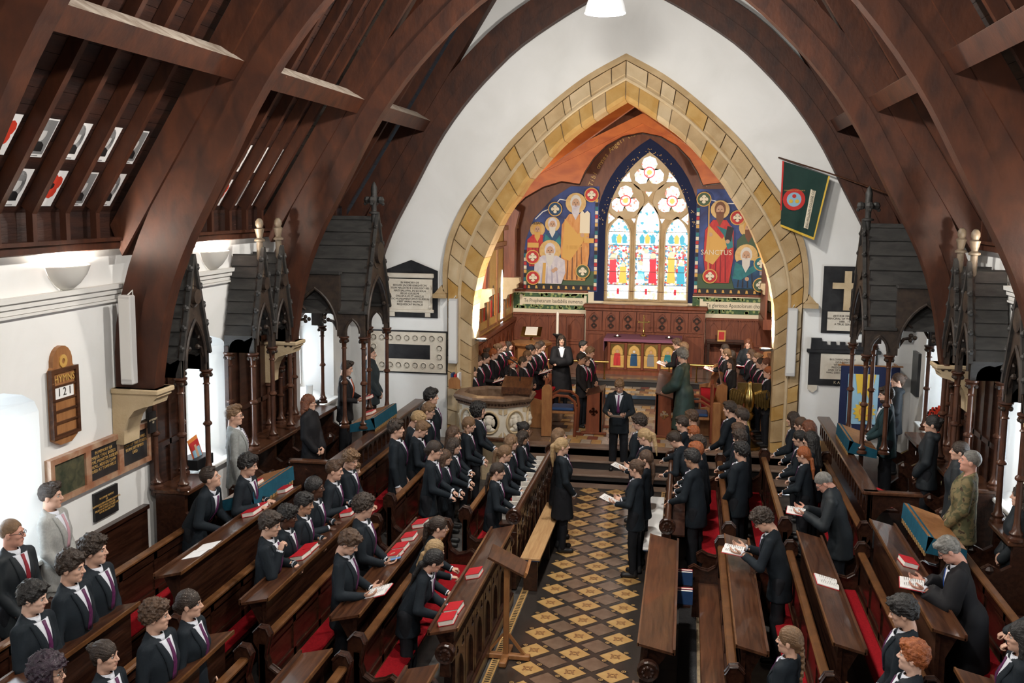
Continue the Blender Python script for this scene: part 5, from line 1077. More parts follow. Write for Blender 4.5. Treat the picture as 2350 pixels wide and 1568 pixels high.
def wallplaque(name, lab, x0, x1, z0, z1): return thing(name, lab, 'memorial', ((x0+x1)/2, YA, z0))
t = wallplaque('memorial_tablet', 'white scroll memorial tablet on pointed slate backing beside the arch', -4.5, -3.5, 2.78, 3.86)
b = MB(); b.plate([(-4.5, 2.78), (-3.46, 2.78), (-3.46, 3.68), (-3.98, 3.88), (-4.5, 3.68)], 'y', yw-.03, yw); b.build('slate_backing', 'blackmarble', t)
b = MB(); b.box(-4.44, -3.56, yw-.05, yw-.03, 2.94, 3.52); b.bbox(-4.47, -3.53, yw-.09, yw-.03, 3.54, 3.63, .015); b.bbox(-4.47, -3.53, yw-.07, yw-.03, 2.88, 2.94, .01); b.box(-4.4, -4.3, yw-.06, yw-.03, 2.8, 2.88); b.box(-3.7, -3.6, yw-.06, yw-.03, 2.8, 2.88); b.build('tablet', 'ivory', t)
for x in (-4.4, -3.6): b = MB(); b.tube([(x, yw-.055, 2.99), (x, yw-.055, 3.4)], .025, 6); b.ball((x, yw-.06, 2.99), .04, 6); b.build('side_scroll', 'ivory', t, True)
text('IN MEMORY OF\nEDGARI JACOBI KNIGHTON\nARTIUM MAGISTRI E COLLEGIO REGIS\nNATI SALOPIA, IN SCHOLA\nREGIS GULIELMI\nDISCIPULUS ET AMICUS\nHOC MONUMENTUM POSUERUNT\nOBIIT ANNO MCMXX\nREQUIESCAT IN PACE', .052, 'letterdark', t, FY(-4.0, yw-.053, 3.24))
t = wallplaque('carved_memorial', 'wide cream memorial with carved vine scroll border and dark central slab', -4.8, -3.26, 1.72, 2.5)
b = MB(); b.box(-4.85, -3.25, yw-.03, yw, 1.70, 2.53); b.build('dark_edge', 'blackmarble', t)
b = MB(); b.plate([[(-4.83, 1.73), (-3.29, 1.73), (-3.29, 2.5), (-4.83, 2.5)], [(-4.5, 1.98), (-3.6, 1.98), (-3.6, 2.26), (-4.5, 2.26)]], 'y', yw-.06, yw-.03); b.build('carved_border', 'ivory', t)
b = MB(); b.box(-4.5, -3.6, yw-.045, yw-.03, 1.98, 2.26); b.build('centre_slab', 'blackmarble', t)
b = MB()
for k in range(9):
    x = -4.72+k*.165
    for z in (2.385, 1.855): b.lathe([(.072, 0), (.06, -.012), (.05, 0)], (x, yw-.06, z), 12, 0, 'y'); b.plate(foil(x, z, .045, 5, 4, k), 'y', yw-.07, yw-.06)
for z in (2.03, 2.2):
    for x in (-4.72, -3.42): b.lathe([(.072, 0), (.06, -.012), (.05, 0)], (x, yw-.06, z), 12, 0, 'y'); b.plate(foil(x, z, .045, 5, 4, 1), 'y', yw-.07, yw-.06)
o = b.build('vine_scrolls', 'ivory', t)
t = wallplaque('cross_memorial', 'black slab memorial with pale stone cross and parchment scroll', 3.6, 4.5, 2.7, 3.95)
b = MB(); b.box(3.6, 4.45, yw-.03, yw, 2.73, 3.93); b.build('slab', 'blackmarble', t); b = MB(); b.plate([(3.96, 3.15), (4.08, 3.15), (4.08, 3.53), (4.28, 3.53), (4.28, 3.64), (4.08, 3.64), (4.08, 3.85), (3.96, 3.85), (3.96, 3.64), (3.76, 3.64), (3.76, 3.53), (3.96, 3.53)], 'y', yw-.07, yw-.03); b.build('stone_cross', 'sandpale', t)
b = MB(); b.box(3.7, 4.34, yw-.05, yw-.03, 2.78, 3.12); b.build('scroll', 'ivory', t); text('ARTHUR MAUNDER\nPRINCIPAL OF THIS COLLEGE\n1888 - 1918\nA TRUE SERVANT', .05, 'letterdark', t, FY(4.02, yw-.053, 2.97))
t = wallplaque('castellated_memorial', 'black battlemented memorial with white lettered tablet', 3.4, 4.5, 1.7, 2.6)
b = MB(); b.box(3.42, 4.6, yw-.04, yw, 1.78, 2.42); b.bbox(3.37, 4.65, yw-.1, yw, 2.38, 2.44, .01); b.box(3.44, 4.6, yw-.06, yw, 2.44, 2.52)
for k in range(7): b.box(3.46+k*.16, 3.55+k*.16, yw-.06, yw, 2.52, 2.58)
b.box(3.44, 3.62, yw-.08, yw, 2.44, 2.64); b.build('surround', 'blackmarble', t)
b = MB(); b.box(3.62, 4.4, yw-.055, yw-.04, 1.9, 2.36); b.build('tablet', 'ivory', t); text('IN LOVING MEMORY\nOF ROBERT\nWHO FELL AT\nPASSCHENDAELE\nAND OF HIS BROTHER\nWHO DIED OF WOUNDS', .048, 'letterdark', t, FY(4.0, yw-.058, 2.14)); b = MB(); b.plate([(3.42, 1.78), (3.58, 1.78), (3.58, 1.7), (3.5, 1.64), (3.42, 1.7)], 'y', yw-.06, yw); b.build('shield', 'ivory', t); text('K A R', .07, 'letterpale', t, FY(3.95, yw-.043, 1.84))
# regimental flag on its pole
t = thing('flag', 'dark green cadet flag with gold fringe and red round badge on a slanted pole', 'flag', (2.85, 18.95, 4.4))
b = MB(); b.tube([(2.72, 19.15, 5.83), (3.55, 18.9, 5.56), (4.55, 18.6, 5.2)], .014, 6); b.build('pole', 'pewtop', t)
fv = []; nf, mf = 10, 12
tl, trr, bl_, br_ = Vector((2.80, 19.0, 5.76)), Vector((3.58, 18.86, 5.5)), Vector((2.80, 19.0, 4.62)), Vector((3.36, 18.84, 4.4))
def flagpt(u, v):
    p = tl.lerp(trr, u).lerp(bl_.lerp(br_, u), v); p.y += .03*math.sin(u*9+v*2)*(0.3+v); return p
b = MB(); V = [flagpt(i/nf, j/mf) for j in range(mf+1) for i in range(nf+1)]; V += [p+Vector((0, .006, 0)) for p in V]; n1 = (nf+1)*(mf+1)
F = []
for j in range(mf):
    for i in range(nf): a = j*(nf+1)+i; F += [(a, a+1, a+nf+2, a+nf+1), (n1+a, n1+a+nf+1, n1+a+nf+2, n1+a+1)]
b.add(V, F); b.build('cloth', 'flaggreen', t, True)
def strip(u0, u1, v0, v1, mat, nm, n=8, off=.008):
    b = MB(); V = []; F = []
    for k in range(n+1):
        q = k/n
        if abs(v1-v0) > abs(u1-u0): A, B = flagpt(u0, v0+(v1-v0)*q), flagpt(u1, v0+(v1-v0)*q)
        else: A, B = flagpt(u0+(u1-u0)*q, v0), flagpt(u0+(u1-u0)*q, v1)
        V += [A-Vector((0, off, 0)), B-Vector((0, off, 0)), A, B]
        if k: F += [(4*k-4, 4*k-3, 4*k+1, 4*k), (4*k-2, 4*k+2, 4*k+3, 4*k-1), (4*k-4, 4*k, 4*k+2, 4*k-2), (4*k-3, 4*k-1, 4*k+3, 4*k+1)]
    b.add(V, F); b.build(nm, mat, t)
strip(0, 1, .965, 1.0, 'yellow', 'fringe'); strip(.965, 1.0, 0, 1, 'yellow', 'fringe'); strip(-.03, .01, 0, .75, 'red', 'cord'); strip(.66, .78, .28, .88, 'cream', 'scroll', 10, .014)
def flagdisc(u, v, r, mat, nm, off, ri=0):
    c = flagpt(u, v); b = MB(); L_ = [circ(c.x, c.z, r, 22)]+([circ(c.x, c.z, ri, 22)] if ri else []); b.plate(L_, 'y', c.y-off-.004, c.y-off); b.build(nm, mat, t); return c
c = flagdisc(.3, .52, .19, 'red', 'badge_ring', .03, .125); flagdisc(.3, .52, .125, 'skyblue', 'badge_field', .028)
for k in range(3): a = PI/2+k*2*PI/3; b = MB(); b.plate(circ(c.x+.06*math.cos(a), c.z+.06*math.sin(a), .035, 8), 'y', c.y-.038, c.y-.03); b.build('badge_charge', 'yellow' if k else 'red', t)
text('COMBINED CADET FORCE', .03, 'goldpaint', t, FY(c.x, c.y-.045, c.z+.155))
pa, pb = flagpt(.72, .86), flagpt(.72, .3); mid = (pa+pb)/2; ang = math.atan2(pb.z-pa.z, pb.x-pa.x)
text("KING WILLIAM'S COLLEGE CCF", .062, 'letterdark', t, Matrix.Translation((mid.x, mid.y-.05, mid.z)) @ Matrix.Rotation(PI/2, 4, 'X') @ Matrix.Rotation(ang, 4, 'Z') @ Matrix.Scale(.8, 4, (1, 0, 0)))
# house banner behind the large flag-side canopy, memorial and poppy wreath
t = thing('house_banner', 'navy banner with a yellow sun and pale blue field hung behind the canopy', 'banner', (4.35, 18.95, .9))
b = MB(); b.box(3.95, 4.95, 18.92, 18.94, .95, 2.2); b.build('cloth', 'navyflag', t); b = MB(); b.box(4.08, 4.6, 18.905, 18.92, 1.15, 2.05); b.build('field', 'skyblue', t)
b = MB(); b.plate([(4.2, 2.05), (4.55, 2.05), (4.5, 1.75), (4.44, 1.62), (4.4, 1.72), (4.36, 1.6), (4.3, 1.72), (4.25, 1.7)], 'y', 18.895, 18.905); b.build('gold_rays', 'yellow', t)
pts = []
for k in range(28): r = .2 if k % 2 else .15; pts.append((4.38+r*math.cos(k*PI/14), 1.38+r*math.sin(k*PI/14)))
b = MB(); b.plate(pts, 'y', 18.89, 18.905); b.build('sun', 'yellow', t); b = MB(); b.plate([circ(4.38, 1.38, .09, 14), circ(4.38, 1.38, .075, 14)], 'y', 18.885, 18.89); b.build('sun_ring', 'orange', t)
b = MB(); b.tube([(3.9, 18.93, 2.2), (5.0, 18.93, 2.2)], .015, 6); b.build('pole', 'honeywood', t)
for x in (4.0, 4.9): b = MB(); b.box(x-.015, x+.015, 18.92, 19.2, 2.19, 2.22); b.build('wall_bracket', 'honeywood', t)
t = thing('slate_memorial', 'narrow dark slate memorial on the side wall behind the canopy post', 'memorial', (HW, 18.75, 1.7)); b = MB(); b.box(HW-.05, HW, 18.5, 18.95, 1.75, 2.5); b.build('slab', 'blackmarble', t)
t = thing('poppy_wreath', 'round red poppy wreath leaning on the window sill', 'wreath', (4.95, 16.1, 1.72)); rng = random.Random(4); wb = MB(); wc = MB()
for k in range(46):
    a = rng.uniform(0, 2*PI); r = rng.choice([.16, .22, .27]); p = (4.93+rng.uniform(-.03, .03), 16.1+r*math.cos(a), 1.78+r*math.sin(a)); wb.ball(p, .05, 6, 0, (.5, 1, 1)); wc.ball((p[0]-.03, p[1], p[2]), .014, 4)
wb.build('poppies', 'poppyred', t); wc.build('poppy_centres', 'blackpaint', t); b = MB(); b.lathe([(.1, 0), (.1, -.03), (.0001, -.04)], (4.9, 16.1, 1.78), 12, 0, 'x'); b.build('badge', 'skyblue', t)
# photo portraits between the rafters
def poster(sx, y, s, kind, idx):
    """small print pinned on the boards at distance s up the slope"""
    B0 = Vector((sx*5.12, 0, rz(5.12)+.14*sl)); al = Vector((-sx*ux, 0, uz)); nn = Vector((sx*uz, 0, ux)); p = B0+al*s-nn*.005; p.y = y
    M = Matrix((( 0, al.x, -nn.x, p.x), (1 if sx < 0 else -1, 0, 0, p.y), (0, al.z, -nn.z, p.z), (0, 0, 0, 1)))
    t = thing('poster', ['white print of a red poppy pinned between rafters', 'oval black-and-white portrait print pinned between rafters', 'full black-and-white soldier portrait print pinned between rafters'][kind], 'poster', p, group='remembrance prints under the roof')
    def q(loop, z, mat, nm, par=t): b = MB(); b.plate(loop, 'z', z-.001, z); b.xf(M); return b.build(nm, mat, par)
    q([(-.155, -.195), (.155, -.195), (.155, .215), (-.155, .215)], .004, 'paper', 'sheet')
    if kind == 0:
        for k in range(4): a = k*PI/2+.5; q([(.07*math.cos(a)+.08*math.cos(u), .04+.07*math.sin(a)+.08*math.sin(u)) for u in np.arange(0, 6.2, .7)], .006+.0006*k, 'poppyred', 'petal')
        q(circ(0, .04, .035, 8), .010, 'blackpaint', 'poppy_centre')
    else:
        if kind == 1: q([(.115*math.cos(u), .03+.165*math.sin(u)) for u in np.arange(0, 6.2, .4)], .006, 'photogrey', 'photograph')
        else: q([(-.14, -.16), (.14, -.16), (.14, .20), (-.14, .20)], .006, 'grey', 'photograph')
        q([(-.10, -.13), (.10, -.13), (.09, -.06), (.04, -.03), (-.04, -.03), (-.09, -.06)], .0075, 'blackpaint', 'tunic')
        q([(.055*math.cos(u), .05+.075*math.sin(u)) for u in np.arange(0, 6.2, .5)], .009, 'speaker', 'face'); q([(-.075, .09), (.075, .09), (.07, .15), (-.07, .15)], .0105, 'grey', 'cap')
        q([(-.08, -.183), (.08, -.183), (.08, -.173), (-.08, -.173)], .006, 'print', 'caption')
k = 0
for y0_, n in ((8.36, 5), (12.34, 5)):
    for row, s in ((0, .74), (1, .20)):
        for i in range(n+(y0_ > 10)):
            y = 3.15+.545*(round((y0_-3.15)/.545)+i-1)+.2725
            if min(abs(y-tt) for tt in (6.9, 10.85, 15.05)) < .3: k += 1; continue
            poster(-1, y, s, 0 if (row == 0 and i == 0) or (row == 1 and i == 2) else (2 if (i+row) % 3 == 1 else 1), k); k += 1
# window sill objects: candelabra, picture, boxes
for sx, y in ((-1, 12.5), (1, 12.8)):
    t = thing('candelabrum', 'silvery branched candle stand in the window recess on the %s' % sides[sx], 'candelabrum', (sx*5.35, y, 1.38), group='window candelabra')
    b = MB(); b.lathe([(.1, 0), (.1, .02), (.03, .06), (.018, .1), (.018, .95), (.03, 1.0), (.015, 1.05), (.015, 1.25)], (sx*5.35, y, 1.38), 8); b.build('stem', 'steel', t, True)
    for s in (-1, 1):
        for h in (.9, 1.1): b = MB(); b.tube([(sx*5.35, y, 1.38+h), (sx*5.35, y+s*.1, 1.34+h), (sx*5.35, y+s*.18, 1.4+h), (sx*5.35, y+s*.18, 1.46+h)], .01, 5); b.build('branch', 'steel', t, True); b = MB(); b.lathe([(.03, 0), (.02, .02), (.014, .03), (.014, .13)], (sx*5.35, y+s*.18, 1.46+h), 6); b.build('candle', 'candle', t)
t = thing('window_picture', 'colourful devotional picture card leaning in the window recess', 'picture', (-5.12, 12.55, 1.5)); M = Matrix.Translation((-5.1, 12.5, 1.68)) @ Matrix.Rotation(-.25, 4, 'Y') @ Matrix.Rotation(.12, 4, 'X')
for nm, q, x, mt_ in (('card', (-.14, .14, -.2, .2), 0, 'orange'), ('sky', (-.125, .125, -.14, .15), .004, 'm_red'), ('blue_cloaks', (-.11, -.02, -.12, .04), .007, 'skyblue'), ('blue_cloak', (.02, .11, -.12, .06), .007, 'skyblue'), ('pale_figure', (-.025, .03, -.1, .1), .01, 'm_skin')): b = MB(); b.box(x, x+.003, q[0], q[1], q[2], q[3]); b.xf(M); b.build(nm, mt_, t)
b = MB(); b.bbox(-5.25, -4.98, 12.3, 12.75, 1.48, 1.62, .008); tag(b.build('storage_box', 'metaldark'), 'dark grey box on the sill under the picture card', 'box')
b = MB(); b.bbox(4.95, 5.2, 11.9, 12.25, 1.48, 1.66, .008); tag(b.build('storage_box', 'metaldark'), 'dark grey box on the flag-side window ledge', 'box')
t = thing('hurricane_lantern', 'clear glass candle lantern on a box in the window by the largest pulpit-side canopy', 'lantern', (-5.15, 16.8, 1.38)); b = MB(); b.bbox(-5.3, -5.02, 16.65, 16.95, 1.38, 1.55, .008); b.build('box', 'metaldark', t); b = MB(); b.lathe([(.07, 0), (.07, .02), (.06, .04), (.065, .28), (.06, .28), (.055, .04)], (-5.15, 16.8, 1.55), 10); b.build('glass', 'shadeglass', t, True)
# wooden chair by the arch wall
t = thing('wooden_chair', 'light honey wooden chair by the white wall behind the pews', 'chair', (3.62, 18.2, 0))
b = MB(); b.bbox(3.4, 3.84, 18.0, 18.42, .44, .47, .01); b.build('seat', 'palewood', t)
for x in (3.44, 3.8):
    for y in (18.04, 18.38): b = MB(); b.tube([(x, y, 0), (x, y, .44)], .018, 6); b.build('leg', 'honeywood', t)
for x in (3.44, 3.8): b = MB(); b.tube([(x, 18.38, .44), (x, 18.44, .92)], .018, 6); b.build('back_post', 'honeywood', t)
b = MB(); b.bbox(3.42, 3.82, 18.42, 18.45, .72, .92, .01); b.build('backrest', 'palewood', t)
# ================================================================ people: smooth signed-distance bodies meshed with surface nets
class Vol:
    def __init__(s, lo, hi, h):
        s.lo = np.array(lo, np.float32); s.h = h; n = np.ceil((np.array(hi)-np.array(lo))/h).astype(int)+1
        s.ax = [(s.lo[i]+h*np.arange(n[i])).astype(np.float32) for i in range(3)]; s.f = np.full(n, .2, np.float32)
    def sub(s, lo, hi):
        r = []
        for i in range(3):
            a = int(np.clip(np.searchsorted(s.ax[i], lo[i]), 0, len(s.ax[i]))); b = int(np.clip(np.searchsorted(s.ax[i], hi[i]), 0, len(s.ax[i]))); r.append(slice(a, b))
        return tuple(r), s.ax[0][r[0]][:, None, None], s.ax[1][r[1]][None, :, None], s.ax[2][r[2]][None, None, :]
    def put(s, sl, d, k, op):
        g = s.f[sl]
        if op == 'sub': s.f[sl] = np.maximum(g, -d); return
        if k <= 0: s.f[sl] = np.minimum(g, d); return
        t = np.clip(.5+.5*(g-d)/k, 0, 1); s.f[sl] = g*(1-t)+d*t-k*t*(1-t)
    def seg(s, a, b, ra, rb, k=.02, sc=(1, 1, 1), op='u'):
        a, b, sc = np.array(a, float), np.array(b, float), np.array(sc, float); R = max(ra, rb)/min(sc.min(), 1)+.05
        sl, X, Y, Z = s.sub(np.minimum(a, b)-R, np.maximum(a, b)+R)
        x, y, z = (X-a[0])*sc[0], (Y-a[1])*sc[1], (Z-a[2])*sc[2]; v = (b-a)*sc; L = max(1e-9, v@v)
        t = np.clip((x*v[0]+y*v[1]+z*v[2])/L, 0, 1)
        d = np.sqrt((x-v[0]*t)**2+(y-v[1]*t)**2+(z-v[2]*t)**2)-(ra+(rb-ra)*t); s.put(sl, d.astype(np.float32), k, op)
    def ell(s, c, r, k=.012, op='u', nz=None):
        c, r = np.array(c, float), np.array(r, float); R = r+.035; sl, X, Y, Z = s.sub(c-R, c+R)
        q = np.sqrt(((X-c[0])/r[0])**2+((Y-c[1])/r[1])**2+((Z-c[2])/r[2])**2); q2 = np.sqrt(((X-c[0])/r[0]**2)**2+((Y-c[1])/r[1]**2)**2+((Z-c[2])/r[2]**2)**2)
        d = q*(q-1)/np.maximum(q2, 1e-6)
        if nz: d = d-nz(X, Y, Z)
        s.put(sl, d.astype(np.float32), k, op)
    def cut(s, fn):          # keep fn>=0
        s.f = np.maximum(s.f, -fn(s.ax[0][:, None, None], s.ax[1][None, :, None], s.ax[2][None, None, :])).astype(np.float32)
    def nets(s):
        f = s.f; g = f < 0; c = np.zeros(np.array(f.shape)-1, np.int8)
        for i in (0, 1):
            for j in (0, 1):
                for k in (0, 1): c += g[i:f.shape[0]-1+i, j:f.shape[1]-1+j, k:f.shape[2]-1+k]
        act = (c > 0) & (c < 8); ids = np.argwhere(act); idx = np.full(c.shape, -1, np.int32); idx[act] = np.arange(len(ids))
        P = np.zeros((len(ids), 3), np.float32); Wt = np.zeros(len(ids), np.float32)
        O = [(i, j, k) for i in (0, 1) for j in (0, 1) for k in (0, 1)]; I = ids.T
        val = {o: f[I[0]+o[0], I[1]+o[1], I[2]+o[2]] for o in O}
        for a in O:
            for ax in range(3):
                if a[ax]: continue
                b = list(a); b[ax] = 1; b = tuple(b); v1, v2 = val[a], val[b]; m = (v1 < 0) != (v2 < 0); t = v1[m]/(v1[m]-v2[m])
                q = np.tile(np.array(a, np.float32), (m.sum(), 1)); q[:, ax] = t; P[m] += q; Wt[m] += 1
        P = (P/Wt[:, None]+ids)*s.h+s.lo; Q = []
        for ax in range(3):
            sl1 = [slice(1, -1)]*3; sl2 = [slice(1, -1)]*3; sl1[ax] = slice(0, -1); sl2[ax] = slice(1, None)
            A, B = g[tuple(sl1)], g[tuple(sl2)]; e = np.argwhere(A != B)
            if not len(e): continue
            flip = A[tuple(e.T)]; off = np.ones(3, int); off[ax] = 0; e = e+off; u, v = [(1, 2), (2, 0), (0, 1)][ax]
            cs = []
            for (du, dv) in ((-1, -1), (0, -1), (0, 0), (-1, 0)): q = e.copy(); q[:, u] += du; q[:, v] += dv; cs.append(idx[q[:, 0], q[:, 1], q[:, 2]])
            q = np.stack(cs, 1); q[~flip] = q[~flip][:, ::-1]; Q.append(q)
        F = np.concatenate(Q); F = F[(F >= 0).all(1)]
        return P, F
def noise3(X, Y, Z, f, sd=0):
    return np.sin(X*f+1.3*np.sin(Y*f*.9+sd)+sd)*np.sin(Y*f*1.1+1.1*np.sin(Z*f*.8+2*sd)+1)*np.sin(Z*f*.95+1.2*np.sin(X*f*1.05)+2+sd)
CACHE = {}
LOD = {0: (.0055, .0065, .0135, .0050), 1: (.0075, .0085, .018, .0065), 2: (.0095, .0105, .022, .0085)}
def headmesh(kind, lod):
    key = ('head', kind, lod)
    if key in CACHE: return CACHE[key]
    h = LOD[lod][0]; v = Vol((-.13, -.10, -.13), (.135, .10, .25), h); j = {'m': 1.0, 'f': .9, 'c': .86, 'o': 1.06}[kind]
    v.seg((-.015, 0, .06), (-.03, 0, -.12), .052*j, .056*j, .02)
    v.ell((-.008, 0, .135), (.095, .075, .093), .01); v.ell((.03, 0, .075), (.063, .057*j, .085), .03); v.ell((.03, 0, .032), (.055, .05*j, .04), .025); v.ell((.074, 0, .008), (.018*j, .022, .016), .02)
    for s in (-1, 1):
        v.ell((.058, s*.037, .083), (.024, .02, .02), .015); v.ell((-.006, s*.078, .095), (.02, .009, .031), .006); v.ell((.100, s*.0125, .079), (.010, .008, .008), .006)
    v.seg((.083, -.03, .133), (.083, .03, .133), .011*j, .011*j, .014); v.seg((.092, 0, .120), (.112, 0, .084), .0075, .0115, .010)
    for s in (-1, 1): v.ell((.102, s*.031, .112), (.018, .016, .0085), op='sub')
    v.seg((.092, -.017, .052), (.092, .017, .052), .0065, .0065, .004); v.seg((.089, -.014, .041), (.089, .014, .041), .0075, .0075, .004); v.seg((.101, -.02, .0465), (.101, .02, .0465), .002, .002, op='sub')
    P, F = v.nets(); C = P[F].mean(1); mi = np.zeros(len(F), int)
    lip = (C[:, 0] > .088) & (np.abs(C[:, 1]) < .018) & (C[:, 2] > .035) & (C[:, 2] < .057); mi[lip] = 1
    vs, fs, ms = [P], [F], [mi]; n = len(P)
    for s in (-1, 1):      # eyeballs with iris caps
        b = MB(); b.ball((.0775, s*.031, .112), .0125, 10); b.lathe([(.0075, .0105), (.0060, .0118), (.0001, .0135)], (.0775, s*.031, .112), 8, 1, 'x')
        q = np.array([list(f)+[f[-1]]*(4-len(f)) if len(f) < 4 else list(f)[:4] for f in b.f]); vs.append(np.array(b.v, np.float32)); fs.append(q+n); ms.append(np.array(b.m)+2); n += len(b.v)
        b = MB(); b.tube([(.094, s*.014, .131), (.096, s*.030, .136), (.086, s*.048, .132)], [.004, .0045, .002], 5); q = np.array([f if len(f) == 4 else list(f[:4]) for f in b.f]); vs.append(np.array(b.v, np.float32)); fs.append(q+n); ms.append(np.full(len(q), 4)); n += len(b.v)
    CACHE[key] = (np.concatenate(vs), np.concatenate(fs), np.concatenate(ms)); return CACHE[key]
def handmesh(kind, lod):
    key = ('hand', kind, lod)
    if key in CACHE: return CACHE[key]
    h = LOD[lod][3]; v = Vol((-.06, -.07, -.10), (.22, .10, .05), h)
    v.seg((-.05, 0, 0), (.02, 0, 0), .026, .027, .01, (1, 1, 1.25)); v.ell((.05, 0, 0), (.052, .041, .017), .012)
    cu = {'relax': (18, 25, 20), 'grip': (48, 62, 40), 'flat': (5, 10, 8)}[kind]
    for i, (y, L) in enumerate(((.031, .074), (.0105, .083), (-.0105, .077), (-.030, .061))):
        p = np.array([.085, y, 0.0]); a = 0.; spl = (y*1.3 if kind != 'grip' else 0)
        for k, fr in enumerate((.46, .31, .23)):
            a += math.radians(cu[k]+i*3); q = p+L*fr*np.array([math.cos(a), spl*(k == 0)*2, -math.sin(a)]); v.seg(p, q, .0092-.0008*k, .0086-.0008*k, .003); p = q
    t0 = np.array([.018, .034, -.006]); t1 = t0+np.array([.034, .024, -.012]); t2 = t1+np.array([.030, .004 if kind != 'grip' else -.014, -.016]); v.seg(t0, t1, .0125, .0105, .01); v.seg(t1, t2, .0105, .0085, .004)
    CACHE[key] = v.nets(); return CACHE[key]
HUP = .95
def rotm(axis, a): return np.array(Matrix.Rotation(a, 3, axis))
def bend(P, lean):
    """forward lean about the hips, blended over the waist"""
    if abs(lean) < 1e-4: return P
    z = P[:, 2]; t = np.clip((z-.86)/.16, 0, 1); t = t*t*(3-2*t); a = lean*t; x, dz = P[:, 0], z-HUP
    up_ = z > .80
    X = np.where(up_, x*np.cos(a)+dz*np.sin(a), x); Zz = np.where(up_, HUP-x*np.sin(a)+dz*np.cos(a), z)
    return np.stack([X, P[:, 1], Zz], 1)
POSE = {  # lean, wrists (right y<0, left y>0), hand dir, hand up, hand kind
 'down': (0, (.05, -.26, .80), (.05, .26, .80), (.2, 0, -1), 'side', 'relax'),
 'rail': (.16, (.30, -.13, 1.05), (.30, .13, 1.05), (.9, 0, -.35), 'up', 'grip'),
 'rail2': (.10, (.27, -.06, .98), (.29, .10, .99), (.9, .1, -.3), 'up', 'grip'),
 'read': (.05, (.25, -.12, 1.08), (.25, .12, 1.08), (.8, 0, .25), 'down', 'relax'),
 'clasp': (0, (.15, -.115, .90), (.15, .115, .90), (.55, 0, -.55), 'clasp', 'relax'),
 'lean': (.50, (.33, -.14, 1.16), (.33, .14, 1.16), (.75, 0, .35), 'up', 'grip'),
 'chin': (.10, (.13, -.075, 1.35), (.24, .13, 1.16), (.15, .35, .9), 'up', 'grip'),
 'cross': (0, (.18, .06, 1.13), (.20, -.06, 1.09), (0, 0, 0), 'cross', 'relax'),
 'readlean': (.30, (.31, -.12, 1.29), (.31, .12, 1.29), (.8, 0, .35), 'down', 'relax'),
 'desk': (.16, (.22, -.13, 1.18), (.22, .13, 1.18), (.95, 0, .05), 'up', 'grip'),
 'phone': (.06, (.25, -.08, 1.02), (.25, .08, 1.02), (.85, 0, .1), 'down', 'relax')}
def ik(S_, Wp, side, l1=.285, l2=.255, hint=None):
    S_, Wp = np.array(S_), np.array(Wp); d = Wp-S_; D = np.linalg.norm(d); D2 = min(D, l1+l2-.004); Wp = S_+d/D*D2; a = (l1*l1-l2*l2+D2*D2)/(2*D2); hh = math.sqrt(max(1e-6, l1*l1-a*a))
    hv = np.array(hint if hint is not None else (-.35, side*.55, -.75)); u = d/D; hv = hv-u*(hv@u); hv /= np.linalg.norm(hv); return S_+u*a+hv*hh, Wp
def arms(pose, sex):
    p = POSE[pose]; sw = .170 if sex == 'm' else .150; out = []
    for side, Wp in ((-1, p[1]), (1, p[2])):
        S_ = (-.012, side*sw, 1.38); E, Wq = ik(S_, Wp, side, hint=(.1, side*.9, -.5) if pose == 'cross' else None)
        if p[4] == 'cross': d = Wq-E; d /= np.linalg.norm(d); up_ = np.array([.8, 0, .4])
        else:
            d = np.array(p[3], float)*np.array([1, 1, 1]); 
            if p[4] == 'clasp': d = np.array([.35, -side*.75, -.55])
            if pose == 'chin' and side > 0: d = np.array([.9, 0, -.35])
            d /= np.linalg.norm(d); up_ = {'up': np.array([-.1, 0, 1.]), 'down': np.array([-.3, side*.5, -1.]), 'side': np.array([0, side*1., 0]), 'clasp': np.array([.8, side*.2, .2])}[p[4]]
        out.append((np.array(S_), E, Wq, d, up_))
    return out
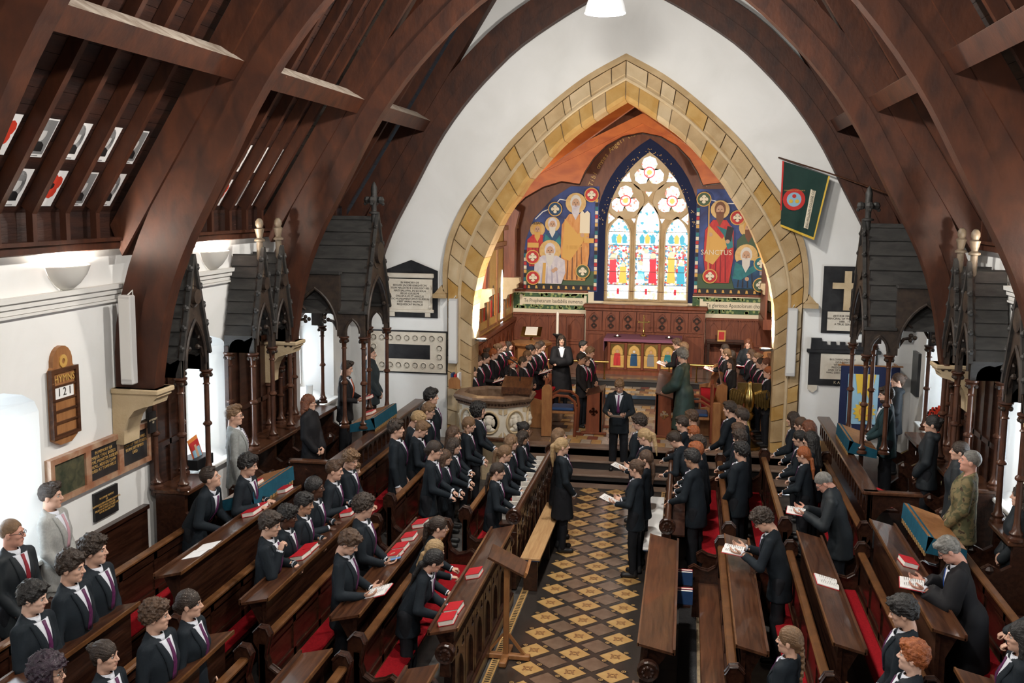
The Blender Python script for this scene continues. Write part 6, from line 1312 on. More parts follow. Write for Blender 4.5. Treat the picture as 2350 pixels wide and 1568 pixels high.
def torsovol(sex, outfit, h, aa=None):
    lo, hi = (-.36, -.50, .16), (.62, .50, 1.56)
    v = Vol(lo, hi, h); g = 0.0
    if sex == 'm': R = (.190, .163, .184, .140, .122)
    else: R = (.184, .142, .162, .122, .106)
    if outfit in ('coat', 'camo', 'hoodie'): R = tuple(r+.016 for r in R)
    zb = .70
    if outfit == 'gown': zb = .30; v.seg((-.02, 0, .24), (-.02, 0, .9), .30, .21, .03, (1.35, 1, 1))
    v.seg((0, 0, .60), (0, 0, .98), R[0]+.012, R[1], .03, (1.36, 1, 1)); v.seg((0, 0, .98), (.005, 0, 1.24), R[1], R[2], .03, (1.45, 1, 1)); v.seg((.005, 0, 1.24), (-.015, 0, 1.39), R[2], R[3], .03, (1.45, 1, 1))
    v.seg((-.02, -R[4], 1.385), (-.02, 0, 1.41), .062, .064, .03); v.seg((-.02, R[4], 1.385), (-.02, 0, 1.41), .062, .064, .03); v.seg((-.025, 0, 1.39), (-.03, 0, 1.418), .088, .070, .03)
    if sex == 'f' and outfit != 'gown': v.ell((.07, 0, 1.24), (.055, .12, .07), .05)
    if outfit == 'hoodie': v.seg((-.09, -.07, 1.43), (-.09, .07, 1.43), .05, .05, .03)
    if outfit == 'coat': v.seg((-.025, 0, 1.44), (-.025, 0, 1.50), .078, .074, .02)
    if aa:
        ex = .012 if outfit in ('coat', 'camo', 'hoodie') else (.05 if outfit == 'gown' else 0)
        for S_, E, Wq, d, u in aa:
            v.seg(S_, E, .059+ex*.6, .051+ex, .02); v.seg(E, E+(Wq-E)*.97, .054+ex, .041+ex, .015)
    if aa and outfit not in ('coat', 'hoodie'): v.cut(lambda X, Y, Z: 1.452-.55*X-Z+0*Y)
    if aa: v.seg((-.024, 0, 1.455), (-.03, 0, 1.62), .060, .060, op='sub')
    if aa and outfit in ('blazer', 'suit', 'gown', 'camo'): v.seg((.06, 0, 1.50), (.105, 0, 1.37), .062, .038, op='sub')
    v.cut(lambda X, Y, Z: Z-zb+0*X+0*Y); return v
def frontx(v, ys, zs):
    f = v.f; out = np.zeros((len(ys), len(zs)))
    for a, y in enumerate(ys):
        j = int(round((y-v.lo[1])/v.h))
        for b, z in enumerate(zs):
            col = f[:, j, int(round((z-v.lo[2])/v.h))]; w = np.where(col < 0)[0]
            if len(w): i = w[-1]; out[a, b] = v.lo[0]+v.h*(i+col[i]/(col[i]-col[i+1]))
    return out
def patch(sex, zs, cen, hw, off, n=6):
    v = CACHE.setdefault(('t0', sex), None) or CACHE.__setitem__(('t0', sex), torsovol(sex, 'blazer', .01)) or CACHE[('t0', sex)]
    V = []
    for z, c, w in zip(zs, cen, hw):
        ys = np.linspace(c-w, c+w, n); x = frontx(v, ys, [z])[:, 0]; V += [(x[i]+off, ys[i], z) for i in range(n)]
    V = np.array(V); back = V-np.array([.012, 0, 0]); m = len(zs); F = []; N = len(V)
    for r in range(m-1):
        for i in range(n-1): a = r*n+i; F += [(a, a+1, a+n+1, a+n), (N+a, N+a+n, N+a+n+1, N+a+1)]
    for i in range(n-1): F += [(i, N+i, N+i+1, i+1), ((m-1)*n+i, (m-1)*n+i+1, N+(m-1)*n+i+1, N+(m-1)*n+i)]
    for r in range(m-1): a = r*n; F += [(a, a+n, N+a+n, N+a), (a+n-1, N+a+n-1, N+a+2*n-1, a+2*n-1)]
    return np.concatenate([V, back]), np.array(F)
def cloth(part, sex, outfit, pose, lod, mat):
    """shared garment meshes"""
    key = (part, sex, outfit, pose, lod, mat)
    if key in CACHE: return CACHE[key]
    h = LOD[lod][2]; lean = POSE[pose][0]; aa = arms(pose, sex); mats = [mat]; mi = None
    if part == 'jacket':
        v = torsovol(sex, outfit, h, aa); P, F = v.nets()
        n_ = noise3(P[:, 0], P[:, 1], P[:, 2], 19)*.004+noise3(P[:, 0], P[:, 1], P[:, 2], 41, 1)*.0022; P = P+np.stack([n_, n_*.6, 0*n_], 1)
        if outfit in ('blazer', 'gown', 'suit'):     # lapels
            vs, fs, n = [P], [F], len(P); zs = np.linspace(1.415, 1.10, 9)
            for s in (-1, 1):
                u = (zs-1.10)/.315; c = s*(.012+.062*u+.018); q = patch(sex, zs, c, .012+.020*np.sin(u*PI*.8+.3), .011, 4); vs.append(q[0]); fs.append(q[1]+n); n += len(q[0])
            P, F = np.concatenate(vs), np.concatenate(fs)
    elif part == 'shirt':
        zs = np.linspace(1.425, 1.09, 9); u = (zs-1.09)/.335; q = patch(sex, zs, 0*zs, .004+.074*u, .0055, 7); vs, fs, n = [q[0]], [q[1]], len(q[0])
        b = MB(); b.lathe([(.060, 1.37), (.075, 1.40), (.061, 1.458), (.055, 1.458)], (-.022, 0, 0), 14)
        vs.append(np.array(b.v)); fs.append(np.array([f for f in b.f if len(f) == 4])+n); P, F = np.concatenate(vs), np.concatenate(fs)
    elif part in ('cuff0', 'cuff1'):
        S_, E, Wq, d, up_ = aa[int(part[-1])]; b = MB(); b.tube([tuple(E+(Wq-E)*.97), tuple(E+(Wq-E)*1.075)], .0395, 10, caps=False); P, F = np.array(b.v), np.array(b.f)
    elif part == 'tie':
        zs = np.linspace(1.425, 1.10, 8); u = (1.425-zs)/.325; w = np.where(u < .1, .017, .012+.016*u); P, F = patch(sex, zs, 0*zs, w, .0145, 5)
    elif part == 'trousers':
        v = Vol((-.2, -.27, .0), (.2, .27, 1.02), h)
        for s in (-1, 1): v.seg((0, s*.085, .93), (.012, s*.098, .50), .100 if sex == 'm' else .096, .076, .02, (1.2, 1, 1)); v.seg((.012, s*.098, .50), (-.01, s*.108, .08), .078 if sex == 'm' else .066, .066 if sex == 'm' else .05, .02)
        v.seg((0, -.06, .86), (0, .06, .86), .09, .09, .02, (1.2, 1, 1)); v.cut(lambda X, Y, Z: Z-.055+0*X+0*Y); P, F = v.nets(); n_ = noise3(P[:, 0], P[:, 1], P[:, 2], 25)*.004; P = P+np.stack([n_, n_, 0*n_], 1)
    elif part == 'skirt':
        v = Vol((-.3, -.32, .40), (.3, .32, 1.0), h); v.seg((0, 0, .92), (0, 0, .50), .165, .225, .02, (1.3, 1, 1)); v.cut(lambda X, Y, Z: Z-.52+.008*np.sin(np.arctan2(Y, X)*14)); P, F = v.nets()
    elif part == 'shoe':
        v = Vol((-.12, -.08, -.01), (.24, .08, .14), min(h, .014)); v.seg((-.035, 0, .045), (.13, .012, .030), .044, .038, .02); v.seg((-.04, 0, .05), (-.03, 0, .10), .04, .042, .02); v.cut(lambda X, Y, Z: Z-.001+0*X+0*Y); P, F = v.nets()
    if part != 'shoe': P = bend(P, lean)
    CACHE[key] = npmesh(part, P, F, mats, mi); return CACHE[key]
def hairmesh(style, lod, mat, seed=0):
    key = ('hair', style, lod, mat, seed)
    if key in CACHE: return CACHE[key]
    h = LOD[lod][1]; v = Vol((-.24, -.16, -.42), (.16, .16, .30), h); sd = seed*1.7
    def nz(a, f): return lambda X, Y, Z: a*noise3(X, Y, Z, f, sd)
    def cap(e, t, a, f, slope=.72, base=.098, front=.165):
        v.ell((-.010, 0, .138), (.096+e, .077+e*.8, .094+t), .004, nz=nz(a, f))
        v.cut(lambda X, Y, Z: np.minimum(Z-(base+slope*X)+.02*np.abs(Y)/.08*(X > .02)+.006*np.sin(Y*90+sd), .02-0*X) )
    st = style
    if st == 'short': cap(.010, .020, .006, 75); v.ell((.055, .01, .205), (.05, .062, .030), .012, nz=nz(.008, 80))
    elif st == 'fringe': cap(.016, .022, .005, 70); v.ell((.078, .0, .178), (.028, .066, .034), .012, nz=nz(.009, 85)); v.ell((.03, 0, .215), (.07, .066, .026), .015, nz=nz(.008, 70))
    elif st == 'messy': cap(.020, .034, .011, 68); v.ell((.06, .0, .205), (.052, .068, .036), .012, nz=nz(.015, 75))
    elif st == 'curly': cap(.024, .034, .014, 95); v.ell((.055, 0, .205), (.055, .074, .040), .012, nz=nz(.016, 95))
    elif st == 'bigcurly': cap(.048, .052, .018, 80, .55, .03); v.ell((-.03, 0, .10), (.10, .115, .11), .02, nz=nz(.02, 80)); v.cut(lambda X, Y, Z: np.maximum(.055-X, Z-.17+0*Y))
    elif st == 'afro': cap(.018, .026, .004, 140, .75, .105)
    elif st == 'fade': cap(.003, .006, .001, 60, .72, .11); v.ell((.012, 0, .205), (.085, .058, .034), .008, nz=nz(.009, 80))
    elif st == 'quiff': cap(.010, .012, .005, 70, .72, .11); v.ell((.045, 0, .215), (.058, .056, .040), .012, nz=nz(.012, 70)); v.ell((-.01, 0, .20), (.08, .064, .034), .012, nz=nz(.009, 70))
    elif st == 'crop': cap(.0055, .007, .0015, 120, .70, .12)
    else:
        cap(.009, .012, .003, 60, .50, .092); v.seg((-.07, 0, .10), (-.07, 0, .05), .062, .04, .02, (1.2, 1, 1))
        if st == 'pony':
            for a, b, ra, rb in (((-.10, 0, .155), (-.145, 0, .11), .026, .034), ((-.145, 0, .11), (-.145, .01, -.05), .034, .030), ((-.145, .01, -.05), (-.13, .015, -.20), .030, .010)): v.seg(a, b, ra, rb, .012)
        elif st == 'lowpony':
            for a, b, ra, rb in (((-.085, 0, .07), (-.115, 0, .03), .026, .030), ((-.115, 0, .03), (-.125, .01, -.12), .030, .028), ((-.125, .01, -.12), (-.115, .015, -.27), .028, .008)): v.seg(a, b, ra, rb, .012)
        elif st == 'bun': v.ell((-.108, 0, .165), (.042, .048, .042), .008, nz=nz(.010, 120))
        elif st == 'lowbun': v.ell((-.108, 0, .085), (.034, .042, .038), .008, nz=nz(.006, 120))
        elif st == 'braid':
            for k in range(13): v.ell((-.105-.018*math.sin(k/12*PI)-.002*k*0, .012*(-1)**k, .07-k*.028), (.022-.0008*k, .022-.0008*k, .021), .004)
        elif st == 'braids':
            for s in (-1, 1):
                for k in range(12): v.ell((-.055+.075*min(1, k/5), s*(.07+.012*min(1, k/4))+.008*(-1)**k, .05-k*.026), (.017, .016, .019), .004)
        elif st in ('long', 'wavy', 'bob'):
            zb = {'long': -.26, 'wavy': -.24, 'bob': -.04}[st]; a = .006 if st == 'long' else .012
            v.seg((-.07, 0, .10), (-.085, 0, zb), .075, .06, .02, (1.35, 1, 1))
            for s in (-1, 1): v.seg((.0, s*.072, .13), (-.01, s*.088, zb+.07), .028, .030, .02); v.seg((-.045, s*.068, .10), (-.055, s*.085, zb+.02), .04, .036, .02)
            P0 = v; X, Y, Z = v.ax[0][:, None, None], v.ax[1][None, :, None], v.ax[2][None, None, :]; v.f = (v.f+a*np.sin(Y*150+sd+1.5*np.sin(Z*(14 if st == 'long' else 45)))*np.sin(X*110+2*np.sin(Z*12))*.8).astype(np.float32)
    if lod < 2 and st not in ('crop', 'afro', 'bigcurly'):
        X, Y, Z = v.ax[0][:, None, None], v.ax[1][None, :, None], v.ax[2][None, None, :]
        v.f = (v.f+.0022*np.sin(np.arctan2(Y, Z-.12)*26+X*30+sd)).astype(np.float32)
    P, F = v.nets(); CACHE[key] = npmesh('hair', P, F, [mat]); return CACHE[key]
def glassesmesh():
    if 'gl' in CACHE: return CACHE['gl']
    b = MB()
    for s in (-1, 1):
        b.tube([(.106, s*.032+.021*math.cos(a), .110+.016*math.sin(a)) for a in np.arange(0, 2*PI, PI/6)], .0022, 5, closed=True); b.tube([(.106, s*.053, .115), (.06, s*.072, .117), (-.01, s*.082, .112)], .0022, 4)
    b.tube([(.106, -.011, .113), (.109, 0, .116), (.106, .011, .113)], .0022, 4); CACHE['gl'] = b.mesh('glasses', 'blackpaint'); return CACHE['gl']
# cloth, skin and hair colours
mk('navy', (.0070, .0108, .0155), .8, col2=(.0115, .0165, .0225), scale=3, bump=.12, bscale=220, spec=.2)
mk('blackblazer', (.010, .0095, .011), .8, col2=(.016, .0145, .016), scale=3, bump=.12, bscale=220, spec=.2)
mk('trouserblack', (.008, .009, .012), .85, col2=(.012, .013, .017), scale=4, spec=.2)
mk('shirtwhite', (.62, .64, .70), .8); mk('tiepurple', (.10, .010, .075), .6, col2=(.055, .006, .045), scale=60, stretch=(1, 1, 1)); mk('tiemagenta', (.34, .006, .075), .6)
mk('tiepink', (.50, .30, .34), .6); mk('tieblue', (.01, .05, .22), .5); mk('tiered', (.22, .01, .02), .6); mk('tiestripe', (.35, .32, .33), .6, col2=(.04, .02, .06), scale=30, stretch=(1, 1, 3), lo=.48, hi=.52); mk('tieorange', (.45, .10, .04), .6)
mk('suitgrey', (.20, .215, .21), .8, col2=(.26, .275, .27), scale=40, bump=.08, bscale=200); mk('suitpale', (.30, .305, .29), .8, col2=(.36, .36, .345), scale=50); mk('gownblack', (.006, .006, .008), .75, spec=.25); mk('gowngreen', (.010, .026, .024), .6, col2=(.02, .045, .042), scale=5); mk('coatdark', (.006, .010, .014), .7); mk('teal', (.008, .030, .036), .8); mk('hoodiegrey', (.020, .030, .036), .85); mk('patternblack', (.012, .011, .013), .7, col2=(.35, .32, .28), scale=60, lo=.62, hi=.66)
def camo():
    m = mk('camo', (.16, .125, .06), .85, col2=(.075, .075, .035), scale=13, lo=.47, hi=.53); nt = m.node_tree; N = nt.nodes; b = N['Principled BSDF']; src = b.inputs['Base Color'].links[0].from_socket
    n = N.new('ShaderNodeTexNoise'); n.inputs['Scale'].default_value = 17; n.inputs['Detail'].default_value = 2; tc = N.new('ShaderNodeTexCoord'); nt.links.new(tc.outputs['Object'], n.inputs[0]); r = N.new('ShaderNodeValToRGB'); r.color_ramp.interpolation = 'CONSTANT'; r.color_ramp.elements[1].position = .60
    mx = N.new('ShaderNodeMix'); mx.data_type = 'RGBA'; nt.links.new(n.outputs[0], r.inputs[0]); nt.links.new(r.outputs[0], mx.inputs[0]); nt.links.new(src, mx.inputs[6]); mx.inputs[7].default_value = (.045, .028, .014, 1); nt.links.new(mx.outputs[2], b.inputs['Base Color'])
camo()
SK = {'fair': (.62, .37, .27), 'pale': (.68, .43, .33), 'tan': (.42, .235, .15), 'brown': (.17, .075, .04), 'dark': (.075, .032, .018), 'rosy': (.60, .31, .23)}
for k_, c_ in SK.items():
    m = mk('skin_'+k_, c_, .5, col2=tuple(x*.9 for x in c_), scale=9, spec=.35); m.node_tree.nodes['Principled BSDF'].inputs['Subsurface Weight'].default_value = 0.0
    mk('lip_'+k_, (c_[0]*.80, c_[1]*.58, c_[2]*.58), .45)
mk('eyewhite', (.42, .40, .38), .3); mk('iris', (.02, .014, .01), .2)
HC = {'black': ((.006, .005, .005), (.012, .010, .009)), 'darkbrown': ((.018, .010, .006), (.034, .019, .011)), 'brown': ((.045, .022, .011), (.085, .043, .021)), 'lightbrown': ((.12, .065, .03), (.19, .105, .05)), 'blonde': ((.30, .19, .085), (.44, .30, .15)), 'ginger': ((.22, .055, .014), (.34, .095, .022)), 'auburn': ((.10, .030, .012), (.16, .05, .02)), 'grey': ((.11, .105, .095), (.22, .21, .19)), 'purpleblack': ((.012, .006, .012), (.03, .012, .026))}
for k_, (a_, b_) in HC.items(): mk('hair_'+k_, a_, .42, col2=b_, scale=30, stretch=(1, 1, 1), bump=.5, bscale=140, spec=.5)
OUT = {'blazer': ('navy', 'blazer'), 'black': ('blackblazer', 'blazer'), 'suit': ('suitgrey', 'suit'), 'darksuit': ('coatdark', 'suit'), 'palesuit': ('suitpale', 'suit'), 'gown': ('gownblack', 'gown'), 'greengown': ('gowngreen', 'gown'), 'coat': ('coatdark', 'coat'), 'hoodie': ('coatdark', 'hoodie'), 'greyhoodie': ('hoodiegrey', 'hoodie'), 'camo': ('camo', 'camo'), 'tealsuit': ('teal', 'suit'), 'darkdress': ('gownblack', 'coat'), 'shawl': ('patternblack', 'coat')}
PEOPLE = []
def person(x, y, zf, H, face, pose, hy=0, hp=0, sex='m', hair='short', hc='brown', skin='fair', out='blazer', tie='tiepurple', lod=1, label='', group=None, glasses=False, head=None, skirt=False, seed=0, lower='trouserblack'):
    sc = H/1.72; lean = POSE[pose][0]
    r = thing('person', label, 'person', (x, y, zf), math.radians(face), group); r.scale = (sc, sc, sc)
    kind = head or sex
    # skin: head, neck, hands, joined through arms and trunk into one body mesh
    hv, hf, hm = headmesh(kind, lod); R = rotm('Z', math.radians(hy)) @ rotm('Y', math.radians(hp)); piv = np.array([-.022, 0, 1.492])
    neck = np.clip((hv[:, 2]+.10)/.12, 0, 1)[:, None]; hvr = hv*(1-neck)+(hv @ R.T)*neck+piv
    hvr = np.where(hv[:, 2:3] > .02, hv @ R.T+piv, hvr)
    vs, fs, ms = [hvr], [hf], [hm]; n = len(hvr); aa = arms(pose, sex); pk = POSE[pose][5]
    for i, (S_, E, Wq, d, u) in enumerate(aa):
        P, F = handmesh(pk if not (pose == 'chin' and i == 0) else 'grip', lod); P = P.copy(); xx = d/np.linalg.norm(d); zz = u-xx*(u@xx); zz /= np.linalg.norm(zz); yy = np.cross(zz, xx)
        if i == 1: P[:, 1] *= -1; F = F[:, ::-1]
        P = P*(.96 if sex == 'm' else .88)
        vs.append(P @ np.stack([xx, yy, zz])+(Wq+xx*.008)); fs.append(F+n); ms.append(np.zeros(len(F), int)); n += len(P)
        b = MB(); b.tube([tuple(S_*np.array([1, .3, 1])), tuple(S_*.98+np.array([0, 0, .02])), tuple(E), tuple(Wq), tuple(Wq+xx*.03)], [.03, .035, .034, .022, .022], 6, caps=False); vs.append(np.array(b.v)); fs.append(np.array(b.f)+n); ms.append(np.zeros(len(b.f), int)); n += len(b.v)
    b = MB(); b.tube([(-.03, 0, 1.44), (0, 0, 1.3), (0, 0, 1.0), (0, 0, .92)], [.05, .09, .08, .08], 8, caps=False)
    for s in (-1, 1): b.tube([(0, s*.05, .93), (.012, s*.098, .5), (-.01, s*.108, .06)], [.06, .05, .035], 6, caps=False)
    vs.append(np.array(b.v)); fs.append(np.array(b.f)+n); ms.append(np.zeros(len(b.f), int))
    V = bend(np.concatenate(vs), lean); me = npmesh('body', V, np.concatenate(fs), ['skin_'+skin, 'lip_'+skin, 'eyewhite', 'iris', 'hair_'+hc], np.concatenate(ms)); link('body', me, r)
    mat, ok = OUT[out]; jn = {'gown': 'gown', 'greengown': 'gown', 'coat': 'coat', 'hoodie': 'hoodie', 'greyhoodie': 'hoodie', 'camo': 'combat_jacket', 'darkdress': 'dress', 'shawl': 'cardigan'}.get(out, 'jacket')
    link(jn, cloth('jacket', sex, ok, pose, lod, mat), r)
    if ok in ('blazer', 'suit', 'gown'):
        link('shirt', cloth('shirt', sex, 'x', pose, lod, 'shirtwhite'), r)
        if lod < 2:
            for q in (0, 1): link('shirt_cuff', cloth('cuff%d' % q, sex, 'x', pose, lod, 'shirtwhite'), r)
        if tie: link('tie', cloth('tie', sex, 'x', pose, lod, tie), r)
    low = {'suit': 'suitgrey', 'palesuit': 'suitpale', 'camo': 'camo'}.get(out, lower)
    link('trousers' if not skirt else 'tights', cloth('trousers', sex if not skirt else 'f', 'x', 'down', lod, low), r)
    if skirt: link('skirt', cloth('skirt', 'f', 'x', 'down', lod, 'trouserblack'), r)
    for s in (-1, 1): o = link('shoe', cloth('shoe', 'm', 'x', 'down', lod, 'blackpaint'), r, (0, s*.108, 0)); o.rotation_euler = (0, 0, s*.12)
    # rigid head frame for hair and glasses
    Bm = Matrix.Translation((0, 0, HUP)) @ Matrix.Rotation(lean, 4, 'Y') @ Matrix.Translation((0, 0, -HUP)); Hm = Bm @ Matrix.Translation(piv) @ Matrix.Rotation(math.radians(hy), 4, 'Z') @ Matrix.Rotation(math.radians(hp), 4, 'Y')
    if hair != 'bald': link('hair', hairmesh(hair, lod, 'hair_'+hc, seed), r).matrix_local = Hm
    if glasses: link('glasses', glassesmesh(), r).matrix_local = Hm
    WM = Matrix.Translation((x, y, zf)) @ Matrix.Rotation(math.radians(face), 4, 'Z') @ Matrix.Scale(sc, 4)
    PEOPLE.append((r, WM @ Bm)); return WM @ Bm
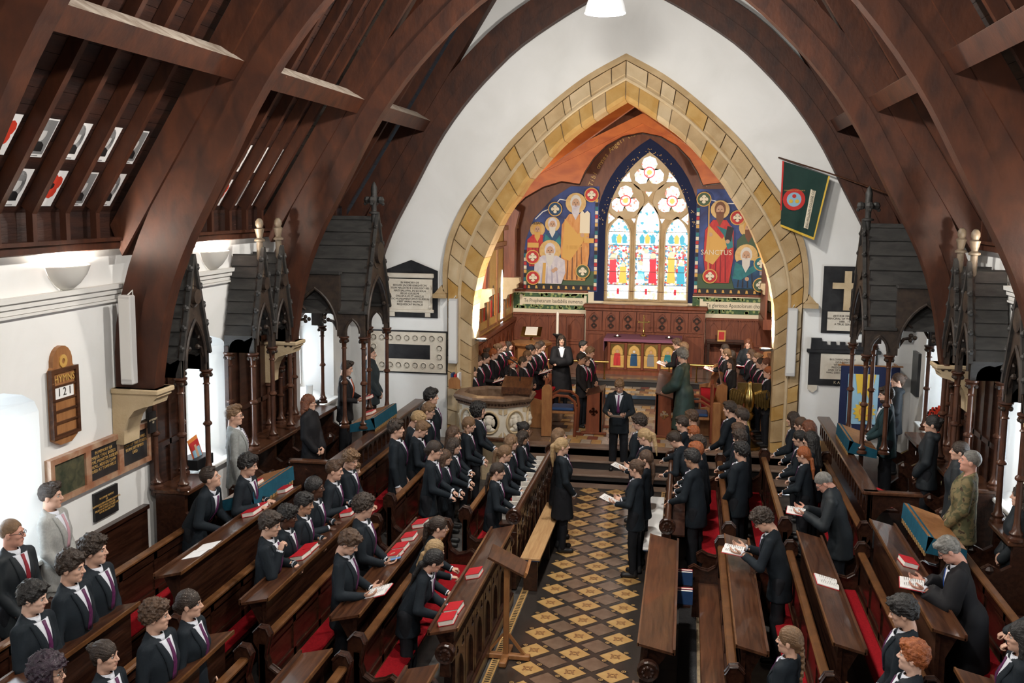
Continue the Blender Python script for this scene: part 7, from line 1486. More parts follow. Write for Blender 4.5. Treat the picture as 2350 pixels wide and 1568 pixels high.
# ================================================================ the congregation (x, y, floor, height, facing, pose, head yaw, head pitch, ...)
CONG = [
 (-4.76, 8.25, 0.3, 1.78, -10, 'clasp', 25, 0, 'm', 'crop', 'lightbrown', 'rosy', 'darksuit', 'tiered', 0, 'man with dark-framed glasses in dark jacket at the wall bench by window', True, 'o', False, None, None),
 (-5.05, 9.29, 0.3, 1.82, 5, 'clasp', 10, 0, 'm', 'quiff', 'darkbrown', 'fair', 'palesuit', 'tiepink', 0, 'young man in pale grey suit and pink tie standing at the wall bench', False, 'm', False, None, None),
 (-3.86, 7.2, 0.2, 1.74, -5, 'clasp', 20, 8, 'm', 'messy', 'black', 'pale', 'blazer', 'tiepurple', 0, 'boy with black messy hair, hands clasped, in the pulpit-side near back row', False, 'm', False, None, None),
 (-3.84, 7.71, 0.2, 1.82, 0, 'down', 10, 5, 'm', 'messy', 'darkbrown', 'fair', 'blazer', 'tiepurple', 0, 'boy with dark brown messy hair, standing, in the pulpit-side near back row', False, 'm', False, None, None),
 (-3.91, 8.19, 0.2, 1.8, 0, 'clasp', 12, 0, 'm', 'curly', 'darkbrown', 'fair', 'blazer', 'tiepurple', 0, 'boy with dark brown curly hair, hands clasped, in the pulpit-side near back row', False, 'm', False, None, None),
 (-2.92, 7.43, 0.03, 1.74, -5, 'down', 25, 0, 'm', 'curly', 'brown', 'fair', 'blazer', 'tiepurple', 0, 'boy with brown curly hair, standing, in the pulpit-side near third row', False, 'm', False, None, None),
 (-2.84, 7.85, 0.03, 1.68, 0, 'down', 15, 0, 'f', 'lowbun', 'darkbrown', 'fair', 'blazer', 'tiepurple', 0, 'girl with dark brown low bun, standing, in the pulpit-side near third row', False, 'f', False, None, None),
 (-3.05, 6.9, 0.03, 1.62, -5, 'down', 8, 0, 'f', 'bun', 'darkbrown', 'fair', 'blazer', 'tiepurple', 0, 'girl with dark brown hair bun, standing, in the pulpit-side near third row', False, 'f', False, None, None),
 (-3.19, 6.41, 0.03, 1.7, 0, 'down', 12, 0, 'f', 'bigcurly', 'purpleblack', 'fair', 'blazer', 'tiepurple', 0, 'girl with black big curly hair, standing, in the pulpit-side near third row', True, 'f', False, None, None),
 (-4.4, 11.0, 0.2, 1.78, 0, 'lean', 22, -42, 'm', 'fade', 'darkbrown', 'fair', 'blazer', 'tiepurple', 0, 'boy with dark brown faded hair, leaning forward, in the pulpit-side middle back row', False, 'm', False, None, None),
 (-4.0, 11.45, 0.2, 1.76, 0, 'desk', 10, 0, 'm', 'messy', 'black', 'fair', 'blazer', 'tiepurple', 0, 'boy with black messy hair, hands on the desk, in the pulpit-side middle back row', False, 'm', False, None, None),
 (-3.06, 9.93, 0, 1.75, 5, 'chin', 0, 5, 'm', 'messy', 'darkbrown', 'fair', 'blazer', 'tiepurple', 0, 'boy with dark brown messy hair, hand at mouth, in the pulpit-side middle third row', False, 'm', False, None, None),
 (-3.12, 10.49, 0, 1.66, 5, 'desk', 5, 0, 'm', 'curly', 'black', 'dark', 'blazer', 'tiepurple', 0, 'boy with black curly hair, hands on the desk, in the pulpit-side middle third row', False, 'm', False, None, None),
 (-3.08, 10.88, 0, 1.7, 5, 'desk', 0, 0, 'm', 'fringe', 'black', 'tan', 'blazer', 'tiepurple', 0, 'boy with black fringed hair, hands on the desk, in the pulpit-side middle third row', False, 'm', False, None, None),
 (-3.15, 11.46, 0, 1.72, 5, 'desk', 10, -8, 'm', 'afro', 'black', 'dark', 'blazer', 'tiepurple', 0, 'boy with black close curls, hands on the desk, in the pulpit-side middle third row', False, 'm', False, None, None),
 (-3.19, 12.22, 0, 1.74, 5, 'desk', 5, 0, 'm', 'quiff', 'brown', 'fair', 'blazer', 'tiepurple', 0, 'boy with brown swept-up hair, hands on the desk, in the pulpit-side middle third row', False, 'm', False, None, None),
 (-3.15, 12.82, 0.03, 1.7, 0, 'rail2', -20, 12, 'm', 'curly', 'lightbrown', 'fair', 'blazer', 'tiepurple', 0, 'boy with light brown curly hair, hands on the rail, in the pulpit-side middle third row', False, 'm', False, None, None),
 (-3.26, 13.26, 0.03, 1.43, 0, 'rail', -5, 0, 'm', 'fringe', 'lightbrown', 'pale', 'blazer', 'tiepurple', 0, 'boy with light brown fringed hair, gripping the rail, in the pulpit-side middle third row', False, 'c', False, None, None),
 (-2.14, 9.72, 0, 1.7, 0, 'read', 0, 28, 'm', 'messy', 'brown', 'fair', 'blazer', 'tiepurple', 0, 'boy with brown messy hair, reading a book, in the pulpit-side middle second row', False, 'm', False, 'open', None),
 (-2.25, 10.65, 0, 1.78, 5, 'phone', 20, 6, 'm', 'curly', 'darkbrown', 'fair', 'blazer', 'tiepurple', 0, 'boy with dark brown curly hair, holding a phone, in the pulpit-side middle second row', False, 'm', False, None, None),
 (-1.64, 10.76, 0, 1.6, 10, 'lean', 5, -22, 'f', 'pony', 'darkbrown', 'fair', 'blazer', 'tiepurple', 0, 'girl with dark brown ponytail, leaning forward, in the pulpit-side middle front row', True, 'f', False, None, None),
 (-1.54, 10.14, 0, 1.56, 5, 'lean', 20, -12, 'f', 'lowpony', 'blonde', 'fair', 'blazer', 'tiepurple', 0, 'girl with blonde low ponytail, leaning forward, in the pulpit-side middle front row', False, 'f', False, None, None),
 (-1.46, 9.71, 0, 1.62, 0, 'lean', 25, -5, 'f', 'lowpony', 'black', 'fair', 'blazer', 'tiepurple', 0, 'girl with black low ponytail, leaning forward, in the pulpit-side middle front row', False, 'f', False, None, None),
 (-4.54, 12.51, 0.5, 1.82, 20, 'down', -5, 0, 'm', 'quiff', 'lightbrown', 'fair', 'suit', 'tiestripe', 0, 'man in grey suit and striped tie standing before the window canopy', True, 'm', False, None, None),
 (-4.18, 14.26, 0.5, 1.66, -10, 'clasp', 12, 0, 'f', 'bob', 'auburn', 'fair', 'darkdress', 'tiepurple', 1, 'woman with bobbed auburn hair and glasses in black dress at the stalls', True, 'f', False, None, None),
 (-4.54, 16.88, 0.5, 1.76, 0, 'read', 0, 12, 'm', 'quiff', 'darkbrown', 'fair', 'black', 'tieorange', 1, 'boy in black blazer holding a red book under the largest canopy', False, 'm', False, 'red', None),
 (-4.52, 18.34, 0.5, 1.8, 10, 'clasp', 0, 0, 'm', 'crop', 'darkbrown', 'fair', 'greyhoodie', 'tiepurple', 1, 'man in dark grey hoodie standing behind the canopy posts', False, 'm', False, None, None),
 (-2.91, 14.44, 0, 1.8, 5, 'down', 8, 0, 'm', 'messy', 'darkbrown', 'fair', 'blazer', 'tiepurple', 1, 'boy with dark brown messy hair, standing, in the pulpit-side far third row', False, 'm', False, None, None),
 (-2.99, 15.41, 0, 1.76, 5, 'rail', 0, 22, 'm', 'fringe', 'blonde', 'fair', 'blazer', 'tiepurple', 1, 'boy with blonde fringed hair, gripping the rail, in the pulpit-side far third row', False, 'm', False, None, None),
 (-2.79, 14.91, 0, 1.72, 5, 'rail', 0, 20, 'm', 'short', 'lightbrown', 'fair', 'blazer', 'tiepurple', 1, 'boy with light brown short hair, gripping the rail, in the pulpit-side far third row', False, 'm', False, None, None),
 (-2.91, 16.03, 0, 1.76, 5, 'rail2', 0, 8, 'm', 'short', 'lightbrown', 'fair', 'blazer', 'tiepurple', 1, 'boy with light brown short hair, hands on the rail, in the pulpit-side far third row', True, 'm', False, None, None),
 (-2.95, 16.72, 0, 1.86, 8, 'down', 5, 0, 'm', 'messy', 'black', 'fair', 'blazer', 'tiepurple', 1, 'boy with black messy hair, standing, in the pulpit-side far third row', False, 'm', False, None, None),
 (-2.21, 13.5, 0, 1.75, 5, 'rail', 0, 0, 'f', 'lowbun', 'darkbrown', 'fair', 'blazer', 'tiepurple', 1, 'girl with dark brown low bun, gripping the rail, in the pulpit-side far second row', True, 'f', False, None, None),
 (-2.17, 14.04, 0, 1.5, 5, 'rail', 0, 0, 'f', 'long', 'brown', 'fair', 'blazer', 'tiepurple', 1, 'girl with brown long hair, gripping the rail, in the pulpit-side far second row', True, 'f', False, None, None),
 (-2.12, 14.37, 0, 1.6, 5, 'rail', 0, 0, 'f', 'long', 'darkbrown', 'fair', 'blazer', 'tiepurple', 1, 'girl with dark brown long hair, gripping the rail, in the pulpit-side far second row', False, 'f', False, None, None),
 (-2.24, 15.01, 0, 1.63, 5, 'rail2', 0, 0, 'f', 'long', 'brown', 'fair', 'blazer', 'tiepurple', 1, 'girl with brown long hair, hands on the rail, in the pulpit-side far second row', False, 'f', False, None, None),
 (-2.16, 15.57, 0, 1.66, 8, 'rail', 0, 0, 'f', 'braids', 'lightbrown', 'fair', 'blazer', 'tiepurple', 1, 'girl with light brown twin braids, gripping the rail, in the pulpit-side far second row', False, 'f', False, None, None),
 (-2.13, 16.38, 0, 1.72, 10, 'rail2', 0, 0, 'f', 'bigcurly', 'black', 'fair', 'blazer', 'tiepurple', 1, 'girl with black big curly hair, hands on the rail, in the pulpit-side far second row', False, 'f', False, None, None),
 (-1.27, 13.24, 0, 1.56, 5, 'rail', 0, 0, 'f', 'lowpony', 'darkbrown', 'fair', 'blazer', 'tiepurple', 1, 'girl with dark brown low ponytail, gripping the rail, in the pulpit-side far front row', False, 'f', False, None, None),
 (-1.32, 14.07, 0, 1.6, 8, 'rail', 5, 0, 'f', 'pony', 'lightbrown', 'fair', 'blazer', 'tiepurple', 1, 'girl with light brown ponytail, gripping the rail, in the pulpit-side far front row', False, 'f', False, None, None),
 (-1.36, 14.85, 0, 1.58, 8, 'rail', 0, 0, 'f', 'long', 'lightbrown', 'fair', 'blazer', 'tiepurple', 1, 'girl with light brown long hair, gripping the rail, in the pulpit-side far front row', False, 'f', False, None, None),
 (-1.29, 15.44, 0, 1.52, 8, 'rail', 0, 8, 'f', 'long', 'darkbrown', 'tan', 'blazer', 'tiepurple', 1, 'girl with dark brown long hair, gripping the rail, in the pulpit-side far front row', False, 'f', False, None, None),
 (-1.33, 16.01, 0, 1.53, 8, 'rail2', 0, 8, 'f', 'bun', 'black', 'tan', 'blazer', 'tiepurple', 1, 'girl with black hair bun, hands on the rail, in the pulpit-side far front row', False, 'f', False, None, None),
 (-0.46, 14.44, 0, 1.66, 15, 'clasp', 5, 0, 'f', 'pony', 'blonde', 'fair', 'blazer', 'tiepurple', 0, 'blonde girl with long ponytail standing in the aisle beside plywood bench', False, 'f', True, None, None),
 (-0.58, 15.07, 0, 1.66, 10, 'down', 0, 0, 'f', 'long', 'lightbrown', 'fair', 'blazer', 'tiepurple', 1, 'girl half hidden behind the blonde girl in the aisle', False, 'f', True, None, None),
 (0.07, 18.6, 0.16, 1.7, -95, 'read', 0, 28, 'm', 'fringe', 'lightbrown', 'fair', 'blazer', 'tiepurple', 0, 'boy reading from a clipboard alone on the chancel steps', False, 'm', False, 'sheet', None),
 (0.63, 13.62, 0, 1.6, 165, 'read', 0, 5, 'f', 'bun', 'brown', 'fair', 'blazer', 'tiepurple', 0, 'girl with brown bun holding a white sheet beside white bench', False, 'f', False, 'sheet', None),
 (0.7, 14.12, 0, 1.62, 165, 'down', 5, 0, 'f', 'lowpony', 'brown', 'fair', 'blazer', 'tiepurple', 1, 'girl with long brown ponytail behind the bun girl in aisle', False, 'f', False, None, None),
 (0.69, 15.15, 0, 1.7, 165, 'read', 0, 12, 'f', 'pony', 'blonde', 'fair', 'blazer', 'tiepurple', 0, 'girl with long fair ponytail holding papers in the aisle', False, 'f', False, 'sheet', None),
 (0.54, 16.07, 0, 1.72, 165, 'clasp', 0, 10, 'm', 'curly', 'darkbrown', 'fair', 'blazer', 'tiepurple', 1, 'boy with curly dark hair at the foot of the chancel steps', False, 'm', False, None, None),
 (1.43, 13.75, 0, 1.75, 160, 'rail', -10, 0, 'm', 'fringe', 'black', 'tan', 'blazer', 'tiepurple', 0, 'boy with black fringed hair, gripping the rail, in the flag-side far front row', False, 'm', False, None, None),
 (1.49, 14.45, 0, 1.69, 165, 'rail', -15, 0, 'm', 'fringe', 'ginger', 'fair', 'blazer', 'tiepurple', 1, 'boy with ginger fringed hair, gripping the rail, in the flag-side far front row', False, 'm', False, None, None),
 (1.52, 14.94, 0, 1.67, 165, 'rail', -15, 0, 'm', 'curly', 'darkbrown', 'fair', 'blazer', 'tiepurple', 1, 'boy with dark brown curly hair, gripping the rail, in the flag-side far front row', False, 'm', False, None, None),
 (1.38, 15.42, 0, 1.66, 160, 'lean', 0, 5, 'm', 'fringe', 'darkbrown', 'fair', 'blazer', 'tiepurple', 1, 'boy with dark brown fringed hair, leaning forward, in the flag-side far front row', False, 'm', False, None, None),
 (1.28, 16.29, 0, 1.68, 165, 'rail', -10, 0, 'm', 'short', 'darkbrown', 'fair', 'blazer', 'tiepurple', 1, 'boy with dark brown short hair, gripping the rail, in the flag-side far front row', False, 'm', False, None, None),
 (1.43, 16.85, 0, 1.66, 165, 'rail', -10, 0, 'm', 'messy', 'brown', 'fair', 'blazer', 'tiepurple', 1, 'boy with brown messy hair, gripping the rail, in the flag-side far front row', False, 'm', False, None, None),
 (1.46, 15.95, 0, 1.6, 165, 'rail', -15, 0, 'm', 'short', 'ginger', 'fair', 'blazer', 'tiepurple', 1, 'boy with ginger short hair, gripping the rail, in the flag-side far front row', False, 'm', False, None, None),
 (2.0, 14.36, 0, 1.74, 155, 'clasp', -15, 0, 'm', 'messy', 'black', 'fair', 'blazer', 'tiepurple', 0, 'boy with black messy hair, hands clasped, in the flag-side far second row', False, 'm', False, None, None),
 (2.13, 15.41, 0, 1.68, 160, 'rail', -10, 0, 'm', 'messy', 'darkbrown', 'fair', 'blazer', 'tiepurple', 1, 'boy with dark brown messy hair, gripping the rail, in the flag-side far second row', False, 'm', False, None, None),
 (2.13, 15.84, 0, 1.7, 160, 'rail', -10, 0, 'm', 'fringe', 'brown', 'fair', 'blazer', 'tiepurple', 1, 'boy with brown fringed hair, gripping the rail, in the flag-side far second row', False, 'm', False, None, None),
 (2.01, 17.07, 0, 1.8, 165, 'rail2', -15, 0, 'm', 'short', 'darkbrown', 'fair', 'blazer', 'tiepurple', 1, 'boy with dark brown short hair, hands on the rail, in the flag-side far second row', False, 'm', False, None, None),
 (2.18, 16.58, 0, 1.78, 165, 'rail2', -15, 0, 'm', 'fringe', 'darkbrown', 'fair', 'blazer', 'tiepurple', 1, 'boy with dark brown fringed hair, hands on the rail, in the flag-side far second row', False, 'm', False, None, None),
 (2.16, 17.45, 0, 1.66, 165, 'rail2', -15, 0, 'm', 'short', 'brown', 'fair', 'blazer', 'tiepurple', 1, 'boy with brown short hair, hands on the rail, in the flag-side far second row', False, 'm', False, None, None),
 (3.05, 17.04, 0, 1.68, 165, 'rail', -10, 0, 'f', 'long', 'darkbrown', 'fair', 'blazer', 'tiepurple', 1, 'girl with dark brown long hair, gripping the rail, in the flag-side far third row', False, 'f', False, None, None),
 (3.13, 16.61, 0, 1.68, 165, 'rail', -10, 0, 'f', 'pony', 'brown', 'fair', 'blazer', 'tiepurple', 1, 'girl with brown ponytail, gripping the rail, in the flag-side far third row', False, 'f', False, None, None),
 (3.19, 16.1, 0, 1.74, 165, 'rail', -10, 0, 'f', 'long', 'auburn', 'fair', 'blazer', 'tiepurple', 1, 'girl with auburn long hair, gripping the rail, in the flag-side far third row', False, 'f', False, None, None),
 (3.02, 15.71, 0, 1.66, 165, 'rail', -10, 0, 'f', 'lowpony', 'black', 'fair', 'blazer', 'tiepurple', 1, 'girl with black low ponytail, gripping the rail, in the flag-side far third row', False, 'f', False, None, None),
 (3.14, 15.35, 0, 1.73, 165, 'rail', -10, 0, 'f', 'long', 'black', 'fair', 'blazer', 'tiepurple', 1, 'girl with black long hair, gripping the rail, in the flag-side far third row', False, 'f', False, None, None),
 (2.99, 14.89, 0, 1.6, 160, 'rail', -5, 0, 'f', 'lowpony', 'ginger', 'fair', 'blazer', 'tiepurple', 0, 'girl with ginger low ponytail, gripping the rail, in the flag-side far third row', False, 'f', False, None, None),
 (3.16, 12.78, 0, 1.82, 172, 'readlean', 0, 25, 'm', 'crop', 'grey', 'rosy', 'coat', 'tiepurple', 0, 'man with glasses in dark crested jacket reading at the pew end', True, 'o', False, 'open', None),
 (2.32, 11.29, 0, 1.74, 170, 'readlean', 0, 22, 'm', 'curly', 'darkbrown', 'fair', 'blazer', 'tiepurple', 0, 'boy with glasses and curly dark hair reading at flag-side second desk', True, 'm', False, 'open', None),
 (3.94, 10.02, 0.2, 1.74, 170, 'readlean', 0, 20, 'm', 'short', 'grey', 'rosy', 'gown', 'tieblue', 0, 'grey-haired man with glasses in black gown reading a large book', True, 'o', False, 'open', None),
 (4.39, 12.15, 0.5, 1.78, 168, 'clasp', 0, -6, 'm', 'crop', 'grey', 'rosy', 'camo', None, 0, 'soldier in camouflage uniform standing at the flag-side stalls', False, 'o', False, None, None),
 (4.51, 13.05, 0.5, 1.68, 165, 'down', 0, 0, 'f', 'lowbun', 'darkbrown', 'fair', 'hoodie', 'tiepurple', 1, 'dark-haired woman partly hidden behind the soldier', False, 'f', False, None, None),
 (4.52, 14.55, 0.5, 1.7, 165, 'clasp', 0, 0, 'f', 'bun', 'black', 'fair', 'hoodie', 'tiepurple', 0, 'woman with black bun in dark hoodie with lanyard at the stalls', False, 'f', False, None, None),
 (4.27, 16.14, 0.5, 1.8, 180, 'rail2', 0, 0, 'm', 'short', 'darkbrown', 'fair', 'tealsuit', None, 1, 'bearded man in dark teal suit at the draped bookboard', False, 'm', False, None, None),
 (4.72, 18.03, 0.5, 1.72, 180, 'clasp', 0, 0, 'f', 'bun', 'brown', 'fair', 'hoodie', 'tiepurple', 1, 'woman with brown bun beside the yellow sun banner', False, 'f', False, None, None),
 (4.84, 11.72, 0.3, 1.72, 170, 'clasp', 0, 0, 'f', 'wavy', 'darkbrown', 'fair', 'hoodie', 'tiepurple', 0, 'woman with wavy dark hair at the flag-side wall bench', False, 'f', False, None, None),
 (4.38, 9.18, 0.3, 1.7, 170, 'rail', 0, 0, 'f', 'long', 'darkbrown', 'fair', 'coat', 'tiepurple', 0, 'woman with long dark hair resting hands on the pew top', False, 'f', False, None, None),
 (3.79, 8.12, 0.2, 1.66, 175, 'clasp', 0, 0, 'f', 'long', 'black', 'fair', 'blazer', 'tiepurple', 0, 'girl with very long black hair at the flag-side back row', False, 'f', False, None, None),
 (3.06, 8.62, 0.03, 1.78, 165, 'clasp', 0, 15, 'm', 'messy', 'black', 'fair', 'blazer', 'tiepurple', 0, 'boy with messy black hair behind the ginger boy in near pews', False, 'm', False, None, None),
 (2.96, 7.91, 0.03, 1.7, 165, 'down', -5, -5, 'm', 'messy', 'ginger', 'pale', 'blazer', 'tiepurple', 0, 'boy with bright ginger hair in the flag-side near pews', False, 'm', False, None, None),
 (2.1, 8.28, 0, 1.62, 150, 'down', 10, 0, 'f', 'braid', 'lightbrown', 'fair', 'blazer', 'tiepurple', 0, 'girl with a plaited light brown braid in the flag-side near pews', False, 'f', False, None, None),
 (-2.82, 19.49, 0.48, 1.34, -8, 'clasp', 8, 0, 'f', 'lowpony', 'darkbrown', 'fair', 'black', 'tiemagenta', 2, 'girl with dark brown low ponytail, hands clasped, in the pulpit-side choir stalls', False, 'c', False, None, None),
 (-2.8, 19.92, 0.48, 1.5, -8, 'clasp', 8, 0, 'f', 'lowpony', 'brown', 'fair', 'black', 'tiemagenta', 2, 'girl with brown low ponytail, hands clasped, in the pulpit-side choir stalls', False, 'f', False, None, None),
 (-2.78, 20.45, 0.48, 1.48, -8, 'read', 8, 0, 'f', 'lowbun', 'darkbrown', 'fair', 'black', 'tiemagenta', 2, 'girl with dark brown low bun, reading a book, in the pulpit-side choir stalls', False, 'c', False, 'open', None),
 (-2.89, 21.49, 0.48, 1.43, -8, 'clasp', 8, 0, 'f', 'bun', 'brown', 'fair', 'black', 'tiemagenta', 2, 'girl with brown hair bun, hands clasped, in the pulpit-side choir stalls', False, 'c', False, None, None),
 (-2.67, 20.9, 0.48, 1.5, -8, 'clasp', 8, 0, 'f', 'lowpony', 'ginger', 'fair', 'black', 'tiemagenta', 2, 'girl with ginger low ponytail, hands clasped, in the pulpit-side choir stalls', True, 'f', False, None, None),
 (-2.75, 21.93, 0.48, 1.47, -8, 'clasp', 8, 0, 'f', 'bun', 'lightbrown', 'fair', 'black', 'tiemagenta', 2, 'girl with light brown hair bun, hands clasped, in the pulpit-side choir stalls', False, 'c', False, None, None),
 (-2.76, 22.44, 0.48, 1.44, -8, 'clasp', 8, 0, 'f', 'lowpony', 'auburn', 'fair', 'black', 'tiemagenta', 2, 'girl with auburn low ponytail, hands clasped, in the pulpit-side choir stalls', False, 'c', False, None, None),
 (-2.72, 22.99, 0.48, 1.38, -8, 'clasp', 8, 0, 'f', 'long', 'darkbrown', 'fair', 'black', 'tiemagenta', 2, 'girl with dark brown long hair, hands clasped, in the pulpit-side choir stalls', False, 'c', False, None, None),
 (-2.24, 20.66, 0.48, 1.36, -5, 'down', 0, 0, 'm', 'messy', 'ginger', 'fair', 'black', 'tiemagenta', 2, 'boy with ginger messy hair, standing, in the pulpit-side choir stalls', False, 'c', False, None, None),
 (-1.97, 20.36, 0.48, 1.44, -10, 'clasp', 8, 0, 'f', 'lowbun', 'darkbrown', 'fair', 'black', 'tiemagenta', 2, 'girl with dark brown low bun, hands clasped, in the pulpit-side choir stalls', False, 'c', False, None, None),
 (-1.97, 20.96, 0.48, 1.48, -10, 'clasp', 8, 0, 'f', 'lowpony', 'lightbrown', 'fair', 'black', 'tiemagenta', 2, 'girl with light brown low ponytail, hands clasped, in the pulpit-side choir stalls', False, 'c', False, None, None),
 (-2.01, 21.55, 0.48, 1.52, -10, 'read', 8, 0, 'f', 'bun', 'black', 'fair', 'black', 'tiemagenta', 2, 'girl with black hair bun, reading a book, in the pulpit-side choir stalls', False, 'f', False, 'open', None),
 (-1.91, 22.0, 0.48, 1.48, -10, 'clasp', 8, 0, 'f', 'lowpony', 'brown', 'fair', 'black', 'tiemagenta', 2, 'girl with brown low ponytail, hands clasped, in the pulpit-side choir stalls', False, 'c', False, None, None),
 (-1.88, 22.36, 0.48, 1.5, -10, 'clasp', 8, 0, 'f', 'bun', 'darkbrown', 'fair', 'black', 'tiemagenta', 2, 'girl with dark brown hair bun, hands clasped, in the pulpit-side choir stalls', False, 'f', False, None, None),
 (-1.47, 22.51, 0.48, 1.62, -80, 'cross', 0, 0, 'f', 'wavy', 'darkbrown', 'fair', 'gown', None, 1, 'woman in long black cardigan over a pale top with folded arms', False, 'f', False, None, None),
 (-0.83, 20.66, 0.48, 1.5, -20, 'clasp', 0, 0, 'm', 'fringe', 'black', 'tan', 'black', 'tiemagenta', 2, 'dark-haired boy with glasses standing at the prayer desk', True, 'm', False, None, None),
 (-0.76, 20.94, 0.48, 1.4, -20, 'clasp', 0, 0, 'm', 'short', 'brown', 'fair', 'black', 'tiemagenta', 2, 'small boy in the middle of the trio by the prayer desk', False, 'c', False, None, None),
 (-0.74, 21.37, 0.48, 1.54, -15, 'clasp', 0, 12, 'm', 'fringe', 'lightbrown', 'fair', 'black', 'tiemagenta', 2, 'light-haired boy at the back of the trio by the prayer desk', False, 'm', False, None, None),
 (-0.97, 22.43, 0.48, 1.52, -10, 'down', 0, 0, 'm', 'short', 'black', 'fair', 'black', 'tiemagenta', 2, 'black-haired boy hidden behind the light-haired boy near the altar', False, 'm', False, None, None),
 (1.21, 19.56, 0.48, 1.82, 165, 'rail2', -25, 0, 'm', 'messy', 'grey', 'fair', 'greengown', None, 1, 'grey-haired man in dark green academic gown at the choir desk', True, 'o', False, None, None),
 (1.06, 23.01, 0.48, 1.56, 170, 'read', 0, 10, 'm', 'messy', 'brown', 'fair', 'black', 'tiemagenta', 2, 'brown-haired boy reading behind the gowned man', False, 'm', False, 'open', None),
 (1.16, 22.5, 0.48, 1.54, 170, 'clasp', 0, 0, 'm', 'messy', 'lightbrown', 'fair', 'black', 'tiemagenta', 2, 'light-haired boy behind the gowned man', False, 'm', False, None, None),
 (2.07, 22.72, 0.48, 1.52, 175, 'read', -5, 0, 'f', 'lowbun', 'darkbrown', 'fair', 'black', 'tiemagenta', 2, 'girl with dark brown low bun, reading a book, in the eagle-side choir stalls', False, 'f', False, 'open', None),
 (2.06, 22.26, 0.48, 1.48, 175, 'clasp', -5, 0, 'f', 'lowpony', 'lightbrown', 'fair', 'black', 'tiemagenta', 2, 'girl with light brown low ponytail, hands clasped, in the eagle-side choir stalls', False, 'c', False, None, None),
 (2.18, 22.66, 0.48, 1.4, 175, 'clasp', -5, 0, 'f', 'long', 'darkbrown', 'fair', 'black', 'tiemagenta', 2, 'girl with dark brown long hair, hands clasped, in the eagle-side choir stalls', False, 'c', False, None, None),
 (2.11, 20.93, 0.48, 1.48, 215, 'clasp', 0, 0, 'f', 'long', 'darkbrown', 'fair', 'black', 'tiemagenta', 2, 'dark long-haired girl turned to face the nave by the eagle stalls', False, 'c', False, None, None),
 (2.58, 23.16, 0.48, 1.6, -110, 'read', 0, 0, 'f', 'long', 'auburn', 'fair', 'hoodie', 'tiepurple', 1, 'woman with long auburn hair in grey top holding an open book', False, 'f', False, 'open', None),
 (2.59, 22.54, 0.48, 1.45, 185, 'clasp', 0, 0, 'f', 'long', 'brown', 'fair', 'black', 'tiemagenta', 2, 'girl with brown long hair, hands clasped, in the eagle-side choir stalls', False, 'c', False, None, None),
 (2.68, 21.96, 0.48, 1.46, 185, 'clasp', 0, 0, 'f', 'bun', 'lightbrown', 'fair', 'black', 'tiemagenta', 2, 'girl with light brown hair bun, hands clasped, in the eagle-side choir stalls', False, 'c', False, None, None),
 (2.68, 20.94, 0.48, 1.5, 185, 'clasp', 0, 0, 'f', 'lowpony', 'darkbrown', 'fair', 'black', 'tiemagenta', 2, 'girl with dark brown low ponytail, hands clasped, in the eagle-side choir stalls', False, 'f', False, None, None),
 (2.75, 20.34, 0.48, 1.59, 185, 'clasp', 0, 0, 'f', 'bun', 'auburn', 'fair', 'black', 'tiemagenta', 2, 'girl with auburn hair bun, hands clasped, in the eagle-side choir stalls', True, 'f', False, None, None),
 (2.74, 19.7, 0.48, 1.52, 185, 'clasp', 0, 0, 'f', 'braids', 'ginger', 'fair', 'black', 'tiemagenta', 2, 'girl with ginger twin braids, hands clasped, in the eagle-side choir stalls', True, 'f', False, None, None),
]
HELD = []
LC = {}
for r in CONG: LC[r[15]] = LC.get(r[15], 0)+1
for k, (x, y, zf, H, face, pose, hy, hp, sex, hair, hc, skin, out, tie, lod, lab, gl, head, skirt, book, lower) in enumerate(CONG):
    grp = 'choir girls in dark blazers' if LC[lab] > 1 else None
    M = person(x, y, zf, H, face, pose, hy, hp, sex, hair, hc, skin, out, tie, lod, lab, grp, gl, head, skirt, k % 3)
    if book: HELD.append((book, M, lab, pose))
# ---------------------------------------------------------------- books
def book_meshes(col):
    key = ('bk', col)
    if key in CACHE: return CACHE[key]
    c = MB(); w, d, h = .155, .225, .052; c.box(-w/2, w/2, -d/2, d/2, 0, .004); c.box(-w/2, w/2, -d/2, d/2, h-.004, h); c.box(-w/2, -w/2+.006, -d/2, d/2, .004, h-.004)
    p_ = MB(); p_.box(-w/2+.006, w/2-.006, -d/2+.005, d/2-.005, .004, h-.004); CACHE[key] = (c.mesh('cover', col), p_.mesh('page_block', 'page')); return CACHE[key]
def book(M, lab, col='bookred', grp='red hymn books', nm='hymn_book'):
    a, b = book_meshes(col); r = thing(nm, lab, 'book', M.translation, 0, grp); r.matrix_world = M; link('cover', a, r); link('page_block', b, r); return r
def open_meshes():
    if 'ob' in CACHE: return CACHE['ob']
    c = MB(); p_ = MB()
    for s in (-1, 1):
        V = []; n = 6
        for i in range(n+1): u = i/n*.15; V += [(s*u, -.11, .018*math.sin(u/.15*PI)+.012), (s*u, .11, .018*math.sin(u/.15*PI)+.012), (s*u, -.11, .004), (s*u, .11, .004)]
        F = []
        for i in range(n): a = 4*i; F += [(a, a+4, a+5, a+1), (a+2, a+3, a+7, a+6), (a, a+2, a+6, a+4), (a+1, a+5, a+7, a+3)]
        F += [(0, 1, 3, 2), (4*n, 4*n+2, 4*n+3, 4*n+1)]; p_.add(V, F); c.box(*sorted((0, s*.156)), -.116, .116, -.002, .004)
    t = MB()
    for s in (-1, 1):
        for k in range(9): t.box(s*.075-.05, s*.075+.05-.02*(k % 3), -.09+k*.02, -.086+k*.02, .0305, .0315)
    CACHE['ob'] = (c.mesh('cover', 'bookred'), p_.mesh('pages', 'paper'), t.mesh('printed_lines', 'letterfaint')); return CACHE['ob']
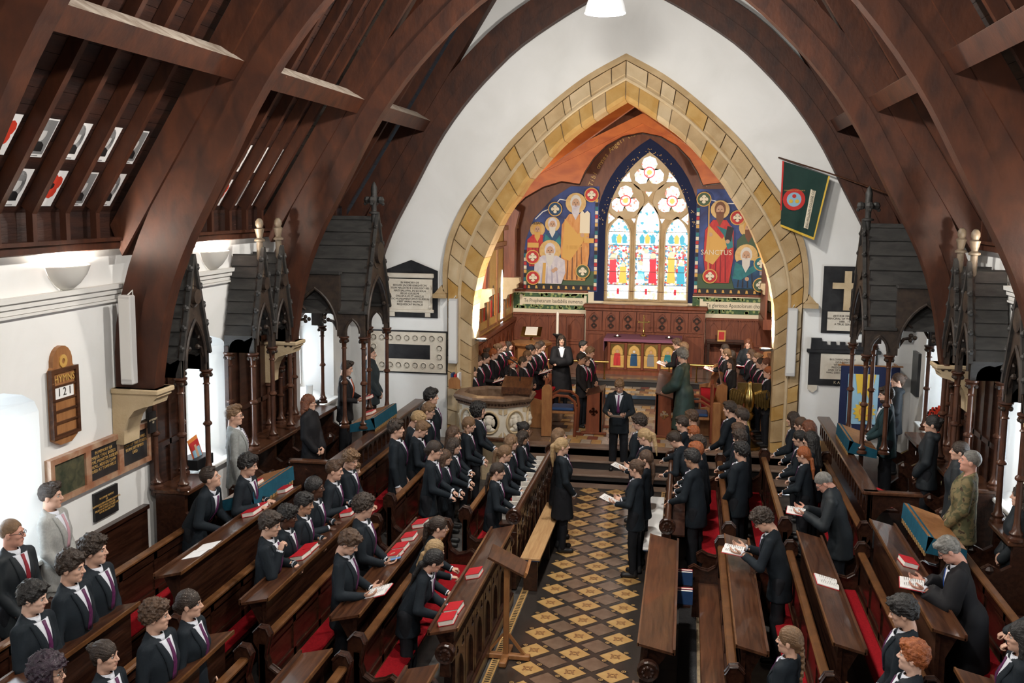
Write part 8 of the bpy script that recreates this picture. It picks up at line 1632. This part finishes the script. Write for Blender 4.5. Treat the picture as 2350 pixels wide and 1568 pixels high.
def openbook(M, lab, grp=None):
    r = thing('open_book', lab, 'book', M.translation, 0, grp); r.matrix_world = M; a, b, t = open_meshes(); link('cover', a, r); link('pages', b, r); o = link('printed_lines', t, r); o['kind'] = 'stuff'; return r
sheet = MB(); sheet.box(-.105, .105, -.148, .148, 0, .0015); sl_ = MB()
for k in range(11): sl_.box(-.08, .08-.03*(k % 3), -.12+k*.022, -.115+k*.022, .0015, .0022)
SH, SHL = sheet.mesh('page', 'paper'), sl_.mesh('printed_lines', 'letterfaint')
for kind, M, lab, kind2 in HELD:
    who = ' '.join(lab.split(' in the ')[0].split(',')[0].split()[:8])
    L_ = M @ Matrix.Translation((.42, 0, 1.32) if kind2 == 'readlean' else (.37, 0, 1.10)) @ Matrix.Rotation(-PI/2, 4, 'Z') @ Matrix.Rotation(math.radians(22), 4, 'X')
    L_ = Matrix.LocRotScale(L_.translation, L_.to_quaternion(), (1, 1, 1))
    short = ('open hymn book held by the '+who) if kind == 'open' else ('printed white sheet held by the '+who if kind == 'sheet' else 'red hymn book held by the '+who)
    if 'choir' in lab: short = 'open hymn book held by the '+' '.join(lab.split(',')[0].split()[:7])+' in choir'
    short = ' '.join(short.split()[:16])
    if kind == 'open': openbook(L_, short, 'open hymn books in hands')
    elif kind == 'sheet':
        r = thing('paper_sheet', short, 'paper', L_.translation, 0, 'printed sheets'); r.matrix_world = L_; link('page', SH, r); o = link('printed_lines', SHL, r); o['kind'] = 'stuff'
    else: book(L_, short)
# phone in the hands of the curly-haired boy
for r_, M in PEOPLE:
    if 'phone' in r_['label']:
        L_ = M @ Matrix.Translation((.36, 0, 1.055)) @ Matrix.Rotation(-PI/2, 4, 'Z') @ Matrix.Rotation(math.radians(20), 4, 'X'); L_ = Matrix.LocRotScale(L_.translation, L_.to_quaternion(), (1, 1, 1))
        t = thing('phone', 'dark phone with lit blue screen in the curly-haired boy hands', 'phone', L_.translation); t.matrix_world = L_
        link('case', MB().bbox(-.038, .038, -.075, .075, 0, .009, .003).mesh('case', 'blackpaint'), t); mk('screen', (.05, .12, .25), .2, emit=.6); link('screen', MB().box(-.034, .034, -.07, .07, .009, .0095).mesh('screen', 'screen'), t)
    if 'soldier' in r_['label'] or 'hoodie with lanyard' in r_['label'] or 'crested jacket' in r_['label']:
        b = MB(); b.plate(circ(.12, 1.20, .028, 10), 'x', .158, .164); b.xf(Matrix.Identity(4)); link('crest_badge', b.mesh('crest_badge', 'white' if 'soldier' not in r_['label'] else 'camo'), r_)
    if 'bearded man' in r_['label']:
        v = Vol((.0, -.09, -.06), (.12, .09, .09), .006); v.ell((.035, 0, .03), (.064, .062, .052), .01); v.cut(lambda X, Y, Z: .062-Z+.25*(np.abs(Y)/.06)*.03+0*X); P_, F_ = v.nets(); o = link('beard', npmesh('beard', P_, F_, ['hair_darkbrown']), r_); o.matrix_local = Matrix.Translation((-.022, 0, 1.492)) if False else (Matrix.Translation((0, 0, HUP)) @ Matrix.Rotation(POSE['rail2'][0], 4, 'Y') @ Matrix.Translation((0, 0, -HUP)) @ Matrix.Translation((-.022, 0, 1.492)))
def ondesk(sx, row, y, rz_=0, dx=0):
    xi, xo, zt = [(r[1], r[2], r[3]) for r in (ROWS_L if sx < 0 else ROWS_R)][row-1]
    sl_a = math.atan2(.07, xo-xi); xc = (xi+xo)/2+dx
    return Matrix.Translation((sx*xc, y, zt+.027-dx*.25)) @ Matrix.Rotation(sx*sl_a, 4, 'Y') @ Matrix.Rotation(rz_ + (0 if sx < 0 else PI), 4, 'Z')
place = {1: 'front', 2: 'second', 3: 'third', 4: 'back'}
n = 0
for row, ys in ((1, (10.62, 9.62, 9.35)), (2, (12.02, 11.5, 11.12, 10.85)), (3, (10.62, 10.38, 12.0)), (4, (12.15, 11.35, 11.15))):
    for i, y in enumerate(ys): book(ondesk(-1, row, y, random.uniform(-.1, .1)), 'red hymn book lying closed on the pulpit-side %s desk' % place[row])
book(ondesk(1, 4, 10.9, .1), 'red hymn book lying closed on the flag-side back desk'); openbook(ondesk(1, 3, 10.75, -PI/2), 'open hymn book lying on the empty flag-side third desk', 'open hymn books in hands')
book(Matrix.Translation((-4.02, 11.9, 1.455)) @ Matrix.Rotation(-.3, 4, 'Y'), 'red hymn book on the blue draped board by the single canopy')
for i, (x, y) in enumerate(((-4.9, 9.78), (-4.86, 9.95), (-4.92, 10.45))): book(Matrix.Translation((x, y, .752)) @ Matrix.Rotation(.2*i+1.3, 4, 'Z'), 'red hymn book lying on the dark wall bench below the hymn board')
book(Matrix.Translation((-2.42, 11.3, .48)), 'red hymn book lying on the second pew seat'); book(Matrix.Translation((-3.9, 16.3, 1.48)) @ Matrix.Rotation(-.3, 4, 'Y'), 'red hymn book on the draped board of the largest pulpit-side canopy')
for y in (14.3, 14.9): book(Matrix.Translation((3.95, y, .98)) @ Matrix.Rotation(.4, 4, 'Z'), 'red hymn book behind the arcaded flag-side stall front')
b = MB(); b.box(3.84, 4.1, 14.1, 15.2, .94, .975); tag(b.build('stall_shelf', 'pew'), 'dark book shelf behind the arcaded flag-side stall front', 'shelf')
b = MB(); xb(b, 1, 3.69, 3.84, 14.1, 15.2, .94, .975)
for i in range(13): book(Matrix.Translation((-1.04, 13.15+i*.26, .822)) @ Matrix.Rotation(PI/2, 4, 'Z') @ Matrix.Rotation(-PI/2, 4, 'Y') @ Matrix.Scale(.62, 4) @ Matrix.Translation((.078, 0, -.026)), 'white booklet standing on the shelf of the pulpit-side openwork rail', 'page', 'booklets on the rail shelf', 'booklet')
for i, (y, c) in enumerate(((11.95, 'bookred'), (11.88, 'bookblue'), (11.35, 'bookred'), (11.28, 'bookblue'))): book(Matrix.Translation((1.27, y, .66)) @ Matrix.Rotation(PI/2, 4, 'X') @ Matrix.Rotation(PI/2, 4, 'Z'), '%s hymn book propped behind the flag-side front desk' % ('red' if c == 'bookred' else 'blue'), c, 'books behind the front desk')
b = MB(); b.box(1.19, 1.36, 11.2, 12.1, .56, .58); b.box(1.2, 1.215, 11.2, 12.1, .3, .56); tag(b.build('book_trough', 'pew'), 'dark book trough behind the flag-side front desk', 'shelf')
r = thing('paper_sheet', 'loose white printed sheets lying on the pulpit-side back desk', 'paper', (0, 0, 0)); r.matrix_world = ondesk(-1, 4, 9.75, 0); link('page', SH, r); q = link('page', SH, r, (.02, .2, .002)); q.rotation_euler = (0, 0, .1)
for i, (x, h_, c) in enumerate(((-3.02, .26, 'bookblue'), (-2.96, .24, 'bookred'), (-2.90, .27, 'white'))):
    t = thing('service_book', '%s service book standing in the rack on the pulpit' % ('blue', 'red', 'white')[i], 'book', (x, 18.55, 1.58)); b = MB(); b.box(x-.02, x+.02, 18.47, 18.66, 1.58, 1.58+h_); b.build('cover', c, t)
t = thing('book_rack', 'small wooden rack holding service books at the pulpit', 'book rack', (-2.98, 18.44, 1.57)); b = MB(); b.plate([(-3.07, 1.57), (-2.85, 1.57), (-2.85, 1.72), (-2.9, 1.78), (-3.02, 1.78), (-3.07, 1.72)], 'y', 18.42, 18.45); b.build('front_board', 'honeywood', t)
